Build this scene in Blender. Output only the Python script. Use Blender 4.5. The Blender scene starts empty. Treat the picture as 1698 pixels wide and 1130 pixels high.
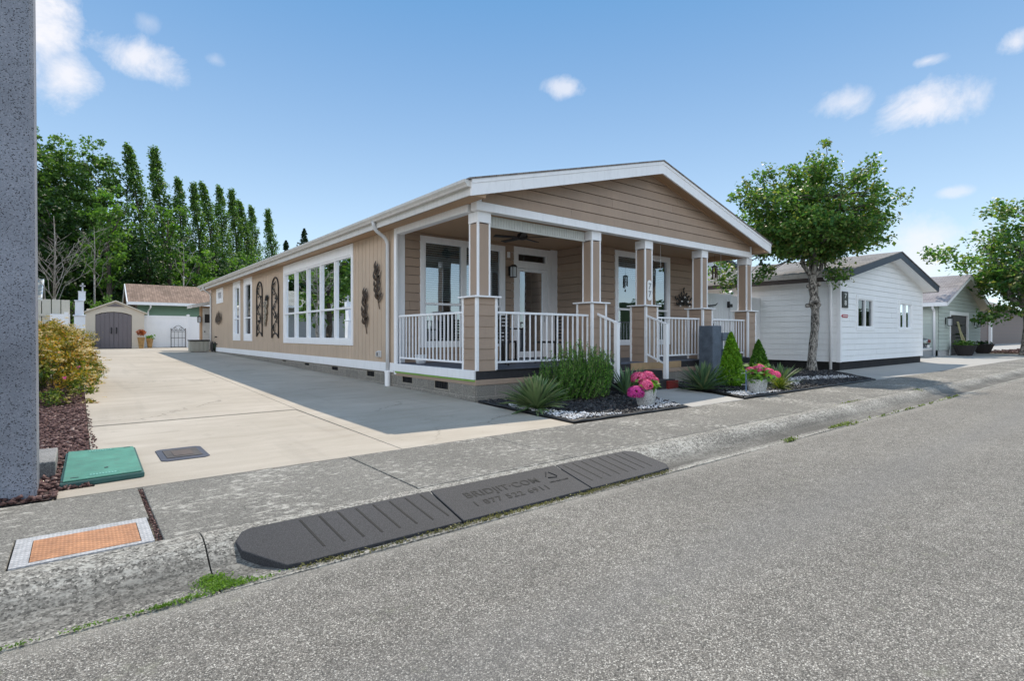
import bpy, bmesh, math, random
import numpy as np
from mathutils import Vector, Matrix
R = math.radians
sc = bpy.context.scene
col = sc.collection

# ------------------------------------------------------------------ camera
cam_d = bpy.data.cameras.new("camera")
cam = bpy.data.objects.new("camera", cam_d)
col.objects.link(cam)
cam.location = (-5.156, -7.381, 1.12)
cam.rotation_euler = (R(90), 0, R(51.29 - 90))
cam_d.sensor_width = 36
cam_d.lens = 19.05
cam_d.shift_y = -0.0056
cam_d.clip_start = 0.05
cam_d.clip_end = 3000
sc.camera = cam

# ------------------------------------------------------------------ light
SUN_EL = 55.3
SUN_AZ = 54.1           # clockwise from +Y
sc.view_settings.view_transform = 'Standard'
sc.view_settings.look = 'None'
sc.view_settings.gamma = 1
sc.view_settings.exposure = 0.9
sd = bpy.data.lights.new("sun", 'SUN')
sd.energy = 2.3
sd.angle = R(0.5)
sd.color = (1.0, 0.90, 0.76)
sun = bpy.data.objects.new("sun", sd)
col.objects.link(sun)
ds = Vector((math.sin(R(SUN_AZ)) * math.cos(R(SUN_EL)), math.cos(R(SUN_AZ)) * math.cos(R(SUN_EL)), math.sin(R(SUN_EL))))
sun.rotation_euler = ds.to_track_quat('Z', 'Y').to_euler()
sun.location = (20, 20, 30)

W = bpy.data.worlds.new("World")
sc.world = W
W.use_nodes = True
nt = W.node_tree
nt.nodes.clear()


def N(t, typ, **kw):
    n = t.nodes.new(typ)
    for k, v in kw.items():
        if k.startswith('i_'):
            n.inputs[k[2:].replace('_', ' ')].default_value = v
        else:
            setattr(n, k, v)
    return n


def M2(t, op, a, b=None, c=None, clamp=False):
    n = t.nodes.new('ShaderNodeMath')
    n.operation = op
    n.use_clamp = clamp
    for i, x in enumerate((a, b, c)):
        if x is None:
            continue
        if isinstance(x, (int, float)):
            n.inputs[i].default_value = x
        else:
            t.links.new(x, n.inputs[i])
    return n.outputs[0]


def mixc(t, fac, a, b, mode='MIX'):
    n = t.nodes.new('ShaderNodeMix')
    n.data_type = 'RGBA'
    n.blend_type = mode
    for sock, x in ((n.inputs[0], fac), (n.inputs[6], a), (n.inputs[7], b)):
        if isinstance(x, (int, float)):
            sock.default_value = x
        elif isinstance(x, (tuple, list)):
            sock.default_value = tuple(x) + ((1,) if len(x) == 3 else ())
        else:
            t.links.new(x, sock)
    return n.outputs[2]


sky = N(nt, 'ShaderNodeTexSky', sky_type='NISHITA', sun_disc=False)
sky.sun_elevation = R(SUN_EL)
sky.sun_rotation = R(SUN_AZ)
sky.altitude = 50
sky.air_density = 1.0
sky.dust_density = 0.3
sky.ozone_density = 1.6
tc = N(nt, 'ShaderNodeTexCoord')
sep = N(nt, 'ShaderNodeSeparateXYZ')
nt.links.new(tc.outputs['Generated'], sep.inputs[0])
# the sky colour is looked up a little above the true elevation so that the horizon stays pale blue
hz = N(nt, 'ShaderNodeCombineXYZ')
# the same brightness all round (evened to lift the shaded walls): only the elevation steers the lookup
hl = M2(nt, 'SQRT', M2(nt, 'ADD', M2(nt, 'MULTIPLY', sep.outputs[0], sep.outputs[0]), M2(nt, 'MULTIPLY', sep.outputs[1], sep.outputs[1])))
side = M2(nt, 'ADD', M2(nt, 'MULTIPLY', sep.outputs[0], 0.35), 0.45)
nt.links.new(M2(nt, 'MULTIPLY', hl, 0.62), hz.inputs[0])
nt.links.new(M2(nt, 'MULTIPLY', hl, 0.785), hz.inputs[1])
nt.links.new(M2(nt, 'ADD', M2(nt, 'MULTIPLY', M2(nt, 'MAXIMUM', sep.outputs[2], -0.02), 0.95), 0.12), hz.inputs[2])
nv = N(nt, 'ShaderNodeVectorMath', operation='NORMALIZE')
nt.links.new(hz.outputs[0], nv.inputs[0])
nt.links.new(nv.outputs[0], sky.inputs[0])
az = M2(nt, 'MULTIPLY', M2(nt, 'ARCTAN2', sep.outputs[0], sep.outputs[1]), 57.2958)
el = M2(nt, 'MULTIPLY', M2(nt, 'ARCSINE', sep.outputs[2]), 57.2958)
nz = N(nt, 'ShaderNodeTexNoise', i_Scale=13.0, i_Detail=9.0, i_Roughness=0.66, i_Distortion=0.35)
nt.links.new(tc.outputs['Generated'], nz.inputs['Vector'])
nzv = M2(nt, 'MULTIPLY', M2(nt, 'SUBTRACT', nz.outputs[0], 0.5), 2.6)
# azimuth, elevation, half sizes (degrees) and density of each cloud
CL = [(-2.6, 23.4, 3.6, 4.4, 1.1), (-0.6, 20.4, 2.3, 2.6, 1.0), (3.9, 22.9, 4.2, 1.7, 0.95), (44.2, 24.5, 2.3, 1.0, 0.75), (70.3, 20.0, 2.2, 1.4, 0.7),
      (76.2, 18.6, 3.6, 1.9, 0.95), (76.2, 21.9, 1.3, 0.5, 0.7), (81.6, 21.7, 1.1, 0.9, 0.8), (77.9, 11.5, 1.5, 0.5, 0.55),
      (75.5, 6.5, 4.6, 4.2, 0.8), (4.8, 25.6, 1.3, 0.9, 0.35), (10.0, 24.0, 0.9, 0.6, 0.3), (-78, 25, 36, 20, 1.0), (-120, 25, 44, 22, 1.0), (-172, 28, 32, 21, 1.0), (188, 28, 32, 21, 1.0), (140, 52, 36, 15, 1.0)]  # the widest clouds are unseen, added to brighten the shaded walls
tot = None
big = None  # mask of the added out-of-view fill clouds
for (a0, e0, ra, re, den) in CL:
    u = M2(nt, 'DIVIDE', M2(nt, 'SUBTRACT', az, a0), ra)
    v = M2(nt, 'DIVIDE', M2(nt, 'SUBTRACT', el, e0), re)
    rr = M2(nt, 'SQRT', M2(nt, 'ADD', M2(nt, 'MULTIPLY', u, u), M2(nt, 'MULTIPLY', v, v)))
    m = M2(nt, 'SUBTRACT', 1.0, rr)
    m = M2(nt, 'ADD', m, nzv if re < 14 else M2(nt, 'MULTIPLY', nzv, 0.45))
    m = M2(nt, 'MULTIPLY', M2(nt, 'SMOOTH_MIN', M2(nt, 'MAXIMUM', M2(nt, 'MULTIPLY', m, 1.15), 0.0), 1.0, 0.25), M2(nt, 'MULTIPLY', M2(nt, 'SUBTRACT', 1.9, rr), 0.9, clamp=True))
    m = M2(nt, 'MULTIPLY', m, den)
    tot = m if tot is None else M2(nt, 'MAXIMUM', tot, m)
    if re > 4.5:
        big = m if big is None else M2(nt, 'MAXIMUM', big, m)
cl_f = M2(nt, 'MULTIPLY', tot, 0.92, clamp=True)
hr_ = nt.nodes.new('ShaderNodeValToRGB')
hr_.color_ramp.elements[0].position = 0.05
hr_.color_ramp.elements[0].color = (1.03, 0.885, 0.69, 1)
hr_.color_ramp.elements[1].position = 0.60
hr_.color_ramp.elements[1].color = (0.20, 0.455, 0.575, 1)
nt.links.new(sep.outputs[2], hr_.inputs[0])
skt = mixc(nt, 1.0, sky.outputs[0], hr_.outputs[0], 'MULTIPLY')
cc = mixc(nt, cl_f, skt, mixc(nt, M2(nt, 'MULTIPLY', big, 1.0, clamp=True), (4.5, 4.5, 4.75), (17.5, 17.5, 17.8)))  # fill clouds get an over-bright colour to light the shaded faces
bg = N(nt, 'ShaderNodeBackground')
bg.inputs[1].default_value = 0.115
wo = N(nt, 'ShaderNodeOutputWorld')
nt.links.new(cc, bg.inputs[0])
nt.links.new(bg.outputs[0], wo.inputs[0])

# ------------------------------------------------------------------ helpers
ORG = {}


def tag(o, label=None, cat=None, group=None, kind=None):
    if label:
        o['label'] = label
    if cat:
        o['category'] = cat
    if group:
        o['group'] = group
    if kind:
        o['kind'] = kind
    return o


def thing(name, loc, label, cat, group=None):
    o = bpy.data.objects.new(name, None)
    o.empty_display_size = 0.1
    col.objects.link(o)
    o.location = loc
    ORG[o.name] = Vector(loc)
    return tag(o, label, cat, group)


def dup(root, loc, rz=0.0, label=None, scale=1.0, group=None):
    r = root.copy()
    col.objects.link(r)
    r.location = loc
    r.rotation_euler = (0, 0, rz)
    r.scale = (scale, scale, scale) if isinstance(scale, (int, float)) else scale
    if label:
        r['label'] = label
    if group:
        r['group'] = group
    for ch in list(root.children):
        c = ch.copy()
        col.objects.link(c)
        c.parent = r
        for g in ch.children:
            d = g.copy()
            col.objects.link(d)
            d.parent = c
    return r


class MB:
    def __init__(s):
        s.v = []
        s.f = []

    def poly(s, *pts):
        n = len(s.v)
        s.v += [tuple(p) for p in pts]
        s.f.append(tuple(range(n, n + len(pts))))
        return s

    def box(s, x0, x1, y0, y1, z0, z1):
        n = len(s.v)
        s.v += [(x0, y0, z0), (x1, y0, z0), (x1, y1, z0), (x0, y1, z0), (x0, y0, z1), (x1, y0, z1), (x1, y1, z1), (x0, y1, z1)]
        s.f += [tuple(n + i for i in q) for q in ((0, 3, 2, 1), (4, 5, 6, 7), (0, 1, 5, 4), (1, 2, 6, 5), (2, 3, 7, 6), (3, 0, 4, 7))]
        return s

    def fbox(s, fr, u0, u1, w0, w1, d0, d1):
        ax, c = fr
        if ax == 'y':
            return s.box(u0, u1, c - d1, c - d0, w0, w1)
        return s.box(c - d1, c - d0, u0, u1, w0, w1)

    def obox(s, c, sx, sy, sz, rz=0.0, rx=0.0, ry=0.0):
        m = Matrix.Translation(c) @ Matrix.Rotation(rz, 4, 'Z') @ Matrix.Rotation(ry, 4, 'Y') @ Matrix.Rotation(rx, 4, 'X')
        n = len(s.v)
        for p in ((-1, -1, -1), (1, -1, -1), (1, 1, -1), (-1, 1, -1), (-1, -1, 1), (1, -1, 1), (1, 1, 1), (-1, 1, 1)):
            s.v.append(tuple(m @ Vector((p[0] * sx / 2, p[1] * sy / 2, p[2] * sz / 2))))
        s.f += [tuple(n + i for i in q) for q in ((0, 3, 2, 1), (4, 5, 6, 7), (0, 1, 5, 4), (1, 2, 6, 5), (2, 3, 7, 6), (3, 0, 4, 7))]
        return s

    def prism(s, pts, ax, a0, a1):
        """pts: 2-D outline in the two other axes, extruded along ax from a0 to a1"""
        n = len(s.v)
        k = len(pts)
        for a in (a0, a1):
            for p in pts:
                s.v.append((a, p[0], p[1]) if ax == 'x' else (p[0], a, p[1]) if ax == 'y' else (p[0], p[1], a))
        s.f.append(tuple(range(n, n + k)))
        s.f.append(tuple(range(n + 2 * k - 1, n + k - 1, -1)))
        for i in range(k):
            j = (i + 1) % k
            s.f.append((n + i, n + j, n + k + j, n + k + i))
        return s

    def tube(s, pts, rad, n=8, cap=True):
        pts = [Vector(p) for p in pts]
        if isinstance(rad, (int, float)):
            rad = [rad] * len(pts)
        base = len(s.v)
        pv = None
        for i, p in enumerate(pts):
            t = (pts[min(i + 1, len(pts) - 1)] - pts[max(i - 1, 0)])
            if t.length < 1e-9:
                t = Vector((0, 0, 1))
            t.normalize()
            if pv is None:
                pv = t.orthogonal().normalized()
                if abs(t.z) > 0.9:
                    pv = Vector((1, 0, 0))
            pv = (pv - t * pv.dot(t)).normalized()
            b = t.cross(pv)
            for k in range(n):
                a = 2 * math.pi * k / n
                s.v.append(tuple(p + (pv * math.cos(a) + b * math.sin(a)) * rad[i]))
        for i in range(len(pts) - 1):
            for k in range(n):
                k2 = (k + 1) % n
                s.f.append((base + i * n + k, base + i * n + k2, base + (i + 1) * n + k2, base + (i + 1) * n + k))
        if cap:
            s.f.append(tuple(base + k for k in range(n - 1, -1, -1)))
            s.f.append(tuple(base + (len(pts) - 1) * n + k for k in range(n)))
        return s

    def lathe(s, c, prof, n=24, closed=False):
        base = len(s.v)
        for (r, z) in prof:
            for k in range(n):
                a = 2 * math.pi * k / n
                s.v.append((c[0] + r * math.cos(a), c[1] + r * math.sin(a), c[2] + z))
        for i in range(len(prof) - 1):
            for k in range(n):
                k2 = (k + 1) % n
                s.f.append((base + i * n + k, base + i * n + k2, base + (i + 1) * n + k2, base + (i + 1) * n + k))
        s.f.append(tuple(base + k for k in range(n - 1, -1, -1)))
        s.f.append(tuple(base + (len(prof) - 1) * n + k for k in range(n)))
        return s

    def ball(s, c, r, n=10, m=6, sz=1.0):
        prof = [(r * math.sin(math.pi * (i + 0.02) / (m + 0.04)), -r * sz * math.cos(math.pi * (i + 0.02) / (m + 0.04))) for i in range(m + 1)]
        return s.lathe(c, prof, n)

    def build(s, name, m, parent=None, smooth=False, bevel=0.0, recalc=True, seg=2):
        org = ORG.get(parent.name, Vector()) if parent is not None else Vector()
        me = bpy.data.meshes.new(name)
        o3 = np.array(s.v, dtype=float) - np.array(org[:]) if s.v else []
        me.from_pydata([tuple(p) for p in o3], [], s.f)
        if recalc:
            bm = bmesh.new()
            bm.from_mesh(me)
            bmesh.ops.recalc_face_normals(bm, faces=bm.faces)
            bm.to_mesh(me)
            bm.free()
        me.materials.append(m)
        if smooth:
            me.shade_smooth()
        o = bpy.data.objects.new(name, me)
        col.objects.link(o)
        if parent is not None:
            o.parent = parent
        ORG[o.name] = Vector(org)
        if bevel:
            b = o.modifiers.new('bevel', 'BEVEL')
            b.width = bevel
            b.segments = seg
            b.limit_method = 'ANGLE'
            b.angle_limit = R(35)
        return o


def npmesh(name, V, F, m, parent=None, smooth=False):
    """V (n,3), F (m,k) arrays with one k"""
    org = ORG.get(parent.name, Vector()) if parent is not None else Vector()
    V = np.asarray(V, dtype=np.float32) - np.array(org[:], dtype=np.float32)
    F = np.asarray(F, dtype=np.int32)
    me = bpy.data.meshes.new(name)
    me.vertices.add(len(V))
    me.vertices.foreach_set('co', V.ravel())
    k = F.shape[1]
    me.loops.add(F.size)
    me.loops.foreach_set('vertex_index', F.ravel())
    me.polygons.add(len(F))
    me.polygons.foreach_set('loop_start', np.arange(0, F.size, k, dtype=np.int32))
    me.update(calc_edges=True)
    me.materials.append(m)
    if smooth:
        me.shade_smooth()
    o = bpy.data.objects.new(name, me)
    col.objects.link(o)
    if parent is not None:
        o.parent = parent
    ORG[o.name] = Vector(org)
    return o


# ------------------------------------------------------------------ materials
def newmat(name):
    m = bpy.data.materials.new(name)
    m.use_nodes = True
    t = m.node_tree
    t.nodes.clear()
    out = t.nodes.new('ShaderNodeOutputMaterial')
    b = t.nodes.new('ShaderNodeBsdfPrincipled')
    t.links.new(b.outputs[0], out.inputs[0])
    return m, t, b, out


def objc(t):
    return N(t, 'ShaderNodeTexCoord').outputs['Object']


def noise(t, vec, scale, detail=4, rough=0.55, dist=0.0):
    n = N(t, 'ShaderNodeTexNoise', i_Scale=scale, i_Detail=detail, i_Roughness=rough, i_Distortion=dist)
    t.links.new(vec, n.inputs['Vector'])
    return n.outputs[0]


def scalev(t, vec, s):
    n = N(t, 'ShaderNodeMapping')
    n.inputs['Scale'].default_value = s
    t.links.new(vec, n.inputs[0])
    return n.outputs[0]


def ramp(t, fac, stops, interp='LINEAR'):
    n = N(t, 'ShaderNodeValToRGB')
    n.color_ramp.interpolation = interp
    els = n.color_ramp.elements
    for i_, (p, c) in ((1, stops[-1]), (0, stops[0])):
        els[i_].position = p
        els[i_].color = tuple(c)[:3] + (1,)
    for p, c in stops[1:-1]:
        e = els.new(p)
        e.color = tuple(c)[:3] + (1,)
    t.links.new(fac, n.inputs[0])
    return n.outputs[0]


def bump(t, b, h, strength=0.3, dist=0.01):
    n = N(t, 'ShaderNodeBump', i_Strength=strength, i_Distance=dist)
    t.links.new(h, n.inputs['Height'])
    t.links.new(n.outputs[0], b.inputs['Normal'])


def g3(v):
    return (v, v, v)


def mul(c, k):
    return tuple(x * k for x in c)


MATS = {}


def plain(name, c, rough=0.6, var=0.12, scale=6.0, metal=0.0, bmp=0.15, fine=120.0, dirt=0.0, spec=0.5, board=0.0):
    """painted / plastic / metal surface with blotchy variation, fine grain and optional streaky dirt"""
    if name in MATS:
        return MATS[name]
    m, t, b, out = newmat(name)
    v = objc(t)
    n1 = noise(t, v, scale, 5)
    n2 = noise(t, v, fine, 3)
    f = M2(t, 'ADD', M2(t, 'MULTIPLY', n1, 0.75), M2(t, 'MULTIPLY', n2, 0.25))
    cc = ramp(t, f, [(0.3, mul(c, 1 - var)), (0.7, mul(c, 1 + var * 0.6))])
    if dirt:
        n3 = noise(t, scalev(t, v, (5, 5, 0.8)), 3.0, 6, 0.7)
        fd = ramp(t, n3, [(0.5, g3(0)), (0.75, g3(dirt))])
        cc = mixc(t, fd, cc, mul((0.13, 0.11, 0.09), 1.0))
    if board:
        gi = N(t, 'ShaderNodeNewGeometry')
        cc = mixc(t, 1.0, cc, ramp(t, gi.outputs['Random Per Island'], [(0.0, g3(1 - board)), (1.0, g3(1 + board))]), 'MULTIPLY')
    t.links.new(cc, b.inputs['Base Color'])
    rr = M2(t, 'ADD', M2(t, 'MULTIPLY', n1, 0.2), rough - 0.1)
    t.links.new(rr, b.inputs['Roughness'])
    b.inputs['Metallic'].default_value = metal
    b.inputs['Specular IOR Level'].default_value = spec
    if bmp:
        bump(t, b, n2, bmp, 0.003)
    MATS[name] = m
    return m


def leafmat(name, ca, cb, cc=None, trans=0.35, rough=0.42):
    m, t, b, out = newmat(name)
    g = N(t, 'ShaderNodeNewGeometry')
    stops = [(0.0, ca), (0.8, cb)] if cc is None else [(0.0, ca), (0.7, cb), (1.0, cc)]
    c0 = ramp(t, g.outputs['Random Per Island'], stops)
    cl = noise(t, objc(t), 0.9, 3)
    c1 = mixc(t, 1.0, c0, ramp(t, cl, [(0.3, g3(0.65)), (0.7, g3(1.25))]), 'MULTIPLY')
    t.links.new(c1, b.inputs['Base Color'])
    b.inputs['Roughness'].default_value = rough + 0.1
    b.inputs['Specular IOR Level'].default_value = 0.35
    tr = N(t, 'ShaderNodeBsdfTranslucent')
    t.links.new(mixc(t, 1.0, c1, (1.5, 1.7, 0.7), 'MULTIPLY'), tr.inputs[0])
    mx = N(t, 'ShaderNodeMixShader')
    mx.inputs[0].default_value = trans
    t.links.new(b.outputs[0], mx.inputs[1])
    t.links.new(tr.outputs[0], mx.inputs[2])
    t.links.new(mx.outputs[0], out.inputs[0])
    return m


def glassmat(name, refl=0.24, tint=(0.75, 0.8, 0.8)):
    m, t, b, out = newmat(name)
    gl = N(t, 'ShaderNodeBsdfGlossy')
    gl.inputs['Roughness'].default_value = 0.0
    gl.inputs[0].default_value = (0.9, 0.95, 1, 1)
    nb = N(t, 'ShaderNodeBump', i_Strength=0.06, i_Distance=0.02)
    t.links.new(noise(t, objc(t), 1.7, 1), nb.inputs['Height'])
    t.links.new(nb.outputs[0], gl.inputs['Normal'])
    tr = N(t, 'ShaderNodeBsdfTransparent')
    tr.inputs[0].default_value = tuple(tint) + (1,)
    fr = N(t, 'ShaderNodeFresnel', i_IOR=1.5)
    f = M2(t, 'ADD', M2(t, 'MULTIPLY', fr.outputs[0], 1.0 - refl), refl, clamp=True)
    mx = N(t, 'ShaderNodeMixShader')
    t.links.new(f, mx.inputs[0])
    t.links.new(tr.outputs[0], mx.inputs[1])
    t.links.new(gl.outputs[0], mx.inputs[2])
    t.links.new(mx.outputs[0], out.inputs[0])
    return m


def m_asphalt():
    m, t, b, out = newmat('asphalt')
    v = objc(t)
    vo = N(t, 'ShaderNodeTexVoronoi', i_Scale=185.0)
    t.links.new(v, vo.inputs['Vector'])
    s = N(t, 'ShaderNodeSeparateColor')
    t.links.new(vo.outputs['Color'], s.inputs[0])
    agg = ramp(t, s.outputs[0], [(0.0, (0.125, 0.116, 0.102)), (0.42, (0.24, 0.222, 0.195)), (0.75, (0.335, 0.313, 0.276)), (0.90, (0.50, 0.47, 0.42)), (1.0, (0.76, 0.72, 0.65))])
    binder = ramp(t, vo.outputs['Distance'], [(0.35, g3(1)), (0.75, g3(0.42))])
    c = mixc(t, 1.0, agg, binder, 'MULTIPLY')
    n1 = noise(t, v, 0.45, 5, 0.6)
    n2 = noise(t, v, 9, 4)
    c = mixc(t, 1.0, c, ramp(t, n1, [(0.3, g3(0.9)), (0.7, g3(1.22))]), 'MULTIPLY')
    c = mixc(t, 1.0, c, ramp(t, n2, [(0.3, g3(0.86)), (0.7, g3(1.14))]), 'MULTIPLY')
    sxy = N(t, 'ShaderNodeSeparateXYZ')
    t.links.new(v, sxy.inputs[0])
    wob = M2(t, 'MULTIPLY', M2(t, 'SUBTRACT', noise(t, scalev(t, v, (0.25, 1, 1)), 0.8, 4), 0.5), 0.9)
    yw = M2(t, 'ADD', sxy.outputs[1], wob)
    # two polished wheel tracks, a dusty gutter edge, faint oil marks
    tr1 = M2(t, 'SUBTRACT', 1.0, M2(t, 'MULTIPLY', M2(t, 'ABSOLUTE', M2(t, 'ADD', yw, 5.75)), 2.4), clamp=True)
    tr2 = M2(t, 'SUBTRACT', 1.0, M2(t, 'MULTIPLY', M2(t, 'ABSOLUTE', M2(t, 'ADD', yw, 7.35)), 2.4), clamp=True)
    c = mixc(t, M2(t, 'MULTIPLY', M2(t, 'MAXIMUM', tr1, tr2), 0.30), c, (0.21, 0.205, 0.20))
    edge = M2(t, 'SUBTRACT', 1.0, M2(t, 'MULTIPLY', M2(t, 'ABSOLUTE', M2(t, 'ADD', sxy.outputs[1], 4.5)), 7.0), clamp=True)
    c = mixc(t, M2(t, 'MULTIPLY', edge, M2(t, 'MULTIPLY', n2, 0.9)), c, (0.36, 0.34, 0.30))
    oil = ramp(t, noise(t, v, 1.9, 6, 0.75, 0.5), [(0.66, g3(0)), (0.74, g3(0.4))])
    c = mixc(t, oil, c, (0.09, 0.088, 0.085))
    gm = ramp(t, noise(t, v, 4.3, 5, 0.7), [(0.63, g3(0)), (0.72, g3(0.35))])
    c = mixc(t, gm, c, (0.24, 0.25, 0.17))
    t.links.new(c, b.inputs['Base Color'])
    b.inputs['Roughness'].default_value = 0.85
    h = M2(t, 'SUBTRACT', 1.0, vo.outputs['Distance'])
    h = M2(t, 'ADD', h, M2(t, 'MULTIPLY', s.outputs[1], 0.8))
    bump(t, b, h, 0.9, 0.005)
    return m


def m_walk(name, base, lichen, lim=0.56, speck=0.5, agg=170.0, gutter=False, pscale=14.0):
    """weathered broom finished concrete with pale lichen patches and fine aggregate"""
    m, t, b, out = newmat(name)
    v = objc(t)
    vo = N(t, 'ShaderNodeTexVoronoi', i_Scale=agg)
    t.links.new(v, vo.inputs['Vector'])
    s = N(t, 'ShaderNodeSeparateColor')
    t.links.new(vo.outputs['Color'], s.inputs[0])
    g = ramp(t, s.outputs[0], [(0.0, mul(base, 1 - speck)), (0.5, base), (0.86, mul(base, 1 + speck * 0.6)), (1.0, mul(base, 1 + speck * 2.0))])
    n1 = noise(t, v, 0.8, 5, 0.6)
    g = mixc(t, 1.0, g, ramp(t, n1, [(0.3, g3(0.82)), (0.7, g3(1.2))]), 'MULTIPLY')
    sp = scalev(t, v, (0.6, 1.0, 1.0))
    p1 = noise(t, sp, pscale, 7, 0.72, 0.15)
    p2 = noise(t, v, 1.3, 3)
    p3 = noise(t, v, 75.0, 3, 0.6)
    f = M2(t, 'ADD', M2(t, 'ADD', M2(t, 'MULTIPLY', p1, 0.62), M2(t, 'MULTIPLY', p2, 0.25)), M2(t, 'MULTIPLY', p3, 0.16))
    f = ramp(t, f, [(lim - 0.02, g3(0)), (lim + 0.06, g3(0.85))])
    c = mixc(t, f, g, lichen)
    if gutter:
        sx = N(t, 'ShaderNodeSeparateXYZ')
        t.links.new(v, sx.inputs[0])
        yy = M2(t, 'ADD', sx.outputs[1], M2(t, 'MULTIPLY', M2(t, 'SUBTRACT', n1, 0.5), 0.25))
        band = ramp(t, M2(t, 'MULTIPLY', M2(t, 'ADD', yy, 5.0), 1.0), [(0.56, g3(0)), (0.64, g3(0.85)), (0.80, g3(0.7)), (0.90, g3(0))])
        along = ramp(t, noise(t, scalev(t, v, (0.35, 1.5, 1)), 1.2, 4), [(0.35, g3(0.45)), (0.55, g3(1))])
        c = mixc(t, M2(t, 'MULTIPLY', band, along), c, mul(base, 0.30))
    t.links.new(c, b.inputs['Base Color'])
    b.inputs['Roughness'].default_value = 0.9
    h = M2(t, 'ADD', M2(t, 'MULTIPLY', s.outputs[0], 0.6), p3)
    bump(t, b, h, 0.6, 0.004)
    return m


def m_drive():
    m, t, b, out = newmat('driveway_concrete')
    v = objc(t)
    n1 = noise(t, scalev(t, v, (1, 1, 1)), 0.5, 6, 0.6)
    n2 = noise(t, scalev(t, v, (0.35, 1.4, 1)), 3.0, 5, 0.6, 0.6)
    n3 = noise(t, v, 90, 3)
    c = ramp(t, n1, [(0.3, (0.39, 0.345, 0.285)), (0.7, (0.50, 0.45, 0.385))])
    c = mixc(t, 1.0, c, ramp(t, n2, [(0.3, (0.88, 0.86, 0.83)), (0.7, g3(1.05))]), 'MULTIPLY')
    c = mixc(t, 1.0, c, ramp(t, n3, [(0.3, g3(0.92)), (0.7, g3(1.06))]), 'MULTIPLY')
    st = noise(t, v, 2.2, 8, 0.75, 0.4)
    c = mixc(t, ramp(t, st, [(0.58, g3(0)), (0.70, g3(0.45))]), c, (0.25, 0.21, 0.165))
    vo = N(t, 'ShaderNodeTexVoronoi', i_Scale=3.1)
    t.links.new(v, vo.inputs['Vector'])
    c = mixc(t, ramp(t, vo.outputs['Distance'], [(0.012, g3(0.7)), (0.03, g3(0))]), c, (0.12, 0.1, 0.08))
    ve = N(t, 'ShaderNodeTexVoronoi', i_Scale=0.33)
    ve.feature = 'DISTANCE_TO_EDGE'
    vv = N(t, 'ShaderNodeVectorMath', operation='ADD')
    t.links.new(v, vv.inputs[0])
    nd = N(t, 'ShaderNodeTexNoise', i_Scale=1.6, i_Detail=6.0, i_Roughness=0.7)
    t.links.new(v, nd.inputs['Vector'])
    sc_ = N(t, 'ShaderNodeVectorMath', operation='SCALE')
    sc_.inputs['Scale'].default_value = 0.9
    t.links.new(nd.outputs['Color'], sc_.inputs[0])
    t.links.new(sc_.outputs[0], vv.inputs[1])
    t.links.new(vv.outputs[0], ve.inputs['Vector'])
    ck = M2(t, 'MULTIPLY', ramp(t, ve.outputs['Distance'], [(0.0, g3(0.85)), (0.006, g3(0))]), ramp(t, noise(t, v, 0.35, 2), [(0.5, g3(0)), (0.56, g3(1))]))
    c = mixc(t, ck, c, (0.15, 0.13, 0.105))
    tyre = ramp(t, noise(t, scalev(t, v, (2.2, 0.16, 1)), 1.5, 4), [(0.58, g3(0)), (0.7, g3(0.22))])
    c = mixc(t, tyre, c, (0.25, 0.22, 0.185))
    t.links.new(c, b.inputs['Base Color'])
    b.inputs['Roughness'].default_value = 0.75
    bump(t, b, M2(t, 'ADD', n3, n2), 0.25, 0.004)
    return m


def m_shingle(name, ca, cb, axis='y'):
    m, t, b, out = newmat(name)
    v = objc(t)
    sx = N(t, 'ShaderNodeSeparateXYZ')
    t.links.new(v, sx.inputs[0])
    cb_ = N(t, 'ShaderNodeCombineXYZ')
    t.links.new(sx.outputs[1], cb_.inputs[0])
    t.links.new(sx.outputs[0], cb_.inputs[1])
    br = N(t, 'ShaderNodeTexBrick', i_Scale=1.0, i_Mortar_Size=0.006)
    br.inputs['Color1'].default_value = tuple(ca) + (1,)
    br.inputs['Color2'].default_value = tuple(cb) + (1,)
    br.inputs['Mortar'].default_value = tuple(mul(ca, 0.45)) + (1,)
    br.inputs['Brick Width'].default_value = 0.3
    br.inputs['Row Height'].default_value = 0.14
    t.links.new(cb_.outputs[0], br.inputs['Vector'])
    n1 = noise(t, v, 0.8, 5)
    n2 = noise(t, v, 60, 3)
    c = mixc(t, 1.0, br.outputs[0], ramp(t, n1, [(0.3, g3(0.75)), (0.7, g3(1.25))]), 'MULTIPLY')
    c = mixc(t, 1.0, c, ramp(t, n2, [(0.3, g3(0.7)), (0.7, g3(1.3))]), 'MULTIPLY')
    t.links.new(c, b.inputs['Base Color'])
    b.inputs['Roughness'].default_value = 0.92
    bump(t, b, br.outputs['Fac'], 0.5, 0.01)
    return m


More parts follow.
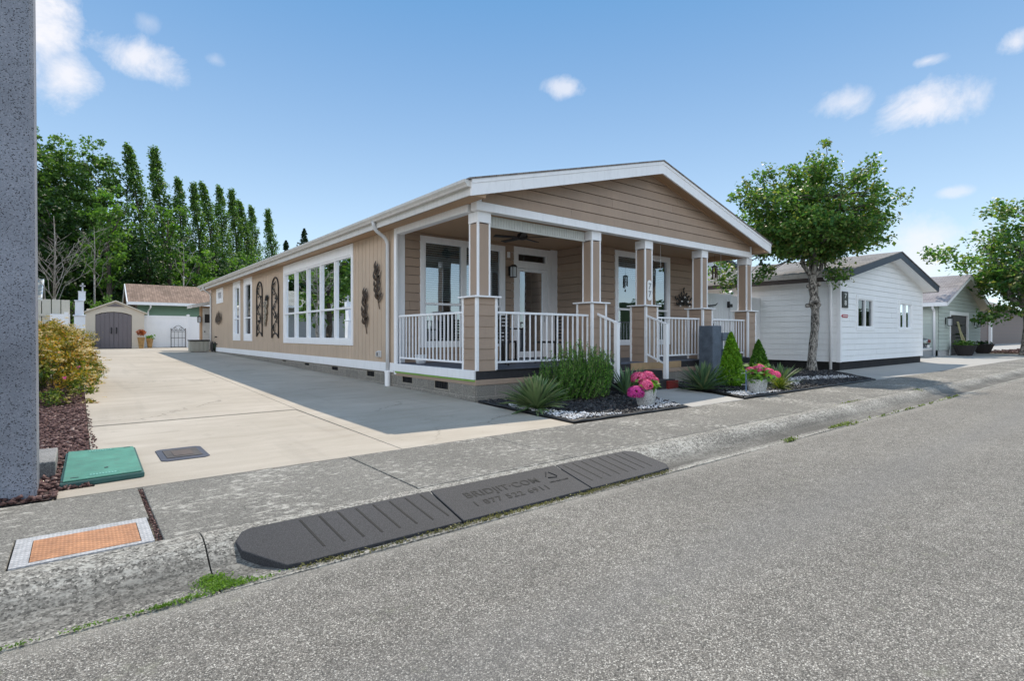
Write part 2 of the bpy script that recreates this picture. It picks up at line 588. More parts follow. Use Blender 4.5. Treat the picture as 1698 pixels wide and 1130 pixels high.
def m_block(name, c0):
    m, t, b, out = newmat(name)
    v = objc(t)
    sx = N(t, 'ShaderNodeSeparateXYZ')
    t.links.new(v, sx.inputs[0])
    cb_ = N(t, 'ShaderNodeCombineXYZ')
    t.links.new(M2(t, 'ADD', sx.outputs[0], sx.outputs[1]), cb_.inputs[0])
    t.links.new(M2(t, 'ADD', sx.outputs[2], 0.12), cb_.inputs[1])
    br = N(t, 'ShaderNodeTexBrick', i_Scale=1.0, i_Mortar_Size=0.005)
    br.inputs['Color1'].default_value = tuple(c0) + (1,)
    br.inputs['Color2'].default_value = tuple(mul(c0, 0.85)) + (1,)
    br.inputs['Mortar'].default_value = tuple(mul(c0, 1.5)) + (1,)
    br.inputs['Brick Width'].default_value = 0.4
    br.inputs['Row Height'].default_value = 0.2
    t.links.new(cb_.outputs[0], br.inputs['Vector'])
    n2 = noise(t, v, 70, 4, 0.7)
    c = mixc(t, 1.0, br.outputs[0], ramp(t, n2, [(0.35, g3(0.5)), (0.65, g3(1.5))]), 'MULTIPLY')
    t.links.new(c, b.inputs['Base Color'])
    b.inputs['Roughness'].default_value = 0.95
    bump(t, b, n2, 0.8, 0.01)
    return m


def m_speck(name, c0, dark, light, sc_=260.0, rough=0.7, big=1.5):
    """terrazzo-like speckled surface (concrete pole, planters)"""
    m, t, b, out = newmat(name)
    v = objc(t)
    vo = N(t, 'ShaderNodeTexVoronoi', i_Scale=sc_)
    t.links.new(v, vo.inputs['Vector'])
    s = N(t, 'ShaderNodeSeparateColor')
    t.links.new(vo.outputs['Color'], s.inputs[0])
    c = ramp(t, s.outputs[0], [(0.0, dark), (0.09, dark), (0.13, c0), (0.75, c0), (0.9, light), (1.0, light)])
    c = mixc(t, 1.0, c, ramp(t, noise(t, v, big, 5), [(0.3, g3(0.7)), (0.7, g3(1.2))]), 'MULTIPLY')
    t.links.new(c, b.inputs['Base Color'])
    b.inputs['Roughness'].default_value = rough
    bump(t, b, s.outputs[1], 0.3, 0.002)
    return m


def m_rock(name, stops, rough=0.8):
    m, t, b, out = newmat(name)
    g = N(t, 'ShaderNodeNewGeometry')
    c = ramp(t, g.outputs['Random Per Island'], stops)
    t.links.new(mixc(t, 1.0, c, ramp(t, noise(t, objc(t), 150, 3), [(0.3, g3(0.7)), (0.7, g3(1.3))]), 'MULTIPLY'), b.inputs['Base Color'])
    b.inputs['Roughness'].default_value = rough
    return m


def m_bark(name, ca, cb):
    m, t, b, out = newmat(name)
    v = objc(t)
    n1 = noise(t, scalev(t, v, (1, 1, 0.45)), 16, 6, 0.7, 0.8)
    c = ramp(t, n1, [(0.42, ca), (0.58, cb)])
    t.links.new(c, b.inputs['Base Color'])
    b.inputs['Roughness'].default_value = 0.9
    bump(t, b, n1, 0.8, 0.03)
    return m


WHITE = plain('white_trim', (0.87, 0.87, 0.88), 0.5, 0.05, 3, bmp=0.05, dirt=0.12)
CLEANW = plain('white_vinyl', (0.88, 0.88, 0.89), 0.4, 0.04, 2, bmp=0.03, dirt=0.08)
TAUPE = plain('taupe_siding', (0.375, 0.275, 0.205), 0.7, 0.10, 1.6, bmp=0.3, fine=200, dirt=0.16, board=0.06)
TAUPE2 = plain('tan_panel_siding', (0.53, 0.405, 0.298), 0.7, 0.10, 1.2, bmp=0.3, fine=180, dirt=0.16, board=0.03)
SOFF = plain('taupe_soffit', (0.44, 0.29, 0.18), 0.75, 0.08, 2, bmp=0.1)
BLOCK = m_block('split_face_block', (0.24, 0.22, 0.19))
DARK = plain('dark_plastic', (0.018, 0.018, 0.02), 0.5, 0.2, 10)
DARKM = plain('dark_iron', (0.022, 0.018, 0.016), 0.45, 0.3, 30, metal=0.4)
BRONZE = plain('dark_bronze', (0.075, 0.045, 0.03), 0.4, 0.35, 25, metal=0.7)
DECKW = plain('charcoal_board', (0.028, 0.026, 0.028), 0.8, 0.5, 7, bmp=0.5, fine=60)
NEWW = plain('bare_wood', (0.42, 0.28, 0.15), 0.75, 0.25, 6, bmp=0.4)
GREENP = plain('green_paint', (0.22, 0.42, 0.07), 0.5, 0.2, 12)
GALV = plain('downspout_paint', (0.62, 0.62, 0.62), 0.4, 0.08, 3, bmp=0.02)
GUTT = plain('gutter_paint', (0.62, 0.60, 0.57), 0.45, 0.12, 4, bmp=0.05, dirt=0.25)
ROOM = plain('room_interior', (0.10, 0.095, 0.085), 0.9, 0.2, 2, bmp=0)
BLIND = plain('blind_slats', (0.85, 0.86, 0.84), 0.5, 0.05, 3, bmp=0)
GLASS = glassmat('window_glass', 0.13, (0.8, 0.9, 0.88))
GLASSP = glassmat('porch_window_glass', 0.34, (0.55, 0.7, 0.75))
DGLASS = glassmat('dark_window_glass', 0.08, (0.5, 0.5, 0.5))
SHING = m_shingle('roof_shingles', (0.16, 0.14, 0.13), (0.24, 0.21, 0.19))
SHINGB = m_shingle('brown_shingles', (0.20, 0.135, 0.10), (0.30, 0.21, 0.16))
SHINGG = m_shingle('grey_shingles', (0.17, 0.16, 0.155), (0.27, 0.255, 0.245))
ASPH = m_asphalt()
WALK = m_walk('sidewalk_concrete', (0.165, 0.157, 0.14), (0.50, 0.48, 0.43), 0.555, pscale=19.0)
KERBM = m_walk('kerb_concrete', (0.205, 0.194, 0.172), (0.46, 0.445, 0.40), 0.53, 0.8, 110.0, True, 34.0)
DRIVE = m_drive()


# ------------------------------------------------------------------ wall builders
def cells(u0, u1, z0, z1, holes):
    us = sorted({u0, u1} | {h[i] for h in holes for i in (0, 1) if u0 < h[i] < u1})
    zs = sorted({z0, z1} | {h[i] for h in holes for i in (2, 3) if z0 < h[i] < z1})
    for a, b in zip(us, us[1:]):
        for c, d in zip(zs, zs[1:]):
            um, zm = (a + b) / 2, (c + d) / 2
            if not any(h[0] < um < h[1] and h[2] < zm < h[3] for h in holes):
                yield a, b, c, d


def fpt(fr, u, w, d):
    return (u, fr[1] - d, w) if fr[0] == 'y' else (fr[1] - d, u, w)


def lap(name, parent, m, fr, u0, u1, z0, z1, exp=0.185, holes=(), ul=None, ur=None, flip=1, seed=1, joints=True, slit=0.007):
    """lapped boards: each leans out at its lower edge, with a lip below; ul/ur(z) clip gables"""
    rnd = random.Random(seed)
    mb = MB()
    z = z0
    while z < z1 - 1e-4:
        zb = min(z + exp, z1)
        zt = zb - slit if zb < z1 - 1e-4 else zb
        hs = list(holes)
        if joints:
            for _ in range(max(1, int((u1 - u0) / 5))):
                j = rnd.uniform(u0, u1)
                hs.append((j, j + 0.004, z - 0.01, zb + 0.01))

        def dd(q):
            return flip * (0.022 - 0.016 * (q - z) / exp)
        for a, b, c, d in cells(u0, u1, z, zt, hs):
            pts = []
            for (u, w) in ((a, c), (b, c), (b, d), (a, d)):
                if ul:
                    u = min(max(u, ul(w)), max(ur(w), ul(w)))
                pts.append(fpt(fr, u, w, dd(w)))
            if ul and abs(pts[0][0] - pts[1][0]) + abs(pts[0][1] - pts[1][1]) < 0.001:
                continue
            mb.poly(*pts)
            if abs(c - z) < 1e-6:
                p0, p1 = pts[0], pts[1]
                u_0, u_1 = (p0[0], p1[0]) if fr[0] == 'y' else (p0[1], p1[1])
                mb.poly(p0, p1, fpt(fr, u_1, c, 0.012), fpt(fr, u_0, c, 0.012))
        z = zb
    return mb.build(name, m, parent, recalc=False)


def grooved(name, parent, m, fr, u0, u1, z0, z1, pitch=0.203, holes=(), gw=0.013):
    mb = MB()
    u = u0
    while u < u1 - 1e-4:
        ub = min(u + pitch, u1)
        for a, b, c, d in cells(u + gw, ub, z0, z1, holes):
            mb.poly(*[fpt(fr, *q) for q in ((a, c, .012), (b, c, .012), (b, d, .012), (a, d, .012))])
        for a, b, c, d in cells(u, u + gw, z0, z1, holes):
            mb.poly(*[fpt(fr, *q) for q in ((a, c, .003), (b, c, .003), (b, d, .003), (a, d, .003))])
            mb.poly(*[fpt(fr, *q) for q in ((a, c, .012), (a, c, .003), (a, d, .003), (a, d, .012))])
            mb.poly(*[fpt(fr, *q) for q in ((b, c, .003), (b, c, .012), (b, d, .012), (b, d, .003))])
        u = ub
    return mb.build(name, m, parent, recalc=False)


def window(parent, fr, u0, u1, w0, w1, trim=0.09, sash=0.04, mulls=(), mid=None, glass=None, blinds=None, top_trim=None, depth=0.7,
           tm=None, sill_thick=None, mw=0.05, name='window', roommat=None, curtain=None):
    """trimmed window: trim boards, sash with mullions, one pane per opening, dark room and blinds behind"""
    tm = tm or WHITE
    tt = top_trim or trim
    tb = sill_thick or trim
    f = MB()
    f.fbox(fr, u0, u0 + trim, w0, w1, -0.02, 0.035)
    f.fbox(fr, u1 - trim, u1, w0, w1, -0.02, 0.035)
    f.fbox(fr, u0 + trim, u1 - trim, w0, w0 + tb, -0.02, 0.037)
    f.fbox(fr, u0 + trim, u1 - trim, w1 - tt, w1, -0.02, 0.037)
    a, b, c, d = u0 + trim, u1 - trim, w0 + tb, w1 - tt
    s = sash
    f.fbox(fr, a, a + s, c, d, -0.06, 0.018)
    f.fbox(fr, b - s, b, c, d, -0.06, 0.018)
    f.fbox(fr, a + s, b - s, c, c + s, -0.06, 0.018)
    f.fbox(fr, a + s, b - s, d - s, d, -0.06, 0.018)
    xs = [a + s] + [m_ for m_ in mulls] + [b - s]
    for m_ in mulls:
        f.fbox(fr, m_ - mw / 2, m_ + mw / 2, c + s, d - s, -0.06, 0.024)
    if mid:
        for p, q in zip(xs, xs[1:]):
            p2 = p + (mw / 2 if p in mulls else 0)
            q2 = q - (mw / 2 if q in mulls else 0)
            f.fbox(fr, p2, q2, mid - 0.025, mid + 0.025, -0.055, 0.014)
    fo = f.build(name, tm, parent, bevel=0.003, seg=1)
    g = MB()
    g.poly(*[fpt(fr, *q) for q in ((a + s * .5, c + s * .5, -0.03), (b - s * .5, c + s * .5, -0.03), (b - s * .5, d - s * .5, -0.03), (a + s * .5, d - s * .5, -0.03))])
    g.build('pane', glass or GLASS, fo)
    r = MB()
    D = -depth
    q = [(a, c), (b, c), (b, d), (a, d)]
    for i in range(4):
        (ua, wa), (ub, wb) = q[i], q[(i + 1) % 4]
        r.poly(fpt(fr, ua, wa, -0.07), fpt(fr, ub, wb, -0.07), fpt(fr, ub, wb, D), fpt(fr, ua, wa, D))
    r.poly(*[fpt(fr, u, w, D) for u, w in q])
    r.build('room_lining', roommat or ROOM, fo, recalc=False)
    if blinds:
        bl = MB()
        lo = blinds
        z = d - s - 0.03
        while z > lo:
            ang = 0.85
            for p, q2 in zip(xs, xs[1:]):
                ax, cc = fr
                dy = 0.024 * math.cos(ang)
                dz = 0.024 * math.sin(ang)
                bl.poly(fpt(fr, p + 0.012, z - dz, -0.10 + dy), fpt(fr, q2 - 0.012, z - dz, -0.10 + dy), fpt(fr, q2 - 0.012, z + dz, -0.10 - dy), fpt(fr, p + 0.012, z + dz, -0.10 - dy))
            z -= 0.05
        bl.build('blind', BLIND, fo, recalc=False)
    return fo

# ------------------------------------------------------------------ setting
def gz(y, x=0.0):
    return 0.0135 * min(max(y, 0.0), 22.5) if x < 9.6 else 0.0


DIRT = plain('dirt_ground', (0.25, 0.225, 0.18), 0.95, 0.5, 3, bmp=0.8, fine=40)
mb = MB()
xs_ = [-600, -60, -6, 9.5, 10.2, 60, 600]
ys_ = [-600, -12, -4.75, -4.4, -3.86, 0, 22.5, 60, 600]
def gzz(x, y):
    return -0.17 if y <= -4.4 else gz(y, x) - 0.035
for i in range(len(xs_) - 1):
    for j in range(len(ys_) - 1):
        mb.poly(*[(x, y, gzz(x, y)) for x, y in ((xs_[i], ys_[j]), (xs_[i + 1], ys_[j]), (xs_[i + 1], ys_[j + 1]), (xs_[i], ys_[j + 1]))])
tag(mb.build('ground', DIRT, recalc=False), kind='structure')

# road: gently crowned, two strips each side
mb = MB()
for (ya, za), (yb, zb) in zip([(-4.47, -0.122), (-5.4, -0.112), (-8.4, -0.075), (-11.4, -0.112), (-12.4, -0.122)], [(-5.4, -0.112), (-8.4, -0.075), (-11.4, -0.112), (-12.4, -0.122)]):
    for xa, xb in ((-80, -20), (-20, 0), (0, 20), (20, 60), (60, 200)):
        mb.poly((xa, ya, za), (xb, ya, za), (xb, yb, zb), (xa, yb, zb))
tag(mb.build('road', ASPH, recalc=False, smooth=True), kind='structure')

# rolled kerb with gutter, cut at the same joints as the pavement
prof = [(-3.885, -0.06), (-3.885, -0.001), (-3.93, 0.006), (-4.0, 0.004), (-4.07, -0.018), (-4.15, -0.06), (-4.22, -0.095), (-4.30, -0.113), (-4.40, -0.117), (-4.485, -0.116), (-4.485, -0.2)]
mb = MB()
kj = [-4.62 + 3.1 * k for k in range(-9, 30)]
for a, b in zip(kj, kj[1:]):
    a, b = a + 0.004, b - 0.004
    nseg = 8
    base = len(mb.v)
    for i in range(nseg + 1):
        x = a + (b - a) * i / nseg
        for (y, z) in prof:
            wob = 0.006 * math.sin(x * 2.1 + y * 5) if z < -0.001 and z > -0.15 else 0
            mb.v.append((x, y, z + wob * 0.6))
    k = len(prof)
    for i in range(nseg):
        for j in range(k - 1):
            mb.f.append((base + i * k + j, base + (i + 1) * k + j, base + (i + 1) * k + j + 1, base + i * k + j + 1))
    mb.f.append(tuple(base + j for j in range(k)))
    mb.f.append(tuple(base + nseg * k + j for j in range(k - 1, -1, -1)))
tag(mb.build('kerb', KERBM, smooth=False), kind='structure')

mb = MB()
sj = [-4.80 + 1.58 * k for k in range(-14, 52)]
rnd = random.Random(4)
for i, (a, b) in enumerate(zip(sj, sj[1:])):
    g = 0.014 if abs(a + 4.80) < 0.01 else 0.004
    dz = rnd.uniform(-0.003, 0.003)
    skew = 0.03
    y0, y1 = -3.878, -2.575
    if -5.5 < a < -3.3 and False:
        continue
    if abs(b + 4.80) < 0.01:      # slab with a cut-out for the utility cover
        parts = []
        mb.prism([(a + g, y0), (-5.425, y0), (-5.425, -3.385), (-4.815, -3.385), (-4.815, y1), (a + g, y1)], 'z', -0.06, dz)
    else:
        parts = [(a + g, b - 0.004, y0, y1)]
    for (xa, xb, ya, yb) in parts:
        mb.box(xa, xb, ya, yb, -0.06, dz)
tag(mb.build('sidewalk', WALK, bevel=0.006), kind='structure')

# house driveway slabs
mb = MB()
ysp = [-2.565, 0.93, 4.6, 8.4, 12.2, 16.0, 19.8, 23.0, 27.2, 33.2]
for a, b in zip(ysp, ysp[1:]):
    for (xa0, xa1, xb0, xb1) in ((-5.06, -5.06, -2.68 + 0.017 * (a + 2.5), -2.68 + 0.017 * (b + 2.5)), (-2.67 + 0.017 * (a + 2.5), -2.67 + 0.017 * (b + 2.5), 0.0 if a > -1 else -0.30, 0.0 if a > -1 else 0.02)):
        if b > 30 and xa0 > -4:
            xb0 = xb1 = 1.4
        ga, gb = gz(a), gz(b)
        a_, b_ = a + 0.0015, b - 0.0015
        if a < -2 and xa0 < -4:
            mb.prism([(-5.27, -2.561), (xb0, a_), (xb1, b_), (xa1, b_), (-5.06, -2.33), (-5.27, -2.33)], 'z', -0.05, 0.0)
            continue
        n = len(mb.v)
        for (x, y, z) in ((xa0, a_, ga - 0.05), (xb0, a_, ga - 0.05), (xb1, b_, gb - 0.05), (xa1, b_, gb - 0.05), (xa0, a_, ga), (xb0, a_, ga), (xb1, b_, gb), (xa1, b_, gb)):
            mb.v.append((x, y, z))
        mb.f += [tuple(n + i for i in q) for q in ((0, 3, 2, 1), (4, 5, 6, 7), (0, 1, 5, 4), (1, 2, 6, 5), (2, 3, 7, 6), (3, 0, 4, 7))]
tag(mb.build('driveway', DRIVE, bevel=0.003, seg=1), kind='structure')

# neighbour's driveway and yard slab, plus unseen slabs added to bounce light onto walls
DRIVE2 = plain('neighbour_concrete', (0.40, 0.385, 0.36), 0.8, 0.14, 1.5, bmp=0.2, fine=60, dirt=0.0)
mb = MB()
for (pts) in ([(10.25, -2.57), (14.5, -2.57), (14.5, -0.52), (13.0, -0.52)], [(14.51, -2.57), (18.4, -2.57), (18.4, -0.52), (14.51, -0.52)], [(18.41, -2.57), (22.6, -2.57), (22.6, -0.52), (18.41, -0.52)],
              [(22.61, -2.57), (32.3, -2.57), (32.3, 12), (22.61, 12)], [(32.31, -2.57), (37.0, -2.57), (37.0, 0.78), (32.31, 0.78)], [(46.0, 0.5), (110, 0.5), (110, 9), (46, 9)], [(9.15, 2.1), (13.45, 2.1), (13.45, 22), (9.15, 22)], [(-40, -18.4), (-40, -12.6), (11.5, -12.6), (11.5, -18.4)], [(-12.9, -2.57), (-12.9, 20), (-7.6, 20), (-7.6, -2.57)]):
    mb.prism(pts, 'z', -0.05, -0.002)
tag(mb.build('yard_and_bounce_slabs', DRIVE2, bevel=0.004, seg=1), kind='structure')
mb = MB()
mb.prism([(2.28, -2.565), (3.86, -2.565), (4.35, -1.45), (4.65, -0.55), (2.95, -0.55), (3.0, -1.3)], 'z', -0.05, 0.002)
tag(mb.build('garden_path', DRIVE2, bevel=0.004, seg=1), kind='structure')

# ------------------------------------------------------------------ brown house
HX, HL, PD, FW = 9.05, 22.85, 3.0, 1.74      # width, length, porch depth, forward wall
DECK = 0.53
house = thing('brown_house', (0, 0, 0), 'tan single-storey house with a gabled front porch and long window wall beside the driveway', 'house')
FL, FF = ('x', 0.0), ('y', 0.0)
WL = [dict(u0=5.10, u1=10.70, w0=0.86, w1=3.31), dict(u0=14.72, u1=16.02, w0=0.88, w1=3.44), dict(u0=16.62, u1=17.90, w0=0.88, w1=3.44), dict(u0=19.95, u1=21.42, w0=2.58, w1=3.28)]
holes = [(w['u0'] + .02, w['u1'] - .02, w['w0'] + .02, w['w1'] - .02) for w in WL]
grooved('side_wall', house, TAUPE2, FL, 2.96, HL, 0.53, 3.40, holes=holes)
mb = MB()
mb.box(0.02, HX - .02, HL - 0.05, HL, 0.0, 3.4).box(HX - 0.03, HX, FW, HL, 0.0, 3.4)
mb.build('rear_wall', TAUPE2, house)
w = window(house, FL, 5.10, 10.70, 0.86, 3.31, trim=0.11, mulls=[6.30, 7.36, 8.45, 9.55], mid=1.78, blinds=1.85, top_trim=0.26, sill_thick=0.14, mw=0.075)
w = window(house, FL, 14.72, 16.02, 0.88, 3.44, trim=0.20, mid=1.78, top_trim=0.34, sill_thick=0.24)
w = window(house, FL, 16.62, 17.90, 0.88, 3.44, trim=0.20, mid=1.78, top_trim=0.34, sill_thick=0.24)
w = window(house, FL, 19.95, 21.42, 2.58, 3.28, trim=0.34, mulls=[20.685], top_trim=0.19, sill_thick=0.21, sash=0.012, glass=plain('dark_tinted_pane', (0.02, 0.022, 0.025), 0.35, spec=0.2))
# lace curtain behind the lower sashes of the big window
mb = MB()
for k in range(280):
    u = 5.3 + k * 0.0195
    v = u + 0.0195
    da = -0.13 + 0.025 * math.sin(u * 38) + 0.012 * math.sin(u * 91)
    db = -0.13 + 0.025 * math.sin(v * 38) + 0.012 * math.sin(v * 91)
    mb.poly(fpt(FL, u, 1.0, da), fpt(FL, v, 1.0, db), fpt(FL, v, 1.76, db), fpt(FL, u, 1.76, da))
CURT = plain('lace_curtain', (0.62, 0.65, 0.70), 0.9, 0.5, 14, bmp=0)
mb.build('curtain', CURT, house, recalc=False)
# skirt boards and trims
mb = MB()
mb.fbox(FL, 2.98, HL + 0.02, 0.335, 0.53, -0.02, 0.03)
mb.fbox(FL, 0.02, 2.98, 0.37, 0.525, -0.02, 0.045)
mb.fbox(FL, 2.86, 2.96, 0.30, 3.42, -0.02, 0.022)
mb.fbox(FL, HL - 0.09, HL + 0.01, 0.53, 3.40, -0.02, 0.022)
# side porch beam and front beam
mb.fbox(FL, 0.24, 2.86, 3.205, 3.345, -0.14, 0.012)
mb.build('trim_board', WHITE, house, bevel=0.004)
mb = MB()
mb.fbox(FF, 0.0, HX, 3.20, 3.345, -0.16, 0.012)
mb.fbox(FF, -0.004, 0.105, 3.347, 3.60, -0.16, 0.012)
mb.fbox(FF, HX - 0.10, HX, 3.347, 3.5, -0.16, 0.012)
mb.build('porch_beam', WHITE, house, bevel=0.004)
mb = MB()
mb.fbox(FL, 0.10, 2.86, 3.347, 3.52, -0.02, 0.003)
mb.build('side_frieze', TAUPE2, house)
mb = MB()
mb.fbox(FL, 0.015, 2.9, 0.335, 0.368, -0.02, 0.03)
mb.build('painted_strip', GREENP, house, bevel=0.003)
mb = MB()
mb.fbox(FL, 0.015, 2.9, 0.275, 0.333, -0.02, 0.016)
mb.fbox(FF, -0.016, HX, 0.275, 0.365, -0.02, 0.012)
mb.build('skirt_board', TAUPE, house, bevel=0.004)
mb = MB()
mb.fbox(FF, 0.0, 3.97, 0.368, 0.505, -0.02, 0.006)
mb.fbox(FF, 5.80, HX, 0.368, 0.505, -0.02, 0.006)
mb.fbox(FF, 0.4, 2.8, 0.507, 0.526, -0.05, 0.03)
mb.build('deck_fascia', DECKW, house, bevel=0.006)
mb = MB()
mb.fbox(FF, 3.98, 5.79, 0.368, 0.515, -0.02, 0.012)
mb.build('new_deck_fascia', NEWW, house, bevel=0.004)
PF = plain('porch_floor_boards', (0.10, 0.115, 0.15), 0.6, 0.25, 3)
mb = MB()
x = 0.02
while x < HX - 0.1:
    mb.box(x, x + 0.135, 0.03, 2.99 if x < 4.7 else 1.73, 0.49, DECK)
    x += 0.14
mb.build('porch_floor', PF, house, bevel=0.003, seg=1)
# foundation of split-face block, with vents
mb = MB()
vents = [(4.33, 3.93), (6.52, 6.09), (8.69, 8.29), (10.89, 10.45), (13.45, 13.02), (15.65, 15.2), (17.74, 17.35), (19.97, 19.45), (2.6, 2.18), (1.32, 0.86)]
hv = [(b_, a_, 0.125 + gz(a_), 0.30) for a_, b_ in vents]
for a, b, c, d in cells(0.01, HL, -0.05, 0.334, [h for h in hv]):
    mb.poly((-0.008, a, c), (-0.008, b, c), (-0.008, b, d), (-0.008, a, d))
mb.box(0.0, HX - 0.02, 0.0, 0.1, -0.05, 0.274)
mb.build('foundation', BLOCK, house, recalc=False)
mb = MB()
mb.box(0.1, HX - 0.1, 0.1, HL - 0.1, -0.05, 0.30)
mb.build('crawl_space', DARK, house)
for a_, b_ in vents:
    mb = MB()
    lo, hi = 0.125 + gz(a_), 0.30
    mb.box(-0.014, 0.0, b_ - 0.02, b_, lo - 0.02, hi).box(-0.014, 0.0, a_, a_ + 0.02, lo - 0.02, hi).box(-0.014, 0.0, b_, a_, lo - 0.022, lo)
    mb.build('vent_frame', plain('vent_frame_tan', (0.3, 0.27, 0.22), 0.7), house)
for a_, b_ in vents:
    lo, hi = 0.125 + gz(a_), 0.30
    mb = MB()
    mb.box(0.015, 0.02, b_, a_, lo, hi)
    for k in range(1, 8):
        u = b_ + (a_ - b_) * k / 8
        mb.box(0.0, 0.014, u - 0.004, u + 0.004, lo, hi)
    mb.box(-0.006, 0.014, (a_ + b_) / 2 - 0.008, (a_ + b_) / 2 + 0.008, lo, hi)
    mb.build('foundation_vent', DARK, house)
# roof
XL, XR, XP, YF, YB = -0.33, 9.43, 4.63, -0.35, 23.9
ZE, ZP = 3.56, 4.83
def rz_(x, off=0.0):
    return (ZE + (ZP - ZE) * (x - XL) / (XP - XL) if x < XP else ZE + (ZP - ZE) * (XR - x) / (XR - XP)) + off
mb = MB()
mb.prism([(XL + 0.02, rz_(XL) - 0.235), (XL + 0.02, rz_(XL)), (XP, ZP - 0.01), (XR - 0.02, rz_(XR)), (XR - 0.02, rz_(XR) - 0.235), (XR - 0.3, rz_(XR) - 0.235), (XR - 0.32, rz_(XR - .32) - 0.16), (XP, ZP - 0.17), (XL + 0.34, rz_(XL + .34) - 0.16), (XL + 0.3, rz_(XL) - 0.235)], 'y', YF + 0.04, YB)
mb.build('soffit', SOFF, house)
mb = MB()
mb.prism([(XL - 0.06, rz_(XL) - 0.005), (XL - 0.06, rz_(XL) + 0.02), (XP, ZP + 0.035), (XR + 0.04, rz_(XR) + 0.02), (XR + 0.04, rz_(XR) - 0.005), (XP, ZP + 0.012)], 'y', YF - 0.03, YB + 0.02)
mb.build('roof', SHING, house)
mb = MB()
t_ = 0.25
for (a, b, za, zb) in ((XL, XP, rz_(XL), ZP), (XP, XR, ZP, rz_(XR))):
    mb.poly((a, YF, za - t_), (b, YF, zb - t_), (b, YF, zb + 0.008), (a, YF, za + 0.008))
    mb.poly((a, YF + 0.04, za - t_), (b, YF + 0.04, zb - t_), (b, YF + 0.04, zb + 0.008), (a, YF + 0.04, za + 0.008))
    mb.poly((a, YF, za - t_), (b, YF, zb - t_), (b, YF + 0.04, zb - t_), (a, YF + 0.04, za - t_))
    for (u, z) in ((a, za), (b, zb)):
        if u != XP:
            mb.poly((u, YF, z - t_), (u, YF + 0.04, z - t_), (u, YF + 0.04, z + .008), (u, YF, z + .008))
    # thin upper moulding
    mb.poly((a, YF - 0.012, za - 0.055), (b, YF - 0.012, zb - 0.055), (b, YF - 0.012, zb + 0.008), (a, YF - 0.012, za + 0.008))
    mb.poly((a, YF - 0.012, za - 0.055), (b, YF - 0.012, zb - 0.055), (b, YF, zb - 0.055), (a, YF, za - 0.055))
mb.build('rake_board', WHITE, house)
mb = MB()
mb.box(XL, XL + 0.03, YF + 0.04, YB, ZE - 0.235, ZE - 0.005)
mb.box(XR - 0.03, XR, YF + 0.04, YB, ZE - 0.235, ZE - 0.005)
mb.build('eave_fascia', GUTT, house)
mb = MB()
gp = [(XL, ZE - 0.012), (XL, ZE - 0.11), (XL - 0.07, ZE - 0.11), (XL - 0.085, ZE - 0.08), (XL - 0.12, ZE - 0.045), (XL - 0.125, ZE - 0.004), (XL - 0.11, ZE - 0.004), (XL - 0.105, ZE - 0.035), (XL - 0.07, ZE - 0.09), (XL - 0.012, ZE - 0.095), (XL - 0.012, ZE - 0.012)]
mb.prism(gp, 'y', YF + 0.03, YB)
mb.prism([(XL, ZE - 0.012), (XL, ZE - 0.11), (XL - 0.07, ZE - 0.11), (XL - 0.085, ZE - 0.08), (XL - 0.12, ZE - 0.045), (XL - 0.125, ZE - 0.004)], 'y', YF + 0.02, YF + 0.03)
for y in (5.2, 11.3, 17.4):
    mb.prism([(a - 0.003 if a < XL - .06 else a, b - (0.003 if b < ZE - .1 else 0)) for a, b in gp], 'y', y, y + 0.06)
mb.build('gutter', GUTT, house)
for (y, yy) in ((3.16, 0), (22.6, 1)):
    mb = MB()
    gzv = gz(y)
    xg = XL - 0.05
    pts = [(xg, y, 3.47), (xg, y, 3.40), (xg + 0.02, y, 3.33), (xg + 0.08, y, 3.27), (xg + 0.16, y, 3.22), (xg + 0.24, y, 3.17), (xg + 0.29, y, 3.11), (-0.065, y, 3.03), (-0.065, y, 2.0), (-0.065, y, 0.9), (-0.065, y, 0.33 if not yy else 0.36)]
    mb.tube(pts, [0.042] * len(pts), 8)
    mb.build('downspout', GALV, house, smooth=True)
    if not yy:
        mb = MB()
        mb.lathe((-0.065, y, gzv - 0.01), [(0.058, 0), (0.058, 0.29), (0.068, 0.29), (0.068, 0.33), (0.05, 0.34)], 16)
        mb.build('drain_pipe', CLEANW, house, smooth=False)
# front gable siding
sl = (ZP - ZE) / (XP - XL)
lap('gable_wall', house, TAUPE, FF, 0.105, HX - 0.10, 3.345, 4.70, 0.187, ul=lambda z: max(0.105, XL + (z + 0.16 - ZE) / sl), ur=lambda z: min(HX - 0.1, XR - (z + 0.16 - ZE) / sl), seed=3)
mb = MB()
for (a, b) in (((0.2, rz_(0.2) - 0.165), (XP, ZP - 0.175)), ((XP, ZP - 0.175), (HX - 0.12, rz_(HX - .12) - 0.165))):
    mb.poly((a[0], -0.03, a[1] - 0.03), (b[0], -0.03, b[1] - 0.03), (b[0], -0.03, b[1] + .01), (a[0], -0.03, a[1] + .01))
    mb.poly((a[0], -0.03, a[1] - 0.03), (b[0], -0.03, b[1] - 0.03), (b[0], 0.0, b[1] - .03), (a[0], 0.0, a[1] - .03))
mb.build('gable_moulding', SOFF, house)
